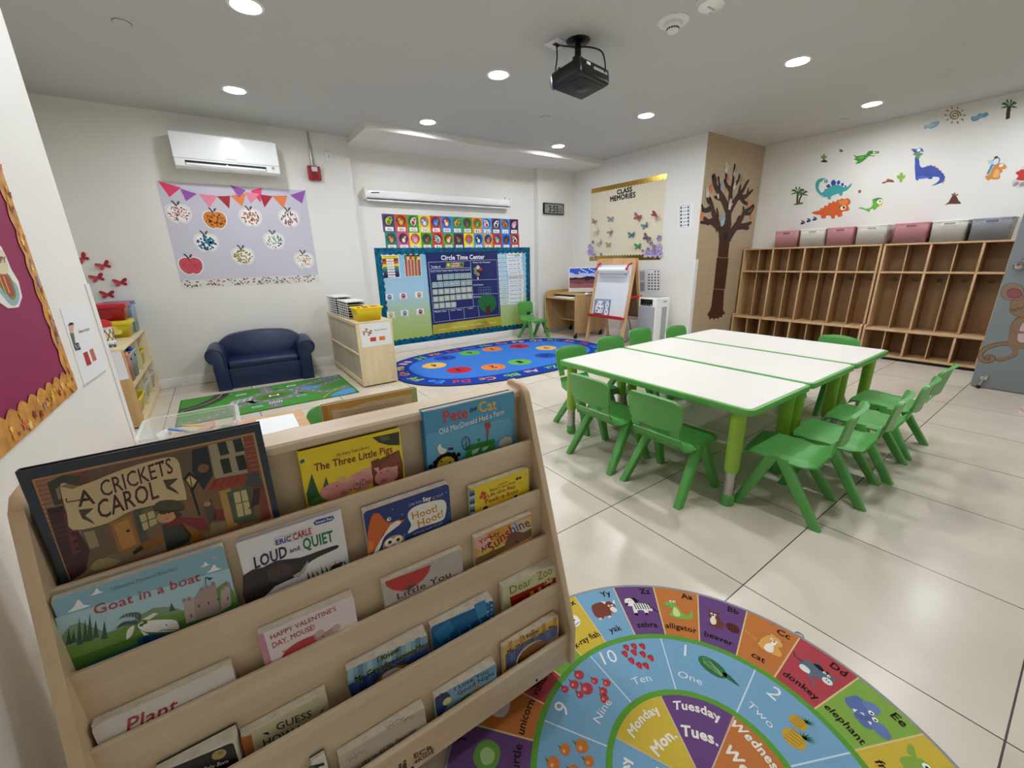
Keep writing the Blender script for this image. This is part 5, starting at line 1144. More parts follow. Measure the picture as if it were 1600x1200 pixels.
A.poly('#c9a04e', [(0, 0), (w - .012, 0), (w - .012, -.014), (.10, -.012), (.06, -.018), (.02, -.014), (.014, -h), (0, -h)], 1, px=False).poly('#b98a42', [(0, 0), (.012, -.004), (.010, -h), (0, -h)], 2, px=False).poly('#a9c070', [(w - .014, 0), (w, 0), (w, -h), (w - .014, -h)], 2, px=False)
A.text('"There\u2019s not a wrong note in this tender tale, which should become', (1060, 150), (1375, 87), 0, '#3a3028', 3, top=(1059, 143)).text('an enduring bedtime favorite\u2014right up there with Goodnight Moon."', (1065, 162), (1370, 98), 0, '#3a3028', 3, top=(1064, 155))
A.done('cover', GLOSS, t); fin('pages', box(nb(), .002, w - .002, -h + .002, -.003, -.009, 0), PAGES, t); fin('back_cover', box(nb(), 0, w, -h, 0, -.012, -.009), cmat('#c9b48a'), t)
# shoe at the right edge
r_ = bz(1597, 641, 0); t = thing('sneaker', 'pale pink sneaker toe at the right edge beyond the door', 'shoe', (r_.x - .02, r_.y - .10, 0), RD(35))
rings = []
for y, w, h in ((.125, .010, .022), (.118, .028, .036), (.09, .040, .05), (.05, .044, .062), (0, .042, .078), (-.05, .038, .095), (-.10, .034, .10), (-.125, .022, .095)):
    rings.append([(w * math.cos(a), y, .012 + max(0, h * math.sin(a))) for a in [PI * k / 10 for k in range(11)]])
fin('upper', sweep(nb(), rings), mat('pale_pink_fabric', '#c9a8a8', .7), t, 50)
fin('sole', prism(nb(), [(a * .046, b * .13) for a, b in oval(0, 0, 1, 1, 24)], lambda a, b: (a, b, 0), lambda a, b: (a, b, .016)), PLASTM, t)
bm = nb()
for k in range(4): tube(bm, [(-.02, .06 - .028 * k, .066 + .008 * k), (0, .064 - .028 * k, .080 + .008 * k), (.02, .06 - .028 * k, .066 + .008 * k)], .003, 6)
fin('laces', bm, PLASTM, t)

# ================================================================== APPLE WALL
# wall air conditioner
t = thing('air_conditioner', 'white wall-mounted split air conditioner above the apple poster', 'air conditioner', (.315, 5.07, 1.955))
o = [(0, .02), (-.165, .0), (-.19, .02), (-.192, .085), (-.178, .285), (-.16, .298), (0, .298)]
bm = nb(); sweep(bm, [[(x, y * k, .15 + (z - .15) * k2) for y, z in o] for x, k, k2 in ((-.405, .97, .985), (-.40, 1, 1), (.40, 1, 1), (.405, .97, .985))]); fin('body', bm, PLAST, t, 30)
bm = nb(); sweep(bm, [[(x, -.1945, .083), (x, -.1805, .284), (x, -.178, .284), (x, -.190, .083)] for x in (-.403, .403)]); fin('front_panel', bm, mat('gloss_white_plastic', '#eceeed', .10, var=.005, coat=.6), t)
fin('panel_gap', box(nb(), -.403, .403, -.1935, -.19, .079, .082), GREYP, t)
bm = nb(); sweep(bm, [[(x, -.1935, .030), (x, -.1938, .066), (x, -.18, .066), (x, -.18, .030)] for x in (-.33, .29)]); fin('air_outlet', bm, DARK, t)
bm = nb(); sweep(bm, [[(x, -.199, .030), (x, -.197, .047), (x, -.194, .047), (x, -.196, .030)] for x in (-.325, .285)]); fin('louver', bm, PLAST, t)
fin('louver_clip', box(nb(), -.03, -.015, -.2, -.194, .035, .055, .002), PLAST, t)
PAC = Plane((.315, 5.07 - .1945, 1.955), (1, 0, 0), (0, 0, 1)); A = Art(PAC, d0=.001); A.text('MITSUBISHI', (-.02, .098), (.055, .098), .008, '#8a8d90', px=False, bold=.02); A.poly('#9aa0a2', [(.335, .05), (.36, .05), (.36, .072), (.335, .072)], px=False); A.dot('#8a8d90', (.348, .04), .003, px=False)
a = A.done('badge', MATTE, t); a.matrix_parent_inverse = Matrix.Identity(4); a.matrix_local = Matrix.Translation((0, -.1945, 0)) @ Matrix.Rotation(PI / 2, 4, 'X')
# fire alarm with its conduit
q = PL_BACK.hit(490.5, 271.5); t = thing('fire_alarm', 'red fire alarm strobe under a thin steel conduit', 'fire alarm', (q[0], 5.07, q[1]))
fin('housing', box(nb(), -.062, .062, -.05, 0, -.068, .068, .012, 3), mat('alarm_red', '#9c1c1f', .35), t); fin('strobe_lens', box(nb(), -.028, .03, -.062, -.048, .012, .058, .006), mat('strobe_lens_clear', '#d9dbe0', .12, coat=.5), t)
bm = nb()
for k in range(5): box(bm, -.03, .03, -.052, -.049, -.052 + .011 * k, -.046 + .011 * k)
fin('speaker_grille', bm, mat('dark_red', '#6a1014', .5), t)
ztop = HC - q[1]; fin('conduit', cyl(nb(), (-.004, -.012, .06), (-.004, -.012, ztop), .009, n=12), STEEL, t); fin('conduit', cyl(nb(), (.018, -.012, .06), (-.004, -.012, ztop - .06), .006, n=10), STEEL, t)
q = PL_BACK.hit(513.5, 244.5); t = thing('wall_plate', 'white switch plate right of the steel conduit', 'switch', (q[0], 5.07, q[1])); fin('plate', box(nb(), -.04, .04, -.007, 0, -.06, .06, .003), PLASTM, t); fin('toggle', box(nb(), -.005, .005, -.014, -.006, -.012, .012, .002), GREYP, t); 
for z in (-.042, .042): fin('screw', ball(nb(), (0, -.007, z), .004, 1, .5, 1, 8), GREYP, t)

ZA = (220, 180, .25); ZB = (220, 180, .1875)
cor = [(95, 410), (1028, 470), (1118, 1045), (260, 1087)]
P = center(PL_BACK, ZA, cor); t = pthing(P, 'apple_poster', 'lilac paper poster with bunting and painted apples below the air conditioner', 'poster')
A = Art(P, ZA); A.slab('#c9c5d3', cor, .0010); A.done('backing_paper', MATTE, t)
A = Art(P, ZA, d0=.0012); A.slab('#ded9d6', [(248, 1034), (1112, 996), (1118, 1045), (260, 1087)], .0006)
rs = random.Random(3)
for k in range(150):
    u, v = rs.random(), rs.random(); x = 255 + u * 855; y = 1036 - u * 36 + v * 40
    A.dot(rs.choice(['#6b4a3a', '#3f5a4a', '#8a4a4a', '#c98a4a', '#4a4a6a', '#2f3a30', '#b0a090']), (x, y), .006 + .006 * rs.random(), 1 + k % 3, ry=.004 + .004 * rs.random(), n=7)
A.done('border_strip', MATTE, t)
PC = {'p': '#e0446e', 'v': '#9a56ac', 'k': '#e58a9c', 'r': '#a92b38', 'o': '#e2824a'}; PN = {'p': 'bright pink', 'v': 'violet', 'k': 'pale pink', 'r': 'dark red', 'o': 'orange'}
FL = [('p', (140, 545), (335, 605), (240, 682)), ('v', (330, 612), (468, 655), (378, 716)), ('k', (485, 655), (640, 672), (575, 770)), ('r', (635, 675), (745, 672), (738, 775)), ('o', (745, 672), (878, 650), (845, 760)), ('v', (745, 582), (875, 625), (818, 688)), ('p', (1008, 605), (915, 630), (1000, 728)), ('k', (868, 640), (990, 655), (918, 735)), ('r', (990, 660), (1098, 675), (1032, 768)), ('o', (1092, 672), (1222, 670), (1190, 775)), ('v', (1245, 665), (1372, 625), (1345, 735))]
WH = ['first at the left end', 'second from the left', 'third, left of middle', 'fourth, left of middle', 'fifth, under the violet middle flag', 'upper middle of the bunting', 'behind a pale pink flag', 'covering the bright pink one', 'right of the pink pair', 'second from the right', 'last at the right end']
for k, (c, a, b, d) in enumerate(FL):
    P = center(PL_BACK, ZB, [a, b, d]); A = Art(P, ZB, d0=.0022 + .0012 * (k % 4)); A.slab(PC[c], [a, b, d], .0006)
    tag(A.done('pennant', MATTE), '%s paper pennant of the bunting on the apple poster, %s' % (PN[c], WH[k]), 'pennant', 'bunting pennants')
APL = [((238, 615), 'r', 'white apple cutout with small red dabs, top left of the poster'), ((465, 655), 'o', 'orange painted apple cutout with dark dots'), ((688, 640), 'g', 'white apple cutout with red and green daubs, top middle'), ((928, 645), 'm', 'white apple cutout with maroon and green streaks, top right'),
       ((412, 797), 'b', 'white apple cutout with blue prints'), ((834, 787), 't', 'white apple cutout with teal and green dabs'), ((640, 882), 'y', 'white apple cutout with mustard prints, lower middle'), ((315, 942), 's', 'solid red-pink painted apple cutout at the lower left'), ((1022, 908), 'w', 'white apple cutout with pale gold dabs and an orange centre mark')]
DC = {'r': ['#a83a42', '#c2606a', '#7a2a30'], 'o': ['#6a3a18', '#4a2a14', '#8a4a1a'], 'g': ['#a83038', '#8a8a3a', '#b06a3a'], 'm': ['#8a3a4a', '#3f4a3a', '#a06a6a'], 'b': ['#2a6a8f', '#1f5a7a', '#3a8aa0'], 't': ['#2a7a7a', '#4a8a4a', '#2a4a6a'], 'y': ['#a08a2a', '#8a7a2a', '#b09a4a'], 's': ['#b03a4a', '#c8505e', '#a83444'], 'w': ['#c2b27a', '#b09a5a', '#8a9a6a']}
def apple_outline(w):
    pts = [(0, .80), (.22, .94), (.55, .92), (.88, .66), (1.0, .18), (.90, -.36), (.62, -.80), (.30, -.96), (0, -.84), (-.30, -.96), (-.62, -.80), (-.90, -.36), (-1.0, .18), (-.88, .66), (-.55, .92), (-.22, .94)]
    return [(x * w, y * w * .88) for x, y in pts]
def closed_curve(pts, k=3):
    P = [Vector((a, b)) for a, b in pts]; n = len(P); o = []
    for i in range(n):
        a, b, e, d = P[i - 1], P[i], P[(i + 1) % n], P[(i + 2) % n]
        for q in range(k):
            s = q / k; v = .5 * ((2 * b) + (e - a) * s + (2 * a - 5 * b + 4 * e - d) * s * s + (3 * b - a - 3 * e + d) * s ** 3); o.append((v.x, v.y))
    return o
for k, (c, ty, lb) in enumerate(APL):
    a, b = PL_BACK.hit(ZA[0] + c[0] * .25, ZA[1] + c[1] * .25); P = PL_BACK.moved(a, b); rs = random.Random(k + 20)
    t = pthing(P, 'paper_apple', lb, 'paper apple', 'painted apples on the poster'); w = .098
    A = Art(P, d0=.0022); A.slab('#e9e7e6', closed_curve(apple_outline(w)), .0012, px=False)
    inn = closed_curve(apple_outline(w * .90)); A.poly('#6a5a58', inn, 1, px=False); A.poly({'o': '#d9822f', 's': '#c8505e'}.get(ty, '#efeceb'), closed_curve(apple_outline(w * .88)), 2, px=False)
    for q in range(64):
        r = math.sqrt(rs.random()) * .78; th = rs.random() * 2 * PI; x, y = w * r * math.cos(th), w * .82 * r * math.sin(th); big = {'b': 1.6, 'y': 1.3, 'g': 1.25, 's': .8}.get(ty, 1)
        A.dot(rs.choice(DC[ty]), (x, y), (.0035 + .003 * rs.random()) * big, 3 + q % 3, px=False, ry=(.0045 + .0045 * rs.random()) * big * (1.5 if ty == 'm' else 1), rot=rs.random() * .8 - .4, n=8)
    if ty == 'w': A.dot('#d9662a', (-.008, -.006), .010, 7, px=False).dot('#d9662a', (.010, -.006), .009, 7, px=False)
    A.done('apple_body', MATTE, t)
    A = Art(P, d0=.0036); A.poly('#22262a', [(-.010, .060), (.002, .062), (-.016, .098), (-.030, .112), (-.036, .104), (-.022, .088)], 1, px=False); A.poly('#3f464a', closed_curve([(.0, .072), (.014, .078), (.026, .098), (.024, .106), (.008, .098)]), 2, px=False).poly('#9aa4a6', [(.010, .084), (.020, .096), (.014, .094)], 3, px=False)
    A.done('stem_and_leaf', MATTE, t)
# red butterflies
BUT = mat('crimson_paper', '#b0202c', .5, var=.04)
def butterfly3(P, s, rot, ma, name, lb, group, lift=.5, body=None):
    t = pthing(P, name, lb, 'butterfly', group)
    wing = closed_curve([(.02, .05), (.30, .42), (.72, .62), (.92, .40), (.70, .05), (.45, -.05), (.70, -.22), (.62, -.55), (.32, -.52), (.04, -.12)], 3)
    for sg in (-1, 1):
        bm = nb(); c, s_ = math.cos(rot), math.sin(rot); vs_ = []
        f = lambda e: [((x * sg * c - y * s_) * s, (x * sg * s_ + y * c) * s, .004 + abs(x) * s * lift + e) for x, y in wing]
        sweep(bm, [f(0), f(.0012)]); fin('wing', bm, ma, t, 0)
    bm = nb(); cyl(bm, (.38 * s * math.sin(rot), -.38 * s * math.cos(rot), .004), (-.30 * s * math.sin(rot), .30 * s * math.cos(rot), .005), .05 * s, .04 * s, 8); fin('body', bm, body or ma, t)
    return t
for k, (x, y, r) in enumerate(((322, 410, .6), (407, 437, .35), (382, 485, .25), (473, 503, .1), (422, 550, .0))):
    a, b = PL_BACK.hit(x * .4, 240 + y * .4)
    butterfly3(PL_BACK.moved(a, b), .055, r, BUT, 'wall_butterfly', 'red paper butterfly on the wall by the corner guard, %s' % ['topmost at the guard edge', 'upper middle one', 'left one of the middle pair', 'rightmost of five', 'lowest, just above the red bin'][k], 'red wall butterflies', .45)

# ================================================================== CIRCLE TIME WALL
a, b = PL_ALC.hit(567, 303); a2, b2 = PL_ALC.hit(791, 320); zc = (b + b2) / 2
t = thing('projection_screen', 'white rolled-up projection screen case above the alphabet cards', 'projection screen', ((a + a2) / 2, 5.15, zc)); L = (a2 - a) / 2
o = rrect(-.105, -.01, -.045, .05, .025, 4); bm = nb(); sweep(bm, [[(x, y, z) for y, z in o] for x in (-L, L)]); fin('case', bm, PLAST, t)
for s in (-1, 1): fin('end_cap', box(nb(), s * L - .012, s * L + .012, -.112, 0, -.052, .06, .008), PLASTM, t); fin('bracket', box(nb(), s * (L - .02) - .01, s * (L - .02) + .01, -.03, 0, .045, .085, .002), PLASTM, t)
fin('slot', box(nb(), -L + .02, L - .02, -.09, -.05, -.049, -.044), DARK, t); fin('weight_bar', box(nb(), -L + .01, L - .03, -.085, -.058, -.072, -.052, .006), PLAST, t)
fin('pull_tab', tube(nb(), [(-.03, -.07, -.072), (-.035, -.07, -.10), (.0, -.07, -.125), (.035, -.07, -.10), (.03, -.07, -.072)], .002, 6), PLASTM, t)
A = Art(PL_ALC, (560, 280, .21661), d0=.1055); A.quad('#4a4a4c', (92, 92), (152, 100), 1); a_ = A.done('maker_badge', MATTE, t); a_.matrix_parent_inverse = Matrix.Identity(4); a_.matrix_local = Matrix.Translation((-(a + a2) / 2, 0, -zc)) @ Matrix.Rotation(PI / 2, 4, 'X')

a0, bt = PL_ALC.hit(596.0, 333.8); a1, _ = PL_ALC.hit(809.5, 340.0); _, bmid = PL_ALC.hit(600, 362.6); _, bbot = PL_ALC.hit(602, 387.5); cw = (a1 - a0) / 13; ch = bt - bmid
R1 = ['#5a3f78', '#d2532f', '#4f9a3f', '#e6d23a', '#d04a38', '#3a86cf', '#3f9a8a', '#5a9a3a', '#e0912f', '#5aa6dc', '#5a4a7c', '#4a8fd9', '#4a2a5a']
R2 = ['#2f8a7c', '#d05a9a', '#f0dc3a', '#4a9a3f', '#d0453a', '#6aa63a', '#543a70', '#f0dc2a', '#4a9ad9', '#e6a02f', '#cf3a3a', '#2f7acc', '#cf4438']
AN = [('#b8cc3a', '#5a8a2a'), ('#a8702f', '#e8c04a'), ('#e8e0d8', '#b83a2a'), ('#4a9ad0', '#e8e8e8'), ('#3a6ab8', '#7aa0d8'), ('#d0602a', '#f0e8e0'), ('#d8b84a', '#8a5a2a'), ('#4a3a34', '#8a6a5a'), ('#3f8a3a', '#8aba5a'), ('#e8e8f0', '#c83a4a'), ('#e8e8e8', '#3a3a3a'), ('#d8802a', '#8a4a1a'), ('#c89ab0', '#e8d0d8'),
      ('#8a5a3a', '#d8a080'), ('#6a4a3a', '#f0e8d8'), ('#e08a9a', '#f0b0b8'), ('#3a4a6a', '#c85a3a'), ('#d8d8d8', '#8a8a8a'), ('#c8602a', '#f0e0c8'), ('#8a3a2a', '#6a9a3a'), ('#d8702a', '#4a8ad0'), ('#2a3a4a', '#e8e8e8'), ('#3a5a9a', '#e88a4a'), ('#3a8ad0', '#e8d04a'), ('#5a3a2a', '#8a5a3a'), ('#e0d8d0', '#3a3230')]
CR = ['#3f2a5a', '#7a2a1a', '#2a6a2a', '#d8702a', '#7a1f2a', '#1f4a8a', '#1f6a5a', '#2f5a1f', '#a8501f', '#2a5a9a', '#2a2040', '#1f4a8a', '#2a1038', '#1f5a4a', '#5a2a4a', '#c04a6a', '#1f5a2a', '#6a1a1a', '#2f5a1f', '#301a48', '#d8601f', '#1f4a8a', '#1f3a7a', '#7a1a2a', '#1f4f9a', '#5a1a1a']
WD = 'ant bear cat dolphin elephant fox giraffe hedgehog iguana jaguar koala lion monkey nightingale owl pig quail rabbit squirrel turtle urchin vulture whale xfish yak zebra'.split()
for k in range(26):
    L_ = 'ABCDEFGHIJKLMNOPQRSTUVWXYZ'[k]; r = k // 13; c = k % 13; cx = a0 + cw * (c + .5) + (.012 if r else 0); top = bt - ch * r; h = ch if r == 0 else ch * 1.0
    P = PL_ALC.moved(cx, top - h / 2); A = Art(P, d0=.0004 + .0006 * r); w = cw * .495
    A.slab((R1 + R2)[k], [(-w, -h / 2), (w, -h / 2), (w, h / 2), (-w, h / 2)], .0008, px=False)
    A.dot(CR[k], (0, h * .16), w * .80, 1, px=False); m1, m2 = AN[k]; rs = random.Random(k)
    A.dot(m1, (w * .05 * (k % 3 - 1), h * .10), w * .50, 2, px=False, ry=w * .55).dot(m1, (w * .22 * (-1) ** k, h * .24), w * .36, 3, px=False).dot(m2, (0, h * .05), w * .28, 4, px=False, ry=w * .34).dot(m2, (w * .28 * (-1) ** k, h * .23), w * .16, 4, px=False)
    for s in (-1, 1): A.dot(m1, (w * .22 * (-1) ** k + s * w * .24, h * .31), w * .13, 3, px=False).dot('#17171a', (w * .22 * (-1) ** k + s * w * .12, h * .255), w * .05, 5, px=False)
    A.poly(m1, [(-w * .7, h * .02), (-w * .3, h * .16), (-w * .3, h * .02)] if k % 2 else [(w * .3, h * .16), (w * .72, h * .20), (w * .3, h * .02)], 3, px=False)
    A.text(WD[k], (-w * .32, -h * .165), (w * .32, -h * .165), h * .035, '#1a1a1c', 2, px=False)
    A.poly('#efeeec', rrect(-w * .68, w * .68, -h * .44, -h * .21, w * .06), 1, px=False).text(L_ + L_.lower(), (-w * .34, -h * .40), (w * .36, -h * .40), h * .15, '#55575c', 3, px=False)
    A.poly('#b8b8bc', [(-w * .6, -h * .323), (w * .6, -h * .323), (w * .6, -h * .326), (-w * .6, -h * .326)], 2, px=False)
    tag(A.done('alphabet_card', MATTE), 'alphabet card with the letters %s and an animal in a round picture' % (L_ + L_.lower()), 'alphabet card', 'alphabet cards over the bulletin board')

# bulletin board
bb = [PL_ALC.hit(584, 388), PL_ALC.hit(827, 386), PL_ALC.hit(829.5, 513), PL_ALC.hit(603, 549)]
x0, x1 = (bb[0][0] + bb[3][0]) / 2, (bb[1][0] + bb[2][0]) / 2; zt, zb = (bb[0][1] + bb[1][1]) / 2, (bb[2][1] + bb[3][1]) / 2 + .03
P = PL_ALC.moved((x0 + x1) / 2, (zt + zb) / 2); t = pthing(P, 'bulletin_board', 'large sky-to-grass bulletin board with a teal scalloped border', 'bulletin board'); hw, hh = (x1 - x0) / 2, (zt - zb) / 2
A = Art(P, d0=.0004); A.slab('#8fbfdc', [(-hw, -hh), (hw, -hh), (hw, hh), (-hw, hh)], .0026, px=False)
c0, c1, c2, c3 = [Vector(lin(c)) for c in ('#86bfe0', '#a9cfe0', '#b4c88a', '#a0bb5c')]; n = 28
for k in range(n):
    v = k / (n - 1); cc = c3.lerp(c2, v / .30) if v < .30 else (c2.lerp(c1, (v - .30) / .25) if v < .55 else c1.lerp(c0, (v - .55) / .45)); z0, z1 = -hh + 2 * hh * k / n, -hh + 2 * hh * (k + 1) / n
    A.face([(-hw, z0), (hw, z0), (hw, z1), (-hw, z1)], tuple(cc), A.d0 + .0001)
A.done('backing_paper', MATTE, t)
def scallop(nm, P, W_, H_, bw, sc, ma, t, d, sides='tblr'):
    bm = nb()
    def strip(p, u, v, L):
        n = max(1, round(L / sc)); m = n * 6; A_, B_ = [], []
        for k in range(m + 1):
            s = L * k / m; w = bw * (.80 + .20 * abs(math.sin(PI * n * k / m)))
            a = Vector(p) + Vector(u) * s; A_.append(bm.verts.new((a.x, a.y, d))); b = a + Vector(v) * w; B_.append(bm.verts.new((b.x, b.y, d + .0012)))
        for i in range(m): bm.faces.new((A_[i], A_[i + 1], B_[i + 1], B_[i]))
    if 't' in sides: strip((-W_, H_), (1, 0), (0, -1), 2 * W_)
    if 'b' in sides: strip((-W_, -H_), (1, 0), (0, 1), 2 * W_)
    if 'l' in sides: strip((-W_, -H_), (0, 1), (1, 0), 2 * H_)
    if 'r' in sides: strip((W_, -H_), (0, 1), (-1, 0), 2 * H_)
    bmesh.ops.recalc_face_normals(bm, faces=bm.faces)
    for f in bm.faces:
        if f.normal.z < 0: f.normal_flip()
    return fin(nm, bm, ma, t, 0)
scallop('border', P, hw, hh, .085, .075, TEALF, t, .0042)

ZC1 = (560, 320, .1)
q = [(350, 785), (625, 775), (658, 1135), (393, 1162)]; P = center(PL_ALC, ZC1, q); A = Art(P, ZC1, d0=.0044); A.slab('#e9e9ec', q, .0008); A.poly('#20242c', [(360, 800), (615, 790), (645, 1125), (402, 1150)])
cs = ['#ead83a', '#8a3030', '#b85a2f', '#e2cf3a', '#4a8a3f', '#3f5a8a', '#2f2f5a', '#1c1c2c']; 
for k in range(8):
    f = k / 8; g = (k + 1) / 8; A.poly(cs[k], [(360 + 42 * f, 800 + 350 * f), (615 + 30 * f, 790 + 335 * f), (615 + 30 * g, 790 + 335 * g), (360 + 42 * g, 800 + 350 * g)], 2)
A.text('DAYS OF THE WEEK', (395, 822), (580, 815), 0, '#7a5a1a', 4, bold=.02, top=(394, 806))
for k, d in enumerate(('Sunday', 'Monday', 'Tuesday', 'Wednesday', 'Thursday', 'Friday', 'Saturday')):
    y = 860 + k * 42.5; x = 432 + k * 5; A.poly('#f1f0ee', [(x, y - 12), (x + 116, y - 16), (x + 119, y + 14), (x + 3, y + 18)], 4).text(d, (x + 30, y + 6), (x + 92, y + 4), 0, '#6a6a6e', 5, top=(x + 30, y - 6))
tag(A.done('week_poster', MATTE), 'rainbow-banded days of the week poster on the bulletin board', 'poster')
q = [(703, 768), (965, 768), (990, 1112), (738, 1130)]; P = center(PL_ALC, ZC1, q); A = Art(P, ZC1, d0=.0044); A.slab('#eae9ea', q, .0008); A.poly('#9c5340', [(712, 780), (957, 780), (980, 1105), (746, 1122)])
for k in range(4): A.poly('#d8a790', [(752 + k * 50, 850), (778 + k * 50, 848), (798 + k * 48, 1112), (768 + k * 50, 1115)], 2)
A.poly('#3a2a1c', [(712, 780), (957, 780), (960, 845), (718, 850)], 2)
for k, c in enumerate(('#5a8a3a', '#d8d0c0', '#c8402f', '#e0c03a', '#4a7a3a', '#e8d84a')): A.dot(c, (735 + k * 40, 815 + (k % 2) * 18), .022, 3)
for k in range(9): A.line('#b06a54', [(748 + k * 3, 880 + k * 26), (975 + k * .5, 876 + k * 26)], .004, 3)
tag(A.done('counting_poster', MATTE), 'reddish-brown striped poster right of the days of the week poster', 'poster')
ZF = (560, 280, .21661)
for k, (x, y, c, lb) in enumerate(((225, 852, '#4a86b8', 'blue round face, upper left of six'), (325, 843, '#b83a5a', 'magenta round face, upper middle of six'), (438, 835, '#c98a3a', 'orange-brown round face, upper right of six'), (235, 980, '#c9c05a', 'yellow round face, lower left of six'), (335, 968, '#7a8088', 'grey round face, lower middle of six'), (448, 957, '#b8353a', 'red round face, lower right of six'))):
    q = [(x - 30, y - 22), (x + 24, y - 24), (x + 27, y + 20), (x - 27, y + 22)]; P = center(PL_ALC, ZF, q); A = Art(P, ZF, d0=.0044); A.slab('#eceef0', q, .0010)
    A.dot(c, (x, y - 2), .029, 2).dot('#ffffff', (x - 6, y - 5), .005, 3).dot('#ffffff', (x + 5, y - 6), .005, 3).line('#2a2a2c', [(x - 7, y + 4), (x, y + 8), (x + 7, y + 3)], .005, 3).line('#8a8a8e', [(x - 20, y + 17), (x + 20, y + 15)], .006, 2)
    tag(A.done('feeling_card', MATTE), 'white bulletin card with a ' + lb, 'card', 'round face cards on the bulletin board')

ZK = (660, 380, .125); q = [(38, 118), (935, 98), (985, 1035), (130, 1152)]
P = center(PL_ALC, ZK, q); t = pthing(P, 'pocket_chart', 'navy Circle Time Center calendar pocket chart in the middle of the board', 'pocket chart')
A = Art(P, ZK, d0=.006); A.slab('#1c2a66', q, .002)
A.poly('#16225a', [(38, 118), (935, 98), (938, 108), (40, 130)], 1)
wl = '#c9cfe4'
for p in ([(75, 238), (928, 205), (962, 890), (150, 990), (75, 238)], [(600, 225), (640, 790)], [(85, 322), (605, 305)], [(95, 345), (605, 328)], [(622, 462), (935, 450)], [(630, 640), (945, 628)], [(640, 790), (695, 785), (712, 915)], [(137, 850), (695, 785)], [(330, 830), (345, 965)], [(515, 808), (528, 940)]): A.line(wl, p, .0045, 2)
A.text('Circle Time Center', (235, 210), (778, 195), 0, '#eceef4', 3, bold=.03, top=(230, 150)).text('Today is', (108, 308), (226, 303), 0, '#e2e5ee', 3, bold=.02, top=(106, 283)).text("What's the Weather?", (628, 250), (850, 245), 0, '#e2e5ee', 3, bold=.02, top=(627, 232)).text('Ten-Frames', (636, 532), (762, 525), 0, '#e2e5ee', 3, bold=.02, top=(635, 514)).text('Numbers', (642, 680), (735, 674), 0, '#e2e5ee', 3, bold=.02, top=(641, 664))
for k, d in enumerate(('Sunday', 'Monday', 'Tuesday', 'Wednesday', 'Thursday', 'Friday', 'Saturday')): A.text(d, (104 + k * 72, 364 - k * 4), (162 + k * 72, 361 - k * 4), 0, '#d8dcec', 3, bold=.01, top=(104 + k * 72, 352 - k * 4))
for w_, p, e in (('Rhyme Time', (155, 866), (302, 856)), ('Color  Shape', (352, 848), (495, 834)), ('Letter', (578, 822), (640, 816))): A.text(w_, p, e, 0, '#d8dcec', 3, bold=.02, top=(p[0] - 1, p[1] - 16))
A.dot('#2a3446', (695, 345), .076, 2, ry=.084)
for k, c in enumerate(('#d8d8d0', '#b8402f', '#2a2430', '#c07a5a', '#5a9a9a', '#8a9a4a')): A.dot(c, (695 + 36 * math.cos(k * PI / 3 - PI / 2), 345 + 42 * math.sin(k * PI / 3 - PI / 2)), .027, 3)
A.dot('#e4e6ee', (694, 440), .012, 3, ry=.018)
for k in range(6): A.line('#8f9ac8', [(702 + k * 30, 555 - k * 1), (706 + k * 30, 625 - k * 1)], .003, 3)
for k in range(3): A.line('#8f9ac8', [(702 + k * 2, 555 + k * 34), (852 + k * 2, 548 + k * 34)], .003, 3)
A.poly('#1f6a3a', [(700, 770), (695, 715), (735, 660), (800, 640), (870, 650), (915, 700), (925, 770), (885, 840), (820, 860), (750, 845)], 3, curve=3).poly('#4a2a1c', [(790, 895), (795, 800), (770, 765), (815, 790), (858, 760), (845, 805), (858, 890)], 4)
rs = random.Random(4)
for k in range(16): x, y = 770 + rs.random() * 130, 280 + (k % 2) * 100 + rs.random() * 40; A.line('#3a4a8a', [(x, y), (x + 20, y - 15)], .003, 2)
A.done('chart_panel', GLOSS, t)
A = Art(P, ZK, d0=.0085); A.slab('#b3a82e', [(130, 1022), (975, 912), (985, 1035), (135, 1150)], .002)
A.poly('#c4b93c', [(300, 1080), (440, 980), (700, 955), (560, 1060)], 1).poly('#9c9226', [(640, 1070), (780, 955), (860, 1030), (760, 1050)], 1).poly('#14205a', [(130, 1142), (983, 1026), (985, 1035), (135, 1152)], 2)
for w_, p, e in (('Counting', (205, 1090), (300, 1075)), ('Letters and Rhymes', (385, 1060), (555, 1035)), ('Colors and Shapes', (600, 1030), (760, 1010)), ('Numbers', (840, 1002), (928, 992))): A.text(w_, p, e, 0, '#ecead0', 3, bold=.01, top=(p[0] - 1, p[1] - 14))
A.done('lower_pocket', GLOSS, t)
q = [(298, 242), (520, 235), (512, 302), (292, 312)]; P = center(PL_ALC, ZK, q); A = Art(P, ZK, d0=.0086); A.slab('#7c8a3f', q, .0008); A.poly('#d8b8b0', [(370, 245), (460, 241), (456, 292), (362, 296)]).text('May', (370, 283), (448, 276), 0, '#8a2a3a', 3, bold=.02, top=(369, 252)).dot('#d8d07a', (325, 272), .020, 2).dot('#2a2a1c', (490, 268), .016, 2)
tag(A.done('month_card', MATTE), 'green and pink month card in the Today is row of the chart', 'card')
ROWS = [[(215, 427), (292, 421), (363, 417), (437, 412), (507, 409), (575, 406)], [(155, 522), (227, 517), (300, 510), (370, 506), (437, 501), (512, 498), (582, 491)], [(160, 611), (233, 606), (306, 600), (375, 596), (445, 589), (516, 583), (586, 577)], [(167, 701), (238, 696), (308, 687), (380, 680), (452, 673), (523, 667), (592, 661)], [(175, 786), (247, 779), (320, 773), (390, 769)]]
ordn = ['first', 'second', 'third', 'fourth', 'fifth', 'sixth', 'seventh']; nn = 0
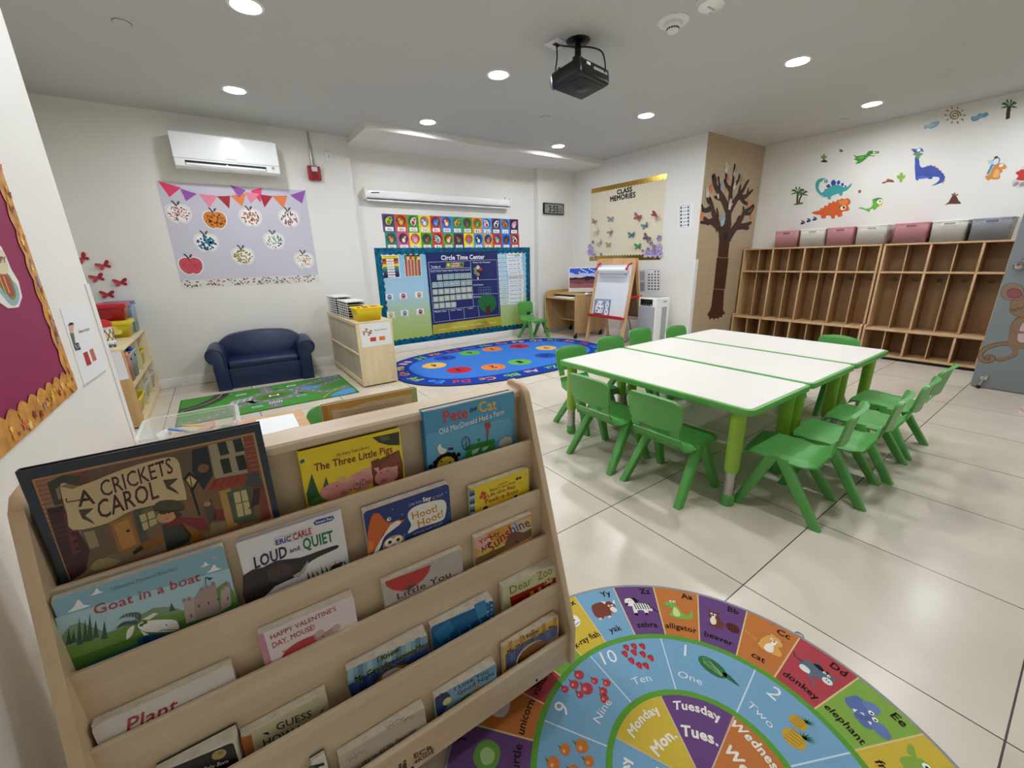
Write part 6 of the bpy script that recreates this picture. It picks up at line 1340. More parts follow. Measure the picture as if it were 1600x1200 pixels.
for r, row in enumerate(ROWS):
    for k, (x, y) in enumerate(row):
        nn += 1; q = [(x - 32, y - 32), (x + 30, y - 35), (x + 33, y + 31), (x - 29, y + 35)]; P = center(PL_ALC, ZK, q); A = Art(P, ZK, d0=.0086); A.slab('#c9d0b4', q, .0006)
        A.poly('#6d8a5c', [(x - 24, y - 24), (x + 22, y - 27), (x + 25, y + 23), (x - 21, y + 27)]); A.poly('#7fb0cc' if r < 2 else '#d4dae0', [(x - 19, y - 19), (x + 17, y - 22), (x + 20, y + 18), (x - 16, y + 22)], 2)
        A.text(str(nn), (x - 9 if nn > 9 else x - 4, y + 11), (x + 9 if nn > 9 else x + 3, y + 10), 0, '#f2f4f6' if r < 2 else '#7a92a6', 3, bold=.03, top=(x - 9 if nn > 9 else x - 4, y - 8))
        tag(A.done('date_card', MATTE), 'small calendar date card, %s in the %s row of the chart' % (ordn[k], ordn[r]), 'date card', 'date cards in the pocket chart')
SCH = ['Arrival Breakfast', 'Morning Meeting', 'Center Time', 'Circle Time', 'Story Music Movement', 'Lunch', 'Nap Time', 'Snack', 'Center Time', 'Music Motion', 'Closing Circle', 'Story Time']
for k, (x, y) in enumerate([(1147, 147), (1145, 215), (1150, 264), (1153, 318), (1165, 373), (1170, 427), (1170, 476), (1170, 533), (1170, 588), (1172, 640), (1170, 690), (1172, 738)]):
    h = 34 if k == 0 else 25; q = [(x - 95, y - h + 4), (x + 95, y - h - 6), (x + 97, y + h - 6), (x - 93, y + h + 3)]; P = center(PL_ALC, ZK, q); A = Art(P, ZK, d0=.0044); A.slab('#cfd3d6' if k == 5 else '#e9ecee', q, .0006)
    A.text(SCH[k], (x - 76, y + 10), (x + 20 if k else x + 60, y + 4), 0, '#2c3036', 3, bold=.01, top=(x - 76, y - 6)); A.quad('#3a3f46', (x + 40, y - 18), (x + 62, y + 6), 2).dot('#e9ecee', (x + 51, y - 6), .012, 3)
    if k == 0: A.text('8:15', (x + 10, y + 24), (x + 66, y + 18), 0, '#1c1e22', 4, bold=.02, top=(x + 10, y + 2))
    tag(A.done('schedule_strip', MATTE), 'white daily schedule strip, %s from the top beside the calendar chart' % (ordn + ['eighth', 'ninth', 'tenth', 'eleventh', 'lowest'])[k], 'schedule strip', 'activity strips right of the chart')
for k, y in enumerate((165, 218, 271, 328, 381, 443, 497, 546, 603, 656, 711, 752)):
    x = 940 + k * 3.4; q = [(x - 10, y - 16), (x + 92, y - 21), (x + 94, y + 12), (x - 8, y + 17)]; P = center(PL_ALC, ZK, q); A = Art(P, ZK, d0=.0044); A.slab('#d9e4ea', q, .0006)
    A.text('%d:%02d-%d:%02d' % (8 + k // 2, (k % 2) * 30, 8 + (k + 1) // 2, ((k + 1) % 2) * 30), (x + 14, y + 5), (x + 78, y + 1), 0, '#2c3036', 3, bold=.01, top=(x + 14, y - 7))
    tag(A.done('time_strip', MATTE), 'small clock-time strip, %s from the top against the chart edge' % (ordn + ['eighth', 'ninth', 'tenth', 'eleventh', 'lowest'])[k], 'time strip', 'time strips right of the chart')
# wall sign on the cabinet end
ZS = (510, 440, .075); q = [(680, 885), (1305, 812), (1420, 1560), (830, 1690)]
ZS2 = (500, 450, .14164); q = [(430, 400), (770, 362), (798, 612), (468, 660)]
P = center(PCAB, ZS2, q); A = Art(P, ZS2); A.slab('#e9eaec', q, .0008); A.text('Blocks Station', (605, 472), (735, 456), 0, '#3a3a3e', 3, bold=.01, top=(604, 458)); A.poly('#c9442a', [(552, 548), (618, 540), (622, 585), (556, 592)]).poly('#d9822f', [(652, 538), (716, 528), (720, 572), (656, 578)])
for x, y, c in ((485, 492, '#5a3a2c'), (512, 460, '#4a3428'), (540, 498, '#4a3428'), (560, 478, '#5a3a2c')): A.dot(c, (x, y), .012, 2).dot('#d9a888', (x, y + 4), .009, 3).poly('#5a4a4a', [(x - 8, y + 14), (x + 8, y + 12), (x + 8, y + 28), (x - 7, y + 30)], 2)
tag(A.done('station_sign', MATTE), 'white Blocks Station sign with an orange square on the cabinet end', 'sign')
# clock
q = [PL_COL.hit(*p) for p in ((848, 316), (880, 319.5), (878.5, 337), (848.5, 334))]; cx, cz = sum(p[0] for p in q) / 4, sum(p[1] for p in q) / 4; w = (q[1][0] - q[0][0]) / 2; h = (q[0][1] - q[3][1]) / 2
P = PL_COL.moved(cx, cz); t = pthing(P, 'digital_clock', 'black digital wall clock showing 3:55 on the column', 'clock')
fin('case', box(nb(), -w, w, -h, h, 0, .028, .006), BLACK, t); A = Art(P, d0=.0282); A.poly('#878b88', [(-w * .90, -h * .80), (w * .90, -h * .80), (w * .90, h * .80), (-w * .90, h * .80)], 1, px=False)
A.text('3:55', (-w * .52, -h * .62), (w * .42, -h * .62), h * 1.2, '#101213', 2, px=False, bold=.02).text('PM', (w * .52, -h * .1), (w * .78, -h * .1), h * .3, '#17191a', 2, px=False).text('-', (-w * .8, 0), (-w * .68, 0), h * .5, '#17191a', 2, px=False).text('42', (w * .52, -h * .6), (w * .78, -h * .6), h * .4, '#17191a', 2, px=False)
A.done('display', GLOSS, t)

# ================================================================== CLASS MEMORIES WALL
ZR = (780, 240, .266667); ZM = (900, 250, .125)
cr = [PL_RIGHT.hit(780 + x * .266667, 240 + y * .266667) for x, y in ((540, 210), (985, 115), (943, 615), (530, 635))]
x0, x1 = (cr[0][0] + cr[3][0]) / 2, (cr[1][0] + cr[2][0]) / 2; zt, zb = (cr[0][1] + cr[1][1]) / 2, (cr[2][1] + cr[3][1]) / 2; hw, hh = (x1 - x0) / 2, (zt - zb) / 2
P = PL_RIGHT.moved((x0 + x1) / 2, (zt + zb) / 2); t = pthing(P, 'memory_board', 'cream Class Memories wall board with gold scalloped borders', 'bulletin board')
A = Art(P, d0=.0003); A.slab('#dfd6bf', [(-hw, -hh), (hw, -hh), (hw, hh), (-hw, hh)], .0015, px=False); A.done('backing_paper', MATTE, t)
scallop('gold_border', P, hw, hh, .065, .05, FOIL, t, .0022, 't'); scallop('gold_border', P, hw, hh, .075, .05, FOIL, t, .0022, 'b')
A = Art(P, ZM, d0=.003); A.text('CLASS', (512, 432), (703, 390), 0, '#17181a', 1, bold=.05, top=(508, 374)).text('MEMORIES', (428, 522), (745, 462), 0, '#17181a', 1, bold=.05, top=(426, 458)); A.done('lettering', MATTE, t)
bfc = [mat('butterfly_paper_%d' % i, c, .5, var=.35, scale=60) for i, c in enumerate(('#a88a72', '#8f95a4', '#9c5a66', '#b05560', '#5f8288', '#b0a2a0', '#8a6a6a', '#4f7f8a', '#7a5f6c', '#a89c8c', '#a8a06a', '#4f8f4a'))]
BN = ['tan', 'grey-blue', 'large plum red', 'red', 'blue-green', 'pale grey', 'dusty brown', 'teal', 'large mauve', 'beige', 'olive yellow', 'bright green']
for k, (x, y, r, s) in enumerate(((238, 770, -.35, .07), (440, 742, -.1, .08), (782, 715, -.4, .09), (1008, 695, -.9, .07), (870, 822, .3, .075), (285, 885, .9, .06), (455, 893, .8, .065), (702, 938, 0, .08), (895, 975, -.6, .09), (308, 1035, .7, .07), (413, 1062, -.1, .07), (782, 1080, 0, .08))):
    a, b = PL_RIGHT.hit(900 + x * .125, 250 + y * .125)
    butterfly3(PL_RIGHT.moved(a, b, .002), s * .8, r, bfc[k], 'paper_butterfly', '%s paper butterfly stuck on the Class Memories board' % BN[k], 'butterflies on the memory board', .35 if k not in (3, 5, 6) else 1.3, BLACK)
LIL = [mat('lilac_paper_%d' % i, c, .6, var=.12, scale=40) for i, c in enumerate(('#a99bd0', '#8f86a8', '#b8acd8', '#8a7f88'))]
fw = [(218, 1028, .028, 3), (180, 1080, .04, 0), (210, 1112, .042, 2), (175, 1150, .042, 0), (190, 1185, .04, 2), (235, 1190, .042, 0), (318, 1180, .026, 3), (1048, 978, .04, 1), (945, 1045, .032, 1), (985, 1088, .036, 1), (1050, 1085, .048, 2), (908, 1122, .036, 1), (975, 1135, .044, 1), (1035, 1140, .046, 0), (880, 1185, .04, 2), (938, 1180, .042, 2), (1000, 1185, .044, 0), (1062, 1180, .044, 2), (840, 1135, .022, 3)]
for k, (x, y, s, c) in enumerate(fw):
    a, b = PL_RIGHT.hit(900 + x * .125, 250 + y * .125); side = x < 500
    t = pthing(PL_RIGHT.moved(a, b, .002), 'paper_flower', 'lilac paper flower in the %s corner cluster of the Class Memories board' % ('left' if side else 'right'), 'flower', 'lilac flowers in the %s cluster' % ('left' if side else 'right'))
    for p in range(5):
        an = 2 * PI * p / 5 + k; bm = nb(); o = closed_curve([(0, 0), (.35, .3), (.75, .35), (1, 0), (.75, -.35), (.35, -.3)], 2); cc, ss = math.cos(an), math.sin(an)
        sweep(bm, [[((u * cc - v * ss) * s, (u * ss + v * cc) * s, .003 + .35 * u * u * s + e) for u, v in o] for e in (0, .001)]); fin('petal', bm, LIL[c], t, 0)
    fin('flower_centre', ball(nb(), (0, 0, .006), .16 * s, 1, 1, .6, 8), LIL[3], t)
q = [(1285, 560), (1470, 535), (1445, 858), (1278, 870)]; P = center(PL_RIGHT, ZM, q); A = Art(P, ZM); A.slab('#e9eaee', q, .001)
A.line('#5a5f78', [(1300, 575), (1425, 560), (1410, 840), (1298, 850), (1300, 575)], .004, 2)
for k in range(6):
    y = 600 + k * 44; A.poly('#2a2f44', [(1308, y - 16), (1325, y - 14), (1322, y + 14), (1306, y + 12)], 2).poly('#2a2f44', [(1395, y - 24), (1412, y - 24), (1408, y + 6), (1394, y + 6)], 2).line('#7a7f90', [(1335, y), (1385, y - 8)], .008, 2)
tag(A.done('notice_sheet', MATTE), 'white sheet with rows of small dark figures near the tree wall', 'sheet')
ZE = (860, 380, .133333)
q = [(1030, 312), (1115, 305), (1110, 575), (1030, 582)]; P = center(PL_RIGHT, ZE, q); A = Art(P, ZE); A.slab('#d3d4da', q, .001); A.poly('#a9aab4', [(1045, 330), (1105, 325), (1104, 430), (1045, 435)]).poly('#9a9ba6', [(1045, 460), (1103, 456), (1102, 560), (1045, 565)])
for k in range(16): A.line('#85868f', [(1050, 340 + k * 14), (1100, 337 + k * 14)], .004, 2)
tag(A.done('notice_sheet', MATTE), 'grey printed sheet partly behind the easel, left of the icon sheet', 'sheet')
q = [(1130, 305), (1300, 300), (1285, 560), (1130, 553)]; P = center(PL_RIGHT, ZE, q); A = Art(P, ZE); A.slab('#e6e7ea', q, .001); A.line('#6a6c74', [(1140, 312), (1290, 308), (1277, 552), (1138, 545), (1140, 312)], .004, 2); rs = random.Random(9)
for r in range(7):
    for c in range(4):
        if r == 0 and c < 2: continue
        x, y = 1155 + c * 36, 333 + r * 34; A.poly('#2f3138', [(x + rs.uniform(-10, 10), y + rs.uniform(-10, 10)) for _ in range(1)] + [(x - 9, y + 6), (x + 8, y + 9), (x + 10, y - 7), (x - 6, y - 9)][:3], 2).dot('#3a3c44', (x, y), .010, 3, ry=.012)
tag(A.done('icon_sheet', MATTE), 'white sheet with a grid of small black icons over the air purifier', 'sheet')

# ================================================================== PAPER TREE
ZT = (1080, 240, .23346); t = pthing(center(PL_TREE, ZT, [(70, 80), (420, 80), (420, 1110), (70, 1110)]), 'paper_tree', 'brown paper tree with branches and paper hands on the beige tile wall', 'wall tree')
PT_ = Plane(t.matrix_world.translation, PL_TREE.u, PL_TREE.v); br = '#4a2d22'
for nm, q, d in (('trunk_sheet', [(148, 908), (220, 912), (215, 1010), (212, 1045), (228, 1072), (208, 1080), (205, 1098), (190, 1092), (182, 1108), (165, 1100), (150, 1112), (142, 1098), (122, 1112), (118, 1090), (106, 1080), (125, 1050), (135, 1020)], .0008), ('trunk_sheet', [(172, 696), (250, 700), (225, 908), (150, 905)], .0016), ('trunk_sheet', [(188, 575), (258, 580), (245, 697), (178, 692)], .0024)):
    A = Art(PT_, ZT, d0=d); A.slab(br, q, .0006, side='#8a7466'); A.done(nm, MATTE, t)
A = Art(PT_, ZT, d0=.0032); br2 = '#432a20'
A.slab(br2, [(165, 480), (190, 505), (225, 470), (232, 400), (262, 395), (270, 470), (262, 505), (290, 490), (310, 505), (275, 560), (262, 590), (188, 580), (185, 530)], .0008)
def limb(pts, w0, w1):
    P = [Vector(A.at(*p)) for p in pts]; n = len(P)
    L, R = [], []
    for i in range(n):
        d = (P[min(i + 1, n - 1)] - P[max(i - 1, 0)]).normalized(); nr = Vector((-d.y, d.x)); w = (w0 + (w1 - w0) * i / (n - 1)) / 2; L.append(P[i] - nr * w); R.append(P[i] + nr * w)
    for i in range(n - 1): A.face([tuple(L[i]), tuple(L[i + 1]), tuple(R[i + 1]), tuple(R[i])], lin(br2), A.d0 + .0001 + limb.k * .00002)
    A.face(oval(P[-1].x, P[-1].y, w1 / 2, None, 8), lin(br2), A.d0 + .0001 + limb.k * .00002); limb.k += 1
limb.k = 0
for pts, w0, w1 in (([(248, 470), (248, 390), (225, 330), (205, 290), (175, 240), (155, 200), (145, 150)], .14, .04), ([(160, 210), (165, 180), (155, 140)], .06, .03), ([(185, 260), (190, 200), (182, 160)], .06, .03), ([(205, 300), (185, 300), (160, 290)], .06, .03),
                    ([(250, 400), (270, 360), (300, 310), (320, 280), (350, 240), (370, 200), (385, 180)], .12, .03), ([(262, 330), (265, 270), (260, 240), (240, 220), (225, 180)], .10, .04), ([(265, 270), (275, 220), (285, 150), (292, 75)], .07, .03), ([(240, 220), (235, 160), (232, 100)], .05, .025), ([(280, 210), (310, 190), (325, 145)], .06, .03),
                    ([(320, 290), (360, 290), (390, 265), (410, 245)], .07, .03), ([(375, 280), (380, 250), (382, 235)], .05, .025), ([(335, 300), (360, 330), (385, 335)], .06, .03), ([(320, 270), (325, 240), (330, 215)], .06, .03),
                    ([(275, 520), (310, 470), (340, 430), (355, 395), (390, 370), (415, 345)], .11, .03), ([(345, 430), (352, 380), (348, 360)], .06, .03), ([(360, 400), (395, 400), (420, 355)], .05, .03), ([(300, 490), (350, 485), (385, 470), (402, 462)], .09, .03), ([(345, 485), (370, 500), (385, 498)], .06, .03), ([(315, 470), (312, 440), (325, 420)], .06, .03),
                    ([(185, 510), (170, 450), (150, 400), (140, 350), (125, 300)], .12, .04), ([(135, 360), (115, 375), (85, 380), (72, 345)], .08, .03), ([(95, 375), (75, 385)], .05, .03), ([(185, 490), (140, 455), (110, 460), (65, 460)], .10, .03), ([(115, 458), (90, 435), (70, 430)], .06, .03), ([(165, 450), (180, 420), (172, 370)], .06, .03), ([(125, 330), (110, 310), (105, 290)], .05, .025), ([(120, 455), (112, 475)], .05, .03)): limb([tuple(v)[:2] for v in smooth_pts([(a, b, 0) for a, b in pts], 3)], w0, w1)
A.poly('#2c1a14', [(232, 515), (245, 550), (230, 600), (216, 560)], 12)
A.done('branches', MATTE, t)
def hand(x, y, s, rot, c, lb, cat='paper hand', name='paper_hand'):
    a, b = PL_TREE.hit(1080 + x * .23346, 240 + y * .23346); P = PL_TREE.moved(a, b, .0055); A = Art(P, d0=0); cc, ss = math.cos(rot), math.sin(rot); R_ = lambda pts: [((u * cc - v * ss) * s, (u * ss + v * cc) * s) for u, v in pts]
    palm = [(-.30, -.5), (.25, -.5), (.38, .0), (.72, .28), (.64, .40), (.34, .22)]
    for x_, l in ((.30, .85), (.12, 1.0), (-.08, .95), (-.27, .75)): palm += [(x_ + .07, .15), (x_ + .07, l), (x_ - .05, l), (x_ - .06, .15)]
    A.slab(c, R_(palm + [(-.38, .1)]), .001, px=False); return tag(A.done(name, MATTE), lb, cat, 'paper hands and leaves on the tree')
for x, y, s, r, c, lb in ((105, 270, .075, .3, '#d9d0cc', 'white paper hand at the far left branch of the tree'), (232, 105, .08, .2, '#cfc8c0', 'cream paper hand at the top of the tree'), (290, 130, .085, -.4, '#b3aca4', 'grey paper hand at the top right of the tree'), (240, 175, .06, 0, '#d0707a', 'pink paper hand near the tree top'), (200, 215, .06, .2, '#8fb0c8', 'pale blue paper hand in the upper branches'), (228, 262, .055, -.2, '#d99a7a', 'peach paper hand in the upper branches'), (285, 222, .06, -.2, '#ddd6d0', 'white paper hand right of the upper branch fork'), (256, 350, .085, 0, '#d8cfd4', 'white paper hand on the main branch, below the middle'), (205, 455, .10, .1, '#9fb8cc', 'large blue paper hand in the left fork'), (195, 185, .05, .5, '#c9c06a', 'small yellow paper hand in the upper left branches'), (178, 290, .045, .8, '#d8d2c8', 'small white paper hand on a left twig'), (330, 180, .045, -.3, '#a8806a', 'small tan paper hand at upper right twig')): hand(x, y, s, r, c, lb)
for x, y, c, lb in ((133, 233, '#d9744a', 'orange paper leaf high on the left side of the tree'), (68, 420, '#d9824a', 'orange paper leaf at the lowest left twig'), (385, 335, '#d98a5a', 'orange paper leaf on the right side of the tree'), (404, 415, '#d08a5a', 'orange paper leaf on the lower right twig')):
    a, b = PL_TREE.hit(1080 + x * .23346, 240 + y * .23346); A = Art(PL_TREE.moved(a, b, .0055), d0=0); A.slab(c, closed_curve([(0, .05), (.03, .02), (.035, -.02), (0, -.05), (-.035, -.02), (-.03, .02)], 2), .001, px=False); tag(A.done('paper_leaf', MATTE), lb, 'paper leaf', 'paper hands and leaves on the tree')

# ================================================================== DINOSAUR STICKERS
ZD = (1200, 140, .25)
def sticker(name, lb, cat, shapes, group='dinosaur wall stickers', PLN=None, crop=None):
    PLN = PLN or PL_FAR; crop = crop or ZD
    allp = [p for s in shapes if s[0] != 'd' for p in s[2]] or [s[2] for s in shapes]
    A = Art(center(PLN, crop, allp), crop, d0=.0006)
    for k, s in enumerate(shapes):
        if s[0] == 'p': A.poly(s[1], s[2], k, curve=s[3] if len(s) > 3 else 3)
        elif s[0] == 'l': A.line(s[1], s[2], s[3], k)
        else: A.dot(s[1], s[2], s[3], k, ry=s[4] if len(s) > 4 else None)
    return tag(A.done(name, MATTE), lb, cat, group)
def palm(x, y, s, lean, lb):
    sh = [('l', '#4a3a1e', [(x, y), (x + lean * .3, y - 40 * s), (x + lean, y - 80 * s)], .024 * s)]
    for dx, dy in ((-55, 10), (-50, -18), (-20, -38), (18, -38), (48, -22), (52, 8)): tx, ty = x + lean, y - 82 * s; sh.append(('p', '#3f6a30', [(tx, ty + 6 * s), (tx + dx * .5 * s, ty + dy * .9 * s - 8 * s), (tx + dx * s, ty + dy * s + 6 * s), (tx + dx * .5 * s, ty + dy * .6 * s + 6 * s)], 2))
    return sh
sticker('palm_sticker', 'pair of green palm trees sticker left of the teal dinosaur', 'sticker', palm(182, 712, .85, 5, '') + palm(192, 714, .75, 22, '') + [('p', '#4a7a34', [(160, 722), (180, 708), (220, 706), (215, 716)], 2)])
sticker('palm_sticker', 'single green palm tree sticker at the top right corner', 'sticker', palm(1498, 184, 1.0, 10, ''))
sticker('dinosaur_sticker', 'teal long-necked dinosaur sticker with blue back plates', 'sticker', [('p', '#2f4f9a', [(350, 632), (360, 618), (370, 632)], 1), ('p', '#3a4f9c', [(362, 606), (378, 590), (390, 600), (382, 616)], 2), ('p', '#33489a', [(392, 580), (410, 563), (425, 578), (418, 600), (400, 600)], 2), ('p', '#33489a', [(428, 580), (445, 566), (452, 582), (440, 596)], 2), ('p', '#3a4f9c', [(455, 590), (470, 582), (474, 598), (462, 604)], 2), ('p', '#3a4f9c', [(476, 600), (490, 600), (486, 612)], 2),
    ('p', '#3fa3a0', [(296, 600), (305, 570), (330, 555), (355, 555), (375, 568), (370, 582), (350, 585), (335, 575), (320, 590), (318, 620), (335, 645), (355, 630), (400, 600), (440, 595), (475, 610), (500, 605), (524, 583), (518, 605), (490, 632), (468, 640), (465, 660), (448, 664), (444, 650), (425, 655), (395, 668), (392, 686), (374, 685), (370, 672), (335, 672), (308, 645)], 2), ('l', '#bfe0d8', [(305, 640), (325, 662), (345, 668)], .012), ('d', '#f2f2ee', (352, 572), .018), ('d', '#1c2a2c', (355, 572), .009)])
sticker('dinosaur_sticker', 'orange triceratops sticker with a frown', 'sticker', [('p', '#d9622f', [(270, 770), (300, 760), (322, 755), (330, 740), (345, 742), (355, 722), (370, 728), (382, 706), (398, 710), (405, 695), (422, 705), (432, 690), (450, 688), (460, 680), (480, 685), (500, 678), (515, 695), (512, 715), (498, 725), (512, 740), (505, 755), (490, 760), (470, 762), (462, 775), (465, 788), (440, 798), (430, 785), (418, 790), (418, 805), (396, 806), (392, 790), (365, 788), (360, 804), (332, 804), (330, 785), (300, 782)], 2), ('p', '#e58a4a', [(440, 700), (470, 690), (500, 690), (495, 715), (460, 722)], 2), ('d', '#f4efe6', (470, 738), .026), ('d', '#3a1f14', (474, 738), .012), ('p', '#f4ead8', [(505, 730), (516, 738), (506, 748)], 0), ('d', '#3f7a3a', (447, 735), .010), ('l', '#b04a20', [(455, 726), (480, 730)], .008)])
for k, (x, y) in enumerate(((215, 833), (252, 820), (290, 810))):
    sticker('footprint_sticker', 'dark blue dinosaur footprint sticker, %s of three in a row' % ('leftmost', 'middle', 'rightmost')[k], 'sticker', [('p', '#2f3a50', [(x - 12, y + 10), (x - 6, y - 4), (x + 6, y - 2), (x + 12, y + 6)], 2), ('d', '#2f3a50', (x + 6, y - 8), .010), ('d', '#2f3a50', (x + 13, y - 2), .008), ('d', '#2f3a50', (x - 2, y - 12), .008)])
sticker('cactus_sticker', 'small green cactus sticker on a brown mound, upper left', 'sticker', [('p', '#7a9a4a', [(344, 442), (342, 415), (348, 402), (356, 405), (356, 440)], 2), ('p', '#7a9a4a', [(344, 432), (332, 428), (332, 414), (338, 414), (346, 424)], 2), ('p', '#7a9a4a', [(354, 430), (368, 424), (366, 414), (360, 416), (352, 424)], 2), ('p', '#3f2a1c', [(332, 448), (350, 438), (370, 446), (368, 454), (336, 454)], 2)])
sticker('cactus_sticker', 'light green cactus sticker left of the blue dinosaur', 'sticker', [('p', '#8ab84a', [(822, 575), (820, 540), (828, 520), (842, 520), (844, 545), (838, 578)], 2), ('p', '#8ab84a', [(825, 560), (806, 552), (808, 535), (816, 536), (826, 545)], 2), ('p', '#8ab84a', [(840, 560), (858, 548), (856, 534), (848, 536), (838, 548)], 2)])
sticker('rock_sticker', 'brown rocks sticker left of the light green cactus', 'sticker', [('p', '#8a4a34', [(712, 580), (740, 572), (755, 560), (785, 568), (785, 580), (750, 578), (720, 588)], 2), ('p', '#b06a4a', [(738, 566), (752, 556), (762, 564), (748, 572)], 2)])
sticker('beetle_sticker', 'tiny grey-blue bug sticker near the upper cactus', 'sticker', [('p', '#4a5a78', [(448, 390), (455, 375), (465, 378), (468, 388)], 2), ('d', '#6a7a90', (450, 378), .008)])
sticker('beetle_sticker', 'tiny reddish bug sticker right of the teal dinosaur', 'sticker', [('p', '#8a4a58', [(564, 642), (568, 628), (580, 628), (582, 640), (572, 648)], 2), ('d', '#c07a80', (574, 636), .006)])
sticker('dinosaur_sticker', 'green flying reptile sticker at the top', 'sticker', [('p', '#4a9a3f', [(530, 405), (550, 415), (580, 412), (612, 405), (628, 385), (650, 382), (690, 385), (695, 395), (672, 402), (650, 402), (640, 410), (668, 412), (660, 418), (630, 416), (605, 440), (570, 462), (545, 462), (560, 448), (535, 435), (548, 428)], 2), ('d', '#f0f2ea', (668, 388), .016), ('d', '#1c2a1c', (671, 388), .007), ('p', '#6ab84a', [(560, 425), (600, 415), (585, 435)], 2)])
sticker('dinosaur_sticker', 'green lizard dinosaur sticker with a yellow mouth, below the bug', 'sticker', [('p', '#6ab04a', [(565, 742), (585, 735), (610, 745), (640, 738), (655, 715), (652, 690), (670, 680), (690, 675), (712, 680), (718, 700), (705, 725), (685, 735), (672, 750), (660, 752), (655, 745), (640, 750), (635, 765), (622, 762), (605, 752), (580, 745)], 2), ('p', '#3f8a4a', [(650, 688), (690, 678), (712, 682), (700, 690), (668, 696)], 2), ('d', '#f2efd8', (698, 700), .024), ('d', '#e0c24a', (704, 720), .016), ('d', '#1c2a1c', (700, 698), .008)])
blue = [('p', '#c98a4a', [(985, 490), (995, 472), (1005, 484), (1020, 466), (1028, 480), (1045, 474), (1050, 488), (1066, 488), (1068, 502), (1084, 506), (1084, 520), (1100, 524), (1098, 540), (1110, 545), (1100, 560), (1105, 570), (1090, 590), (1080, 560), (1040, 500)], 1)]
sticker('dinosaur_sticker', 'tall blue long-necked dinosaur sticker with an orange back ridge', 'sticker', blue + [('p', '#3f55a8', [(918, 425), (942, 425), (948, 470), (965, 488), (1010, 474), (1045, 485), (1080, 510), (1106, 545), (1095, 575), (1065, 590), (1018, 603), (1050, 585), (1070, 565), (1068, 548), (1030, 545), (1028, 556), (1005, 560), (990, 550), (965, 552), (945, 548), (942, 562), (922, 560)], 2), ('p', '#4a6ab0', [(905, 385), (895, 372), (915, 370), (930, 372), (950, 364), (968, 372), (970, 392), (955, 385), (945, 395), (925, 392)], 2), ('p', '#6a9a6a', [(905, 405), (925, 390), (950, 395), (970, 402), (952, 415), (945, 432), (925, 425), (920, 412)], 2), ('d', '#f0f0ea', (942, 378), .014), ('p', '#5a72c0', [(930, 560), (950, 540), (1010, 548), (980, 556)], 2), ('l', '#1c2440', [(908, 388), (930, 392)], .006)])
sticker('volcano_sticker', 'brown smoking volcano sticker', 'sticker', [('p', '#5a3a2e', [(1102, 722), (1130, 702), (1150, 665), (1175, 662), (1190, 692), (1208, 712), (1170, 715), (1130, 716)], 2), ('l', '#8a4a34', [(1160, 662), (1150, 652)], .012), ('l', '#8a4a34', [(1166, 660), (1168, 645)], .012), ('l', '#8a4a34', [(1172, 662), (1190, 655)], .012)])
sticker('dinosaur_sticker', 'small orange dinosaur sticker holding a blue butterfly net', 'sticker', [('l', '#5a8ab0', [(1372, 530), (1412, 450)], .018), ('d', '#5a8ab0', (1424, 450), .026, .036), ('d', '#d9e6ec', (1424, 450), .018, .027), ('p', '#b8d0dc', [(1372, 445), (1400, 440), (1412, 462), (1385, 470)], 2), ('p', '#cf8a3f', [(1360, 540), (1385, 530), (1400, 495), (1420, 470), (1445, 462), (1470, 460), (1490, 480), (1485, 495), (1462, 500), (1468, 512), (1450, 525), (1452, 548), (1440, 560), (1415, 562), (1390, 560), (1378, 570), (1362, 556)], 2), ('p', '#e2b070', [(1420, 500), (1445, 505), (1440, 545), (1405, 548)], 2), ('d', '#f0ead8', (1458, 474), .014), ('d', '#7a4a1c', (1425, 424), .012)])
sticker('dinosaur_sticker', 'red baby dinosaur sticker hatching from a spotted egg, at the right edge', 'sticker', [('p', '#d0ccc8', [(1522, 585), (1540, 560), (1575, 550), (1610, 560), (1625, 585), (1605, 612), (1560, 615), (1530, 605)], 2), ('p', '#c03a34', [(1545, 520), (1570, 508), (1590, 490), (1620, 480), (1640, 500), (1630, 560), (1580, 568), (1550, 560), (1565, 540)], 2), ('p', '#d8d4d0', [(1575, 500), (1590, 478), (1620, 470), (1640, 485), (1610, 495)], 2), ('d', '#9a9490', (1552, 588), .016), ('d', '#9a9490', (1590, 592), .018), ('d', '#9a9490', (1540, 598), .010)])
for nm, pts, lb in (('a', [(975, 235), (985, 222), (1005, 220), (1020, 205), (1045, 200), (1070, 198), (1068, 215), (1050, 232), (1020, 245), (995, 240), (980, 248)], 'pale blue cloud sticker left of the sun'), ('b', [(1268, 185), (1275, 168), (1300, 165), (1320, 150), (1345, 150), (1365, 140), (1378, 155), (1360, 172), (1330, 178), (1305, 195), (1280, 198)], 'blue cloud sticker right of the sun')):
    sticker('cloud_sticker', lb, 'sticker', [('p', '#8fb2c0' if nm == 'a' else '#6a9ab8', pts, 3), ('p', '#a9c6d2' if nm == 'a' else '#82aec8', [((x - pts[0][0]) * .6 + pts[0][0] + 12, (y - pts[0][1]) * .6 + pts[0][1] - 4) for x, y in pts], 3)])
sun = [('l', '#9a8452', [(1168 + (4 + q * 1.45) * math.cos(q * .55), 162 + (4 + q * 1.3) * math.sin(q * .55)) for q in range(24)], .010)]
for k in range(10): an = 2 * PI * k / 10; sun.append(('l', '#9a7c4a', [(1168 + 48 * math.cos(an), 160 + 40 * math.sin(an)), (1168 + 68 * math.cos(an), 160 + 56 * math.sin(an))], .009))
sticker('sun_sticker', 'brown spiral sun sticker with short rays', 'sticker', sun)

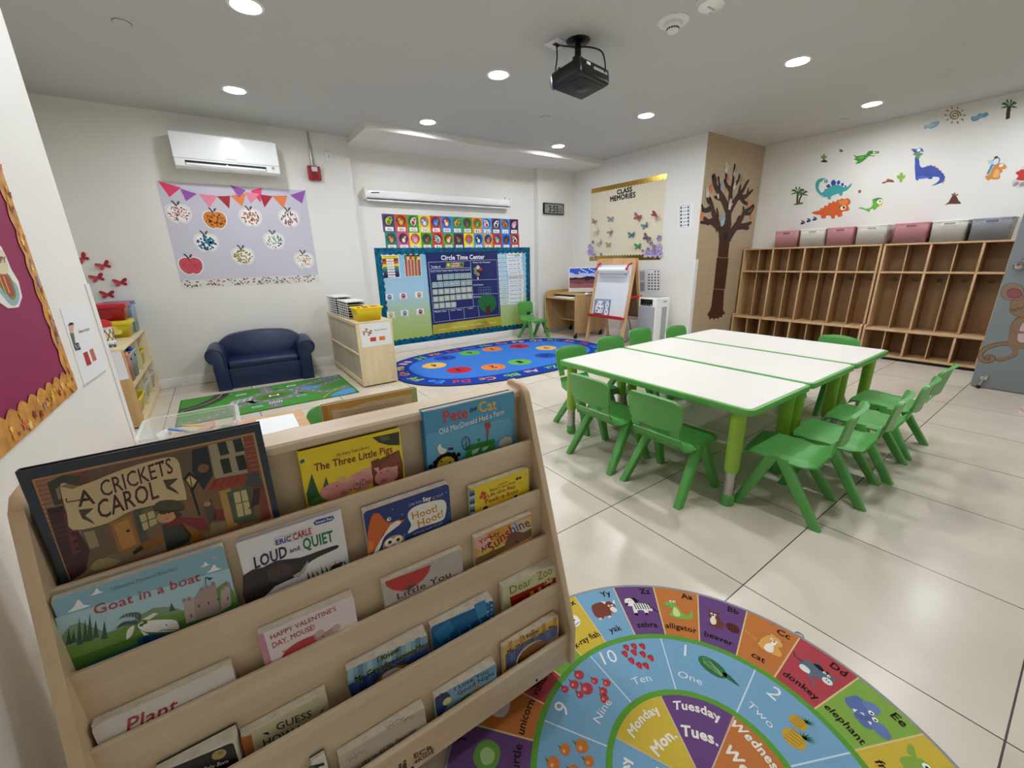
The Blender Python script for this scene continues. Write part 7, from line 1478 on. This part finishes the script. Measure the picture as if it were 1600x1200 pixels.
# mouse on the door
ZP = (1480, 400, .2); ol = '#4a3428'; fur = '#8a6f58'
def outl(c, pts, k=3): return [('p', ol, pts, k), ('p', c, [(x * .97 + .03 * sum(p[0] for p in pts) / len(pts), y * .97 + .03 * sum(p[1] for p in pts) / len(pts)) for x, y in pts], k)]
sh = [('l', ol, [tuple(v)[:2] for v in smooth_pts([(p[0], p[1], 0) for p in ((480, 684), (400, 690), (310, 718), (262, 760), (265, 800), (300, 822), (345, 815), (352, 792), (325, 785), (315, 800), (330, 805))], 4)], .034), ('l', fur, [tuple(v)[:2] for v in smooth_pts([(p[0], p[1], 0) for p in ((482, 684), (400, 690), (310, 718), (262, 760), (265, 800), (300, 822), (345, 815), (352, 792), (325, 785), (315, 800), (330, 805))], 4)], .026)]
sh += outl(fur, [(470, 690), (485, 600), (495, 545), (550, 480), (640, 470), (720, 540), (720, 690), (640, 735), (560, 725), (545, 780), (440, 820), (390, 822), (385, 800), (430, 795), (500, 770), (510, 735), (480, 705)], 3)
sh += outl('#c4acb0', [(545, 655), (570, 555), (600, 515), (660, 520), (690, 600), (660, 670), (590, 680)], 3)
sh += outl(fur, [(490, 555), (500, 540), (540, 580), (600, 590), (600, 605), (530, 600)], 3)
sh += outl(fur, [(490, 400), (500, 350), (560, 310), (640, 310), (720, 370), (730, 430), (680, 475), (600, 485), (540, 470), (490, 440)], 3)
sh += outl('#8a7668', [(420, 300), (425, 250), (470, 215), (530, 212), (590, 240), (600, 310), (560, 340), (500, 345), (440, 335)], 3)
sh += [('p', ol, [(466, 300), (475, 268), (510, 252), (560, 262), (590, 300), (560, 325), (500, 330)], 3), ('p', '#94545a', [(470, 300), (480, 270), (512, 256), (558, 266), (584, 300), (556, 321), (502, 326)], 3), ('l', ol, [(545, 405), (570, 415), (595, 398)], .006), ('l', ol, [(492, 415), (545, 418)], .004), ('l', ol, [(495, 430), (545, 425)], .004)]
sticker('mouse_sticker', 'brown sleeping mouse decal on the grey door', 'sticker', sh, None, PL_DOOR, ZP)
o_ = [o for o in COL.objects if o.name == 'mouse_sticker'][0]
if 'group' in o_: del o_['group']

# ================================================================== LEFT WALL
a1, zb = PL_LEFT.hit(119, 608); a1 = PL_LEFT.hit(119, 608)[0]; zt = zb + .95; P = PL_LEFT.moved(a1 - .55, (zb + zt) / 2); hw, hh = .55, (zt - zb) / 2
t = pthing(P, 'maroon_board', 'maroon display board with a star-covered gold border on the left wall', 'bulletin board')
A = Art(P, d0=.0004); A.slab('#8f1f50', [(-hw, -hh), (hw, -hh), (hw, hh), (-hw, hh)], .002, px=False); A.done('backing_paper', MATTE, t)
STARB = mat('gold_star_border', '#c98a38', .45, var=.35, scale=30)
scallop('border', P, hw, hh, .062, .055, STARB, t, .003)
A = Art(P, d0=.0048); rs = random.Random(12)
def star(cx, cz, r, c, rot): A.face([(cx + (r if q % 2 == 0 else r * .42) * math.cos(rot + q * PI / 5), cz + (r if q % 2 == 0 else r * .42) * math.sin(rot + q * PI / 5)) for q in range(10)], lin(c), A.d0 + rs.random() * .0004)
for k in range(150):
    u = rs.random(); c = rs.choice(['#e2b23f', '#c9742f', '#8a3a24', '#f0d070', '#8f84b0', '#d99a3a']); r = .006 + .008 * rs.random()
    if k % 2: star(hw - .008 - rs.random() * .034, -hh + .02 + u * (2 * hh - .04), r, c, rs.random())
    else: star(-hw + .02 + u * (2 * hw - .04), -hh + .008 + rs.random() * .036, r, c, rs.random())
A.done('star_print', MATTE, t)
ZL = (0, 240, .4); a, b = PL_LEFT.hit(10, 430); P = PL_LEFT.moved(a, b); A = Art(P, ZL, d0=.003)
out = [(-60, 380), (0, 360), (20, 400), (40, 450), (70, 500), (84, 560), (70, 600), (30, 605), (-20, 570), (-80, 520)]
A.slab('#e6e2dc', out, .0012).poly('#8fb0b4', [(-60, 500), (0, 545), (40, 590), (66, 590), (76, 555), (60, 505), (0, 480)], 1, curve=3).poly('#7a8a4a', [(-60, 480), (0, 520), (45, 570), (62, 555), (50, 500), (20, 460), (-40, 430)], 2, curve=2).poly('#a8483f', [(-50, 420), (0, 450), (35, 490), (55, 545), (40, 560), (0, 510), (-50, 470)], 3, curve=2).poly('#d9cfae', [(-40, 380), (5, 375), (26, 425), (30, 465), (0, 470), (-40, 440)], 4, curve=2).line('#c9b25a', [(10, 480), (35, 545)], .006, 5).line('#c9b25a', [(-10, 470), (20, 545)], .006, 5)
A.text('HAPPY', (-45, 432), (22, 425), 0, '#7a4a3a', 6, bold=.02, top=(-48, 405))
tag(A.done('cake_cutout', MATTE), 'paper birthday cake cutout on the maroon board, cut by the frame', 'cutout')
q = [(232, 605), (335, 590), (413, 850), (330, 912)]; P = center(PL_LEFT, ZL, q); A = Art(P, ZL); A.slab('#e4e5e8', q, .001)
A.poly('#b9bcc4', [(326, 905), (412, 845), (413, 850), (330, 912)], 1).text('Sensory Station', (308, 702), (350, 690), 0, '#4a4a50', 3, top=(305, 688))
A.poly('#d2a183', [(268, 672), (278, 662), (288, 672), (286, 700), (274, 702)], 2).poly('#2a2422', [(265, 672), (272, 660), (284, 660), (290, 672), (286, 668), (272, 672)], 3).poly('#5a6a4a', [(272, 702), (288, 700), (294, 740), (284, 742)], 2).poly('#2a3048', [(284, 742), (306, 738), (316, 765), (294, 770)], 3)
for k in range(5): A.dot('#d9dde6', (292 + k * 4, 748 + (k % 3) * 6), .003, 4)
A.poly('#a8282c', [(324, 780), (340, 772), (358, 822), (340, 830)], 2).poly('#b8664a', [(348, 768), (362, 760), (378, 805), (364, 812)], 2)
tag(A.done('station_sign', MATTE), 'laminated Sensory Station sign with red swatches on the left wall', 'sign')

# ================================================================== RUGS
# wheel rug under the book display
RC = Vector((.673, .266, 0)); PR = Plane(RC, (1, 0, 0), (0, 1, 0))
t = pthing(PR, 'alphabet_wheel_rug', 'round alphabet, number and weekday rug at the bottom right', 'rug')
bm = nb(); lathe(bm, [(.0005, 0), (.578, 0), (.583, .002), (.583, .006), (.578, .0075), (.574, .0062), (.0005, .0062)], n=120); fin('binding', bm, mat('grey_binding', '#8f8f94', .9, bump=.3), t)
A = Art(PR, d0=.0064, step=.00015)
def pol(r, a): a = math.radians(a); return (r * math.cos(a), r * math.sin(a))
def sector(c, r0, r1, a0, a1, L=1):
    n = max(2, int(abs(a1 - a0) / 2.5)); A.poly(c, [pol(r1, a0 + (a1 - a0) * k / n) for k in range(n + 1)] + ([pol(r0, a1 + (a0 - a1) * k / n) for k in range(n + 1)] if r0 > 0.001 else [(0, 0)]), L, px=False)
def rl(c, r0, r1, a, w=.004, L=2): A.line(c, [pol(r0, a), pol(r1, a)], w, L, px=False)
BL = '#79a6c4'; OR = '#bf7640'; PU = '#6b4a7e'; YE = '#cdb244'; RE = '#b04850'; GR = '#84aa4c'
bnd = [76.0, 61.3, 47.3, 32.8, 18.0, 3.6, -11.1, -25.7]      # Y Z A B C D E
seq = list('YZABCDE'); cols = {'Y': BL, 'Z': PU, 'A': OR, 'B': PU, 'C': OR, 'D': RE, 'E': GR}
rest = list('FGHIJKLMNOPQRSTUVWX'); rc = [YE, PU, OR, BL, RE, GR, YE, PU, OR, BL, RE, GR, YE, OR, PU, OR, RE, GR, YE]
st = (360 - 25.7 - 76.0) / 19; SEC = [(seq[k], bnd[k + 1], bnd[k], cols[seq[k]]) for k in range(7)] + [(rest[k], -25.7 - st * (k + 1), -25.7 - st * k, rc[k]) for k in range(19)]
for L_, a0, a1, c in SEC: sector(c, .382, .574, a0, a1)
for L_, a0, a1, c in SEC: rl('#d8c08a', .382, .574, a1)
sector('#5f9a3c', .368, .383, 0, 180, 3); sector('#5f9a3c', .368, .383, 180, 360, 3)
NB = [122.5, 86.5, 50.0, 10.2, -26, -62, -98, -134, -170, 158.5]
sector(BL, .212, .368, 0, 180); sector(BL, .212, .368, 180, 360)
for a in NB: rl('#c9dbe6', .212, .368, a, .0035)
sector('#5f9a3c', .197, .212, 0, 180, 3); sector('#5f9a3c', .197, .212, 180, 360, 3)
for k, c in enumerate((YE, BL, GR, RE, PU, OR, PU)): sector(c, 0, .197, 116.6 + 51.4 * (k - 1), 116.6 + 51.4 * k)
DAYS = [('Tuesday', 'Tues.', 37.5, PU), ('Monday', 'Mon.', 89, YE), ('Sunday', 'Sun.', 141, BL), ('Wednesday', 'Wed.', -15, OR), ('Thursday', 'Thurs.', -66, GR), ('Saturday', 'Sat.', 193, RE), ('Friday', 'Fri.', 243, YE)]
for a_, b_, an, c in DAYS: sector(c, 0, .197, an - 25.7, an + 25.7, 2); rl('#c9b9a0', .0, .197, an + 25.7, .003, 3)
def loc(r, an):
    """Local frame at polar position: x runs clockwise (reading direction), y outwards."""
    an = math.radians(an); c = Vector((r * math.cos(an), r * math.sin(an))); y = Vector((math.cos(an), math.sin(an))); x = Vector((y.y, -y.x))
    return lambda u, v: tuple(c + x * u + y * v)
def lt(txt, f, w, h, c, v=0.0, u=0.0, bold=.02, arc=.06, wide=1.0, mx=1.0):
    w = min(mx, glyphs(txt, bold, 0)[2] / .729 * h * wide)
    A.text(txt, f(u - w / 2, v), f(u + w / 2, v), h, c, 6, px=False, bold=bold, arc=arc)
for a_, b_, an, c in DAYS: lt(a_, loc(.150, an), .12, .023, '#ece6da', bold=.03, arc=.10); lt(b_, loc(.092, an), .075, .026, '#ece6da', bold=.035, arc=.06)
WORDS = {'Y': 'yak', 'Z': 'zebra', 'A': 'alligator', 'B': 'beaver', 'C': 'cat', 'D': 'donkey', 'E': 'elephant', 'F': 'frog', 'X': 'x-ray fish', 'U': 'unicorn', 'T': 'turtle', 'V': 'vulture', 'W': 'walrus', 'S': 'snake'}
for L_, a0, a1, c in SEC:
    am = (a0 + a1) / 2; f = loc(.545, am); k_ = '#2a1f1c'
    lt(L_ + L_.lower(), f, .036, .023, k_, u=.034, v=-.004, bold=.02, arc=0)
    w = WORDS.get(L_)
    if w: lt(w, loc(.405, am), 0, .0205, k_, bold=.015, arc=.04, mx=.092)
def blob(f, c, pts, L, k=3): A.poly(c, [f(u * .001, v * .001) for u, v in pts], L, px=False, curve=k)
def dd(f, c, u, v, r, L, ry=None, rot=0): p = f(u * .001, v * .001); A.dot(c, p, r * .001, L, px=False, ry=ry * .001 if ry else None, rot=rot)
def eye(f, u, v, r=4, L=8): dd(f, '#f2f0ea', u, v, r, L); dd(f, '#1c1816', u + r * .2, v - r * .1, r * .45, L + 1)
am = {L_: (a0 + a1) / 2 for L_, a0, a1, c in SEC}
f = loc(.485, am['Y']); blob(f, '#7c4438', [(-40, 10), (-32, 32), (-5, 38), (15, 30), (18, -5), (10, -22), (-8, -18), (-22, -26), (-38, -12)], 4); blob(f, '#7c4438', [(10, 28), (30, 34), (42, 18), (36, -8), (20, -12)], 5); blob(f, '#e6dccb', [(22, 8), (36, 8), (40, -8), (28, -14), (20, -4)], 6); eye(f, 22, 16); eye(f, 33, 15); blob(f, '#e9e4d8', [(12, 26), (4, 40), (20, 34)], 6, 1); blob(f, '#e9e4d8', [(38, 24), (50, 36), (46, 18)], 6, 1)
for u in (-28, 4): dd(f, '#e0c8b0', u, -24, 6, 5, 4)
f = loc(.485, am['Z']); blob(f, '#eae8e4', [(-20, 14), (20, 14), (36, -2), (34, -18), (22, -14), (18, -30), (8, -30), (6, -14), (-14, -14), (-16, -32), (-26, -30), (-26, 0)], 4, 2); blob(f, '#eae8e4', [(-46, 18), (-42, 34), (-22, 36), (-14, 16), (-24, 4), (-40, 6)], 5); dd(f, '#3a3634', -42, 12, 7, 6, 5); eye(f, -34, 26); eye(f, -26, 28)
for k in range(7): A.line('#24211f', [f((-18 + k * 8) * .001, .014), f((-15 + k * 8) * .001, -.010)], .003, 7, px=False)
blob(f, '#24211f', [(-24, 38), (-10, 40), (2, 22), (-8, 18)], 6, 1); blob(f, '#24211f', [(-26, -24), (-16, -24), (-16, -34), (-27, -33)], 7, 1); blob(f, '#24211f', [(8, -24), (18, -24), (18, -32), (8, -32)], 7, 1); A.line('#24211f', [f(.034, 0), f(.046, -.016), f(.050, -.022)], .004, 6, px=False)
f = loc(.485, am['A']); blob(f, '#7fb04a', [(-46, 12), (-40, 24), (-24, 30), (-8, 26), (2, 8), (14, -10), (30, -14), (38, 2), (42, 8), (44, -12), (34, -28), (8, -34), (-18, -32), (-30, -26), (-22, -10), (-18, 4), (-34, 6)], 4); blob(f, '#c9d89a', [(-12, 10), (0, 0), (4, -20), (-8, -28), (-18, -20)], 5); eye(f, -20, 32, 5); eye(f, -9, 33, 5); dd(f, '#4a7a2c', -42, 16, 2, 6); A.line('#4a7a2c', [f(-.044, .010), f(-.02, .012)], .0016, 6, px=False)
f = loc(.485, am['B']); blob(f, '#6e3f34', [(-34, 26), (-20, 32), (-8, 26), (0, 8), (12, -6), (6, -26), (-12, -30), (-30, -24), (-30, -4), (-36, 10)], 4); dd(f, '#5a3028', 36, -8, 17, 4, 20); eye(f, -26, 20); eye(f, -16, 20); blob(f, '#e6d8c6', [(-26, 4), (-14, 6), (-10, -14), (-20, -24), (-28, -12)], 5); dd(f, '#efe6da', -20, 11, 6, 6, 5); dd(f, '#2a1c18', -21, 14, 3, 8); dd(f, '#6e3f34', -34, 30, 5, 5); dd(f, '#6e3f34', -8, 31, 5, 5)
for k in range(4): A.line('#48241e', [f((24 + k * 8) * .001, .006), f((28 + k * 8) * .001, -.022)], .002, 6, px=False)
f = loc(.487, am['C']); blob(f, '#d9a45a', [(-8, 10), (6, 34), (30, 34), (42, 14), (34, 0), (46, -14), (42, -30), (8, -34), (-14, -24), (-12, -4)], 4); eye(f, 13, 20); eye(f, 27, 18); blob(f, '#efe6d8', [(8, -2), (20, 2), (26, -24), (14, -34), (2, -24)], 5); dd(f, '#f2ece2', 20, 8, 8, 6, 6); dd(f, '#7a4a2c', 20, 13, 2.4, 8); A.line('#c98f45', [f(-.012, -.014), f(-.034, -.006), f(-.056, .002)], .007, 4, px=False); blob(f, '#d9a45a', [(4, 30), (8, 44), (16, 36)], 5, 1); blob(f, '#b06a34', [(32, 34), (46, 40), (40, 24)], 5, 1)
for k in range(4): A.line('#a8703a', [f((-18 - k * 10) * .001, (-14 + k * 4) * .001), f((-20 - k * 10) * .001, (-6 + k * 4) * .001)], .002, 6, px=False)
f = loc(.487, am['D']); blob(f, '#5f6f7c', [(-34, 4), (-26, 22), (-8, 26), (10, 20), (20, 28), (38, 22), (40, 4), (22, -10), (2, -16), (20, -38), (14, -40), (-8, -20), (-30, -16)], 4, 2); blob(f, '#dfe2e4', [(-26, -2), (-8, -4), (-4, -18), (-20, -22), (-30, -14)], 5); dd(f, '#dfe2e4', 33, 0, 11, 5, 12); eye(f, 18, 20); eye(f, 29, 18); blob(f, '#22262a', [(-12, 24), (2, 34), (16, 26), (22, 32), (26, 24), (8, 18)], 6, 2); blob(f, '#5f6f7c', [(-4, 24), (-14, 44), (4, 34)], 5, 1); blob(f, '#5f6f7c', [(34, 24), (50, 30), (42, 16)], 5, 1); A.line('#3a444c', [f(-.030, .006), f(-.050, .006), f(-.060, .018)], .004, 5, px=False); dd(f, '#2a2a2c', 30, 2, 2, 8); dd(f, '#2a2a2c', 36, 0, 2, 8)
f = loc(.487, am['E']); blob(f, '#5f72a4', [(-44, 8), (-40, 28), (-20, 30), (2, 18), (24, 6), (30, -16), (20, -34), (-6, -30), (-14, -22), (-30, -20), (-44, -10)], 4); blob(f, '#6f82b4', [(-26, 26), (-14, 46), (6, 44), (10, 24), (-8, 16)], 5); blob(f, '#6a7db0', [(18, 4), (34, 14), (54, 4), (56, -14), (38, -20), (22, -14)], 5); eye(f, 2, 16, 6); eye(f, 16, 8, 6); blob(f, '#56689a', [(4, 2), (14, 2), (10, -18), (-4, -26), (-10, -22), (0, -14)], 6); blob(f, '#efeadf', [(-4, -2), (-8, -10), (2, -6)], 7, 1); blob(f, '#efeadf', [(18, -6), (22, -16), (12, -12)], 7, 1); blob(f, '#efeadf', [(-20, -18), (-14, -8), (-12, -22)], 7, 1)
f = loc(.485, am['F']); blob(f, '#8aa84a', [(-20, 30), (10, 36), (36, 20), (34, -18), (0, -26), (-26, -14)], 4); eye(f, -4, 26, 8); eye(f, 14, 22, 8); blob(f, '#8aa84a', [(-22, 20), (-44, 36), (-50, 30), (-34, 10)], 5)
f = loc(.485, am['X']); blob(f, '#e6e4e8', [(-10, 24), (10, 30), (26, 14), (22, -10), (4, -18), (-16, -4)], 4); dd(f, '#3a3a44', 10, 6, 3, 6); A.line('#8a88a0', [f(-.01, -.012), f(.02, -.008)], .003, 6, px=False)
f = loc(.485, am['T']); blob(f, '#6a9a4a', [(-30, 10), (-10, 32), (22, 26), (34, 0), (20, -26), (-10, -28), (-32, -10)], 4); blob(f, '#a8c48a', [(-18, 6), (4, 18), (18, 4), (8, -16), (-12, -14)], 5)
f = loc(.485, am['U']); blob(f, '#d8d2d4', [(-26, 14), (10, 24), (28, 4), (14, -22), (-20, -18)], 4)
wh = '#e6e8ea'
def num(n, wd, an, du, dv, dw, fr):
    f = loc(.325, an); lt(n, f, .018 * len(n) + .006, .042, wh, u=du, v=-.012, bold=.0, arc=0); lt(wd, loc(.238, an), 0, .021, wh, u=dw, bold=-.004, arc=.04, wide=1.25)
num('1', 'One', 30, -.056, 0, -.04, 0); num('2', 'Two', -8, -.050, 0, -.035, 0); num('10', 'Ten', 68, -.066, 0, -.01, 0); num('9', 'Nine', 104.5, -.062, 0, .0, 0); num('3', 'Three', -44, -.05, 0, 0, 0)
f = loc(.30, 30); dd(f, '#3a6f48', 16, 8, 40, 4, 23, math.radians(30 - 90) - .45)
for k in range(4): A.line('#86b078', [f((-10 + 1 * k) * .001, (24 - k * 4) * .001), f((14 + (k - 1.5) * 8) * .001, (8 + (k - 1.5) * -12 + 4) * .001), f((42 - k) * .001, (-6 - k * 2) * .001)], .0022, 5, px=False)
blob(f, '#3a6a4a', [(40, 0), (56, 2), (74, -14), (82, -24), (64, -18), (50, -12)], 4)
for u, v, s in ((20, 22, 17), (36, -24, 22)):
    f = loc(.29, -8); dd(f, '#c9a03a', u, v, s, 4, s * 1.15); 
    for q in range(5): A.line('#8a6a24', [f((u - s * .7) * .001, (v - s * .8 + q * s * .4) * .001), f((u + s * .7) * .001, (v - s * .5 + q * s * .4) * .001)], .0016, 5, px=False)
    for q in range(7): an = (q - 3) * .38; blob(f, '#3f6a3c', [(u + s * .5 + s * .1, v + s * .9), (u + s * (.4 + 1.1 * math.sin(an + .5)), v + s * (.9 + 1.1 * math.cos(an))), (u + s * .3, v + s * .9)], 6, 1)
f = loc(.295, 68)
for u, v in ((-2, 52), (22, 50), (46, 44), (-16, 34), (12, 32), (34, 20), (-8, 10), (6, -8), (24, -14), (50, 4)): blob(f, '#b8303a', [(u - 9, v + 7), (u, v + 9), (u + 9, v + 5), (u + 3, v - 10), (u - 3, v - 9)], 4); A.line('#3f6a34', [f((u - 6) * .001, (v + 9) * .001), f((u + 6) * .001, (v + 9) * .001)], .003, 5, px=False); dd(f, '#e0a0a0', u, v, 1.2, 5)
f = loc(.295, 104.5)
for u, v, r in ((-14, 58, 10), (12, 46, 13), (44, 50, 14), (-2, 20, 10), (24, 14, 17), (56, 8, 10), (46, -24, 11), (72, -20, 11), (30, -36, 12)): dd(f, '#b8434a', u, v, r, 4, r * .95); dd(f, '#d08a84', u - r * .3, v + r * .2, r * .3, 5); A.line('#3a2a20', [f(u * .001, (v + r * .8) * .001), f((u + 3) * .001, (v + r * 1.4) * .001)], .0022, 5, px=False)
f = loc(.29, 140)
for u, v, r in ((20, 40, 15), (-18, 20, 15), (50, 12, 13), (8, -6, 13), (60, -28, 16), (30, -42, 12), (-30, -18, 13), (0, -46, 13)): dd(f, '#c97a40', u, v, r, 4); dd(f, '#e0a878', u - r * .3, v + r * .2, r * .3, 5); blob(f, '#4a7a3c', [(u, v + r * .9), (u + r * .8, v + r * 1.4), (u + r * .3, v + r * .7)], 5, 1)
A.done('pile', CARPET, t)
bm = nb(); a = math.radians(4); c = Vector((.585 * math.cos(a), .585 * math.sin(a), .004)); tube(bm, [c + Vector((.009 * math.cos(q), .011 * math.sin(q), .002)) for q in [2 * PI * k / 10 for k in range(11)]], .0022, 6); fin('loose_thread', bm, mat('grey_thread', '#8a8a90', .9), t)

# oval blue rug
PB = Plane((2.70, 4.0, 0), (1, 0, 0), (0, 1, 0)); t = pthing(PB, 'circle_time_rug', 'blue oval alphabet and number rug below the bulletin board', 'rug')
def sup(a, b, n=2.6, m=96): return [(a * math.copysign(abs(math.cos(q)) ** (2 / n), math.cos(q)), b * math.copysign(abs(math.sin(q)) ** (2 / n), math.sin(q))) for q in [2 * PI * k / m for k in range(m)]]
bm = nb(); sweep(bm, [[(x, y, z) for x, y in sup(1.385 + e, .86 + e)] for e, z in ((0, 0), (.003, .004), (0, .008), (-.012, .0085))]); fin('binding', bm, cmat('#0f1f4a', .9), t)
A = Art(PB, d0=.0087, step=.0002); A.poly('#1f3f9c', sup(1.372, .848), 1, px=False).poly('#3f7ad0', sup(1.16, .64), 2, px=False)
lc = ['#d8b0a0', '#7ab84a', '#e08a4a', '#c83a3a', '#4a8ae0', '#8ac04a', '#e0803a', '#e0c04a']; AL = [ch + ch.lower() for ch in 'ABCDEFGHIJKLMNOPQRSTUVWXYZ']
ln = sup(1.265, .742, 2.6, 520); LP = [Vector(p) for p in ln]; start = min(range(520), key=lambda i: (LP[i] - Vector(PB.hit(827, 579))).length)
walk = [LP[(start - i) % 520] for i in range(521)]; acc = [0]
for i in range(520): acc.append(acc[-1] + (walk[i + 1] - walk[i]).length)
for k in range(26):
    i = min(range(521), key=lambda i: abs(acc[i] - acc[-1] * k / 26)); p = walk[i]; ux = -(walk[min(i + 2, 520)] - walk[max(i - 2, 0)]).normalized(); nr = Vector((ux.y, -ux.x))
    p = p - nr * .05; w = .085
    A.text(AL[k], tuple(p + ux * w), tuple(p - ux * w), .10, lc[k % 8], 3, px=False, bold=.03)
ZO = (560, 520, .2375)
for k, (x, y, c) in enumerate(((1062, 197, '#6ab04a'), (888, 230, '#e0803a'), (663, 250, '#c02a3a'), (500, 220, '#e8b85a'), (570, 170, '#2a52b0'), (733, 137, '#6ab04a'), (880, 112, '#e0803a'), (1058, 93, '#c02a3a'), (1236, 104, '#e8b85a'), (1234, 154, '#2a52b0'))):
    a, b = PB.hit(ZO[0] + x * ZO[2], ZO[1] + y * ZO[2]); A.dot(c, (a, b), .135, 3, px=False, n=28); A.text(str(k + 1), (a + (.03 if k < 9 else .06), b + .055), (a - (.03 if k < 9 else .06), b + .055), .11, '#2a2438', 4, px=False, bold=.03)
A.done('pile', CARPET, t)

# road play mat
PG = Plane((.23, 4.105, 0), (1, 0, 0), (0, 1, 0)); t = pthing(PG, 'road_play_mat', 'green road-map play mat on the floor before the navy sofa', 'rug')
gx, gy = .665, .385
A = Art(PG, d0=.0006, step=.00025); A.slab('#4f9440', rrect(-gx, gx, -gy, gy, .01), .004, px=False, side='#2f5a2c')
A.line('#2f6a34', [(-gx + .006, -gy + .006), (gx - .006, -gy + .006), (gx - .006, gy - .006), (-gx + .006, gy - .006), (-gx + .006, -gy + .006)], .012, 1, px=False)
rd = '#80837f'; W2 = '#e6e8e4'
def road(pts, w=.095): 
    pp = [tuple(v)[:2] for v in smooth_pts([(a, b, 0) for a, b in pts], 6)]; A.line(rd, pp, w, road.k, px=False)
    for i in range(0, len(pp) - 1, 2): A.line(W2, [pp[i], ((pp[i][0] + pp[i + 1][0]) / 2, (pp[i][1] + pp[i + 1][1]) / 2)], .008, 14, px=False)
    road.k += 1
road.k = 2
ring = [(.02 + .19 * math.cos(q), .0 + .15 * math.sin(q)) for q in [2 * PI * k / 24 for k in range(25)]]
A.line(rd, ring, .085, 2, px=False)
for i in range(0, 24, 2): A.line(W2, [ring[i], ring[i + 1]], .007, 14, px=False)
A.dot('#5a8a3a', (.02, 0), .11, 10, px=False, ry=.085, n=24).dot('#7a6a2a', (.02, 0), .088, 11, px=False, ry=.068, n=24).dot('#4a7a34', (.02, 0), .074, 12, px=False, ry=.055, n=24)
A.poly('#f0f0ec', [(-.02, -.028), (-.004, -.028), (-.004, .028), (-.02, .028)], 15, px=False).poly('#f0f0ec', [(.044, -.028), (.06, -.028), (.06, .028), (.044, .028)], 15, px=False).poly('#f0f0ec', [(-.004, -.007), (.044, -.007), (.044, .007), (-.004, .007)], 15, px=False)
road([(-.13, -.06), (-.30, -.20), (-.45, -.30), (-.62, -.36)]); road([(.17, .08), (.35, .22), (.50, .28), (.64, .30)]); road([(.18, -.04), (.36, .02), (.52, .14), (.64, .18)]); road([(.0, -.15), (.0, -.37)]); road([(-.02, .15), (-.03, .37)]); road([(.30, .0), (.42, -.18), (.64, -.10)], .08)
A.line('#4a4f4c', [tuple(v)[:2] for v in smooth_pts([(-.64, .02, 0), (-.50, .10, 0), (-.40, .24, 0), (-.36, .37, 0)], 6)], .12, 9, px=False); A.line('#c9b84a', [tuple(v)[:2] for v in smooth_pts([(-.64, .02, 0), (-.50, .10, 0), (-.40, .24, 0), (-.36, .37, 0)], 6)], .007, 10, px=False)
A.poly('#9a9d9c', [(-.34, -.10), (-.16, -.02), (-.13, .10), (-.30, .06)], 8, px=False)
for k in range(4): A.line(W2, [(-.31 + k * .045, -.06 + k * .012), (-.29 + k * .045, .02 + k * .012)], .007, 9, px=False)
A.poly('#5a9ac8', oval(.33, .06, .085, .06, 20), 9, px=False).poly('#5a9ac8', [(.42, -.37), (.63, -.37), (.64, -.20), (.54, -.22)], 9, px=False, curve=3).poly('#5a9ac8', [(.48, .33), (.64, .34), (.64, .375), (.50, .375)], 9, px=False)
A.line('#c9a84a', [tuple(v)[:2] for v in smooth_pts([(.36, -.37, 0), (.46, -.22, 0), (.64, -.14, 0)], 6)], .012, 10, px=False)
for x, y, c in ((.19, .24, '#d8dcdc'), (-.22, .22, '#d8dcdc'), (.22, -.16, '#8fb8cc'), (-.13, -.26, '#a8c4cc'), (-.33, .30, '#7ab0c8')): A.poly(c, [(x - .04, y - .022), (x + .04, y - .022), (x + .04, y + .022), (x - .04, y + .022)], 9, px=False).poly('#5a6a70', [(x - .03, y - .012), (x + .03, y - .012), (x + .03, y), (x - .03, y)], 10, px=False)
for k in range(6): A.poly(W2, [(-.04 + k * .018, -.25), (-.031 + k * .018, -.25), (-.031 + k * .018, -.20), (-.04 + k * .018, -.20)], 15, px=False)
for x, y in ((.06, .20), (.23, -.06), (-.28, -.14)): A.poly('#22282a', [(x - .02, y - .010), (x + .02, y - .010), (x + .02, y + .010), (x - .02, y + .010)], 15, px=False)
A.done('printed_pile', CARPET, t)
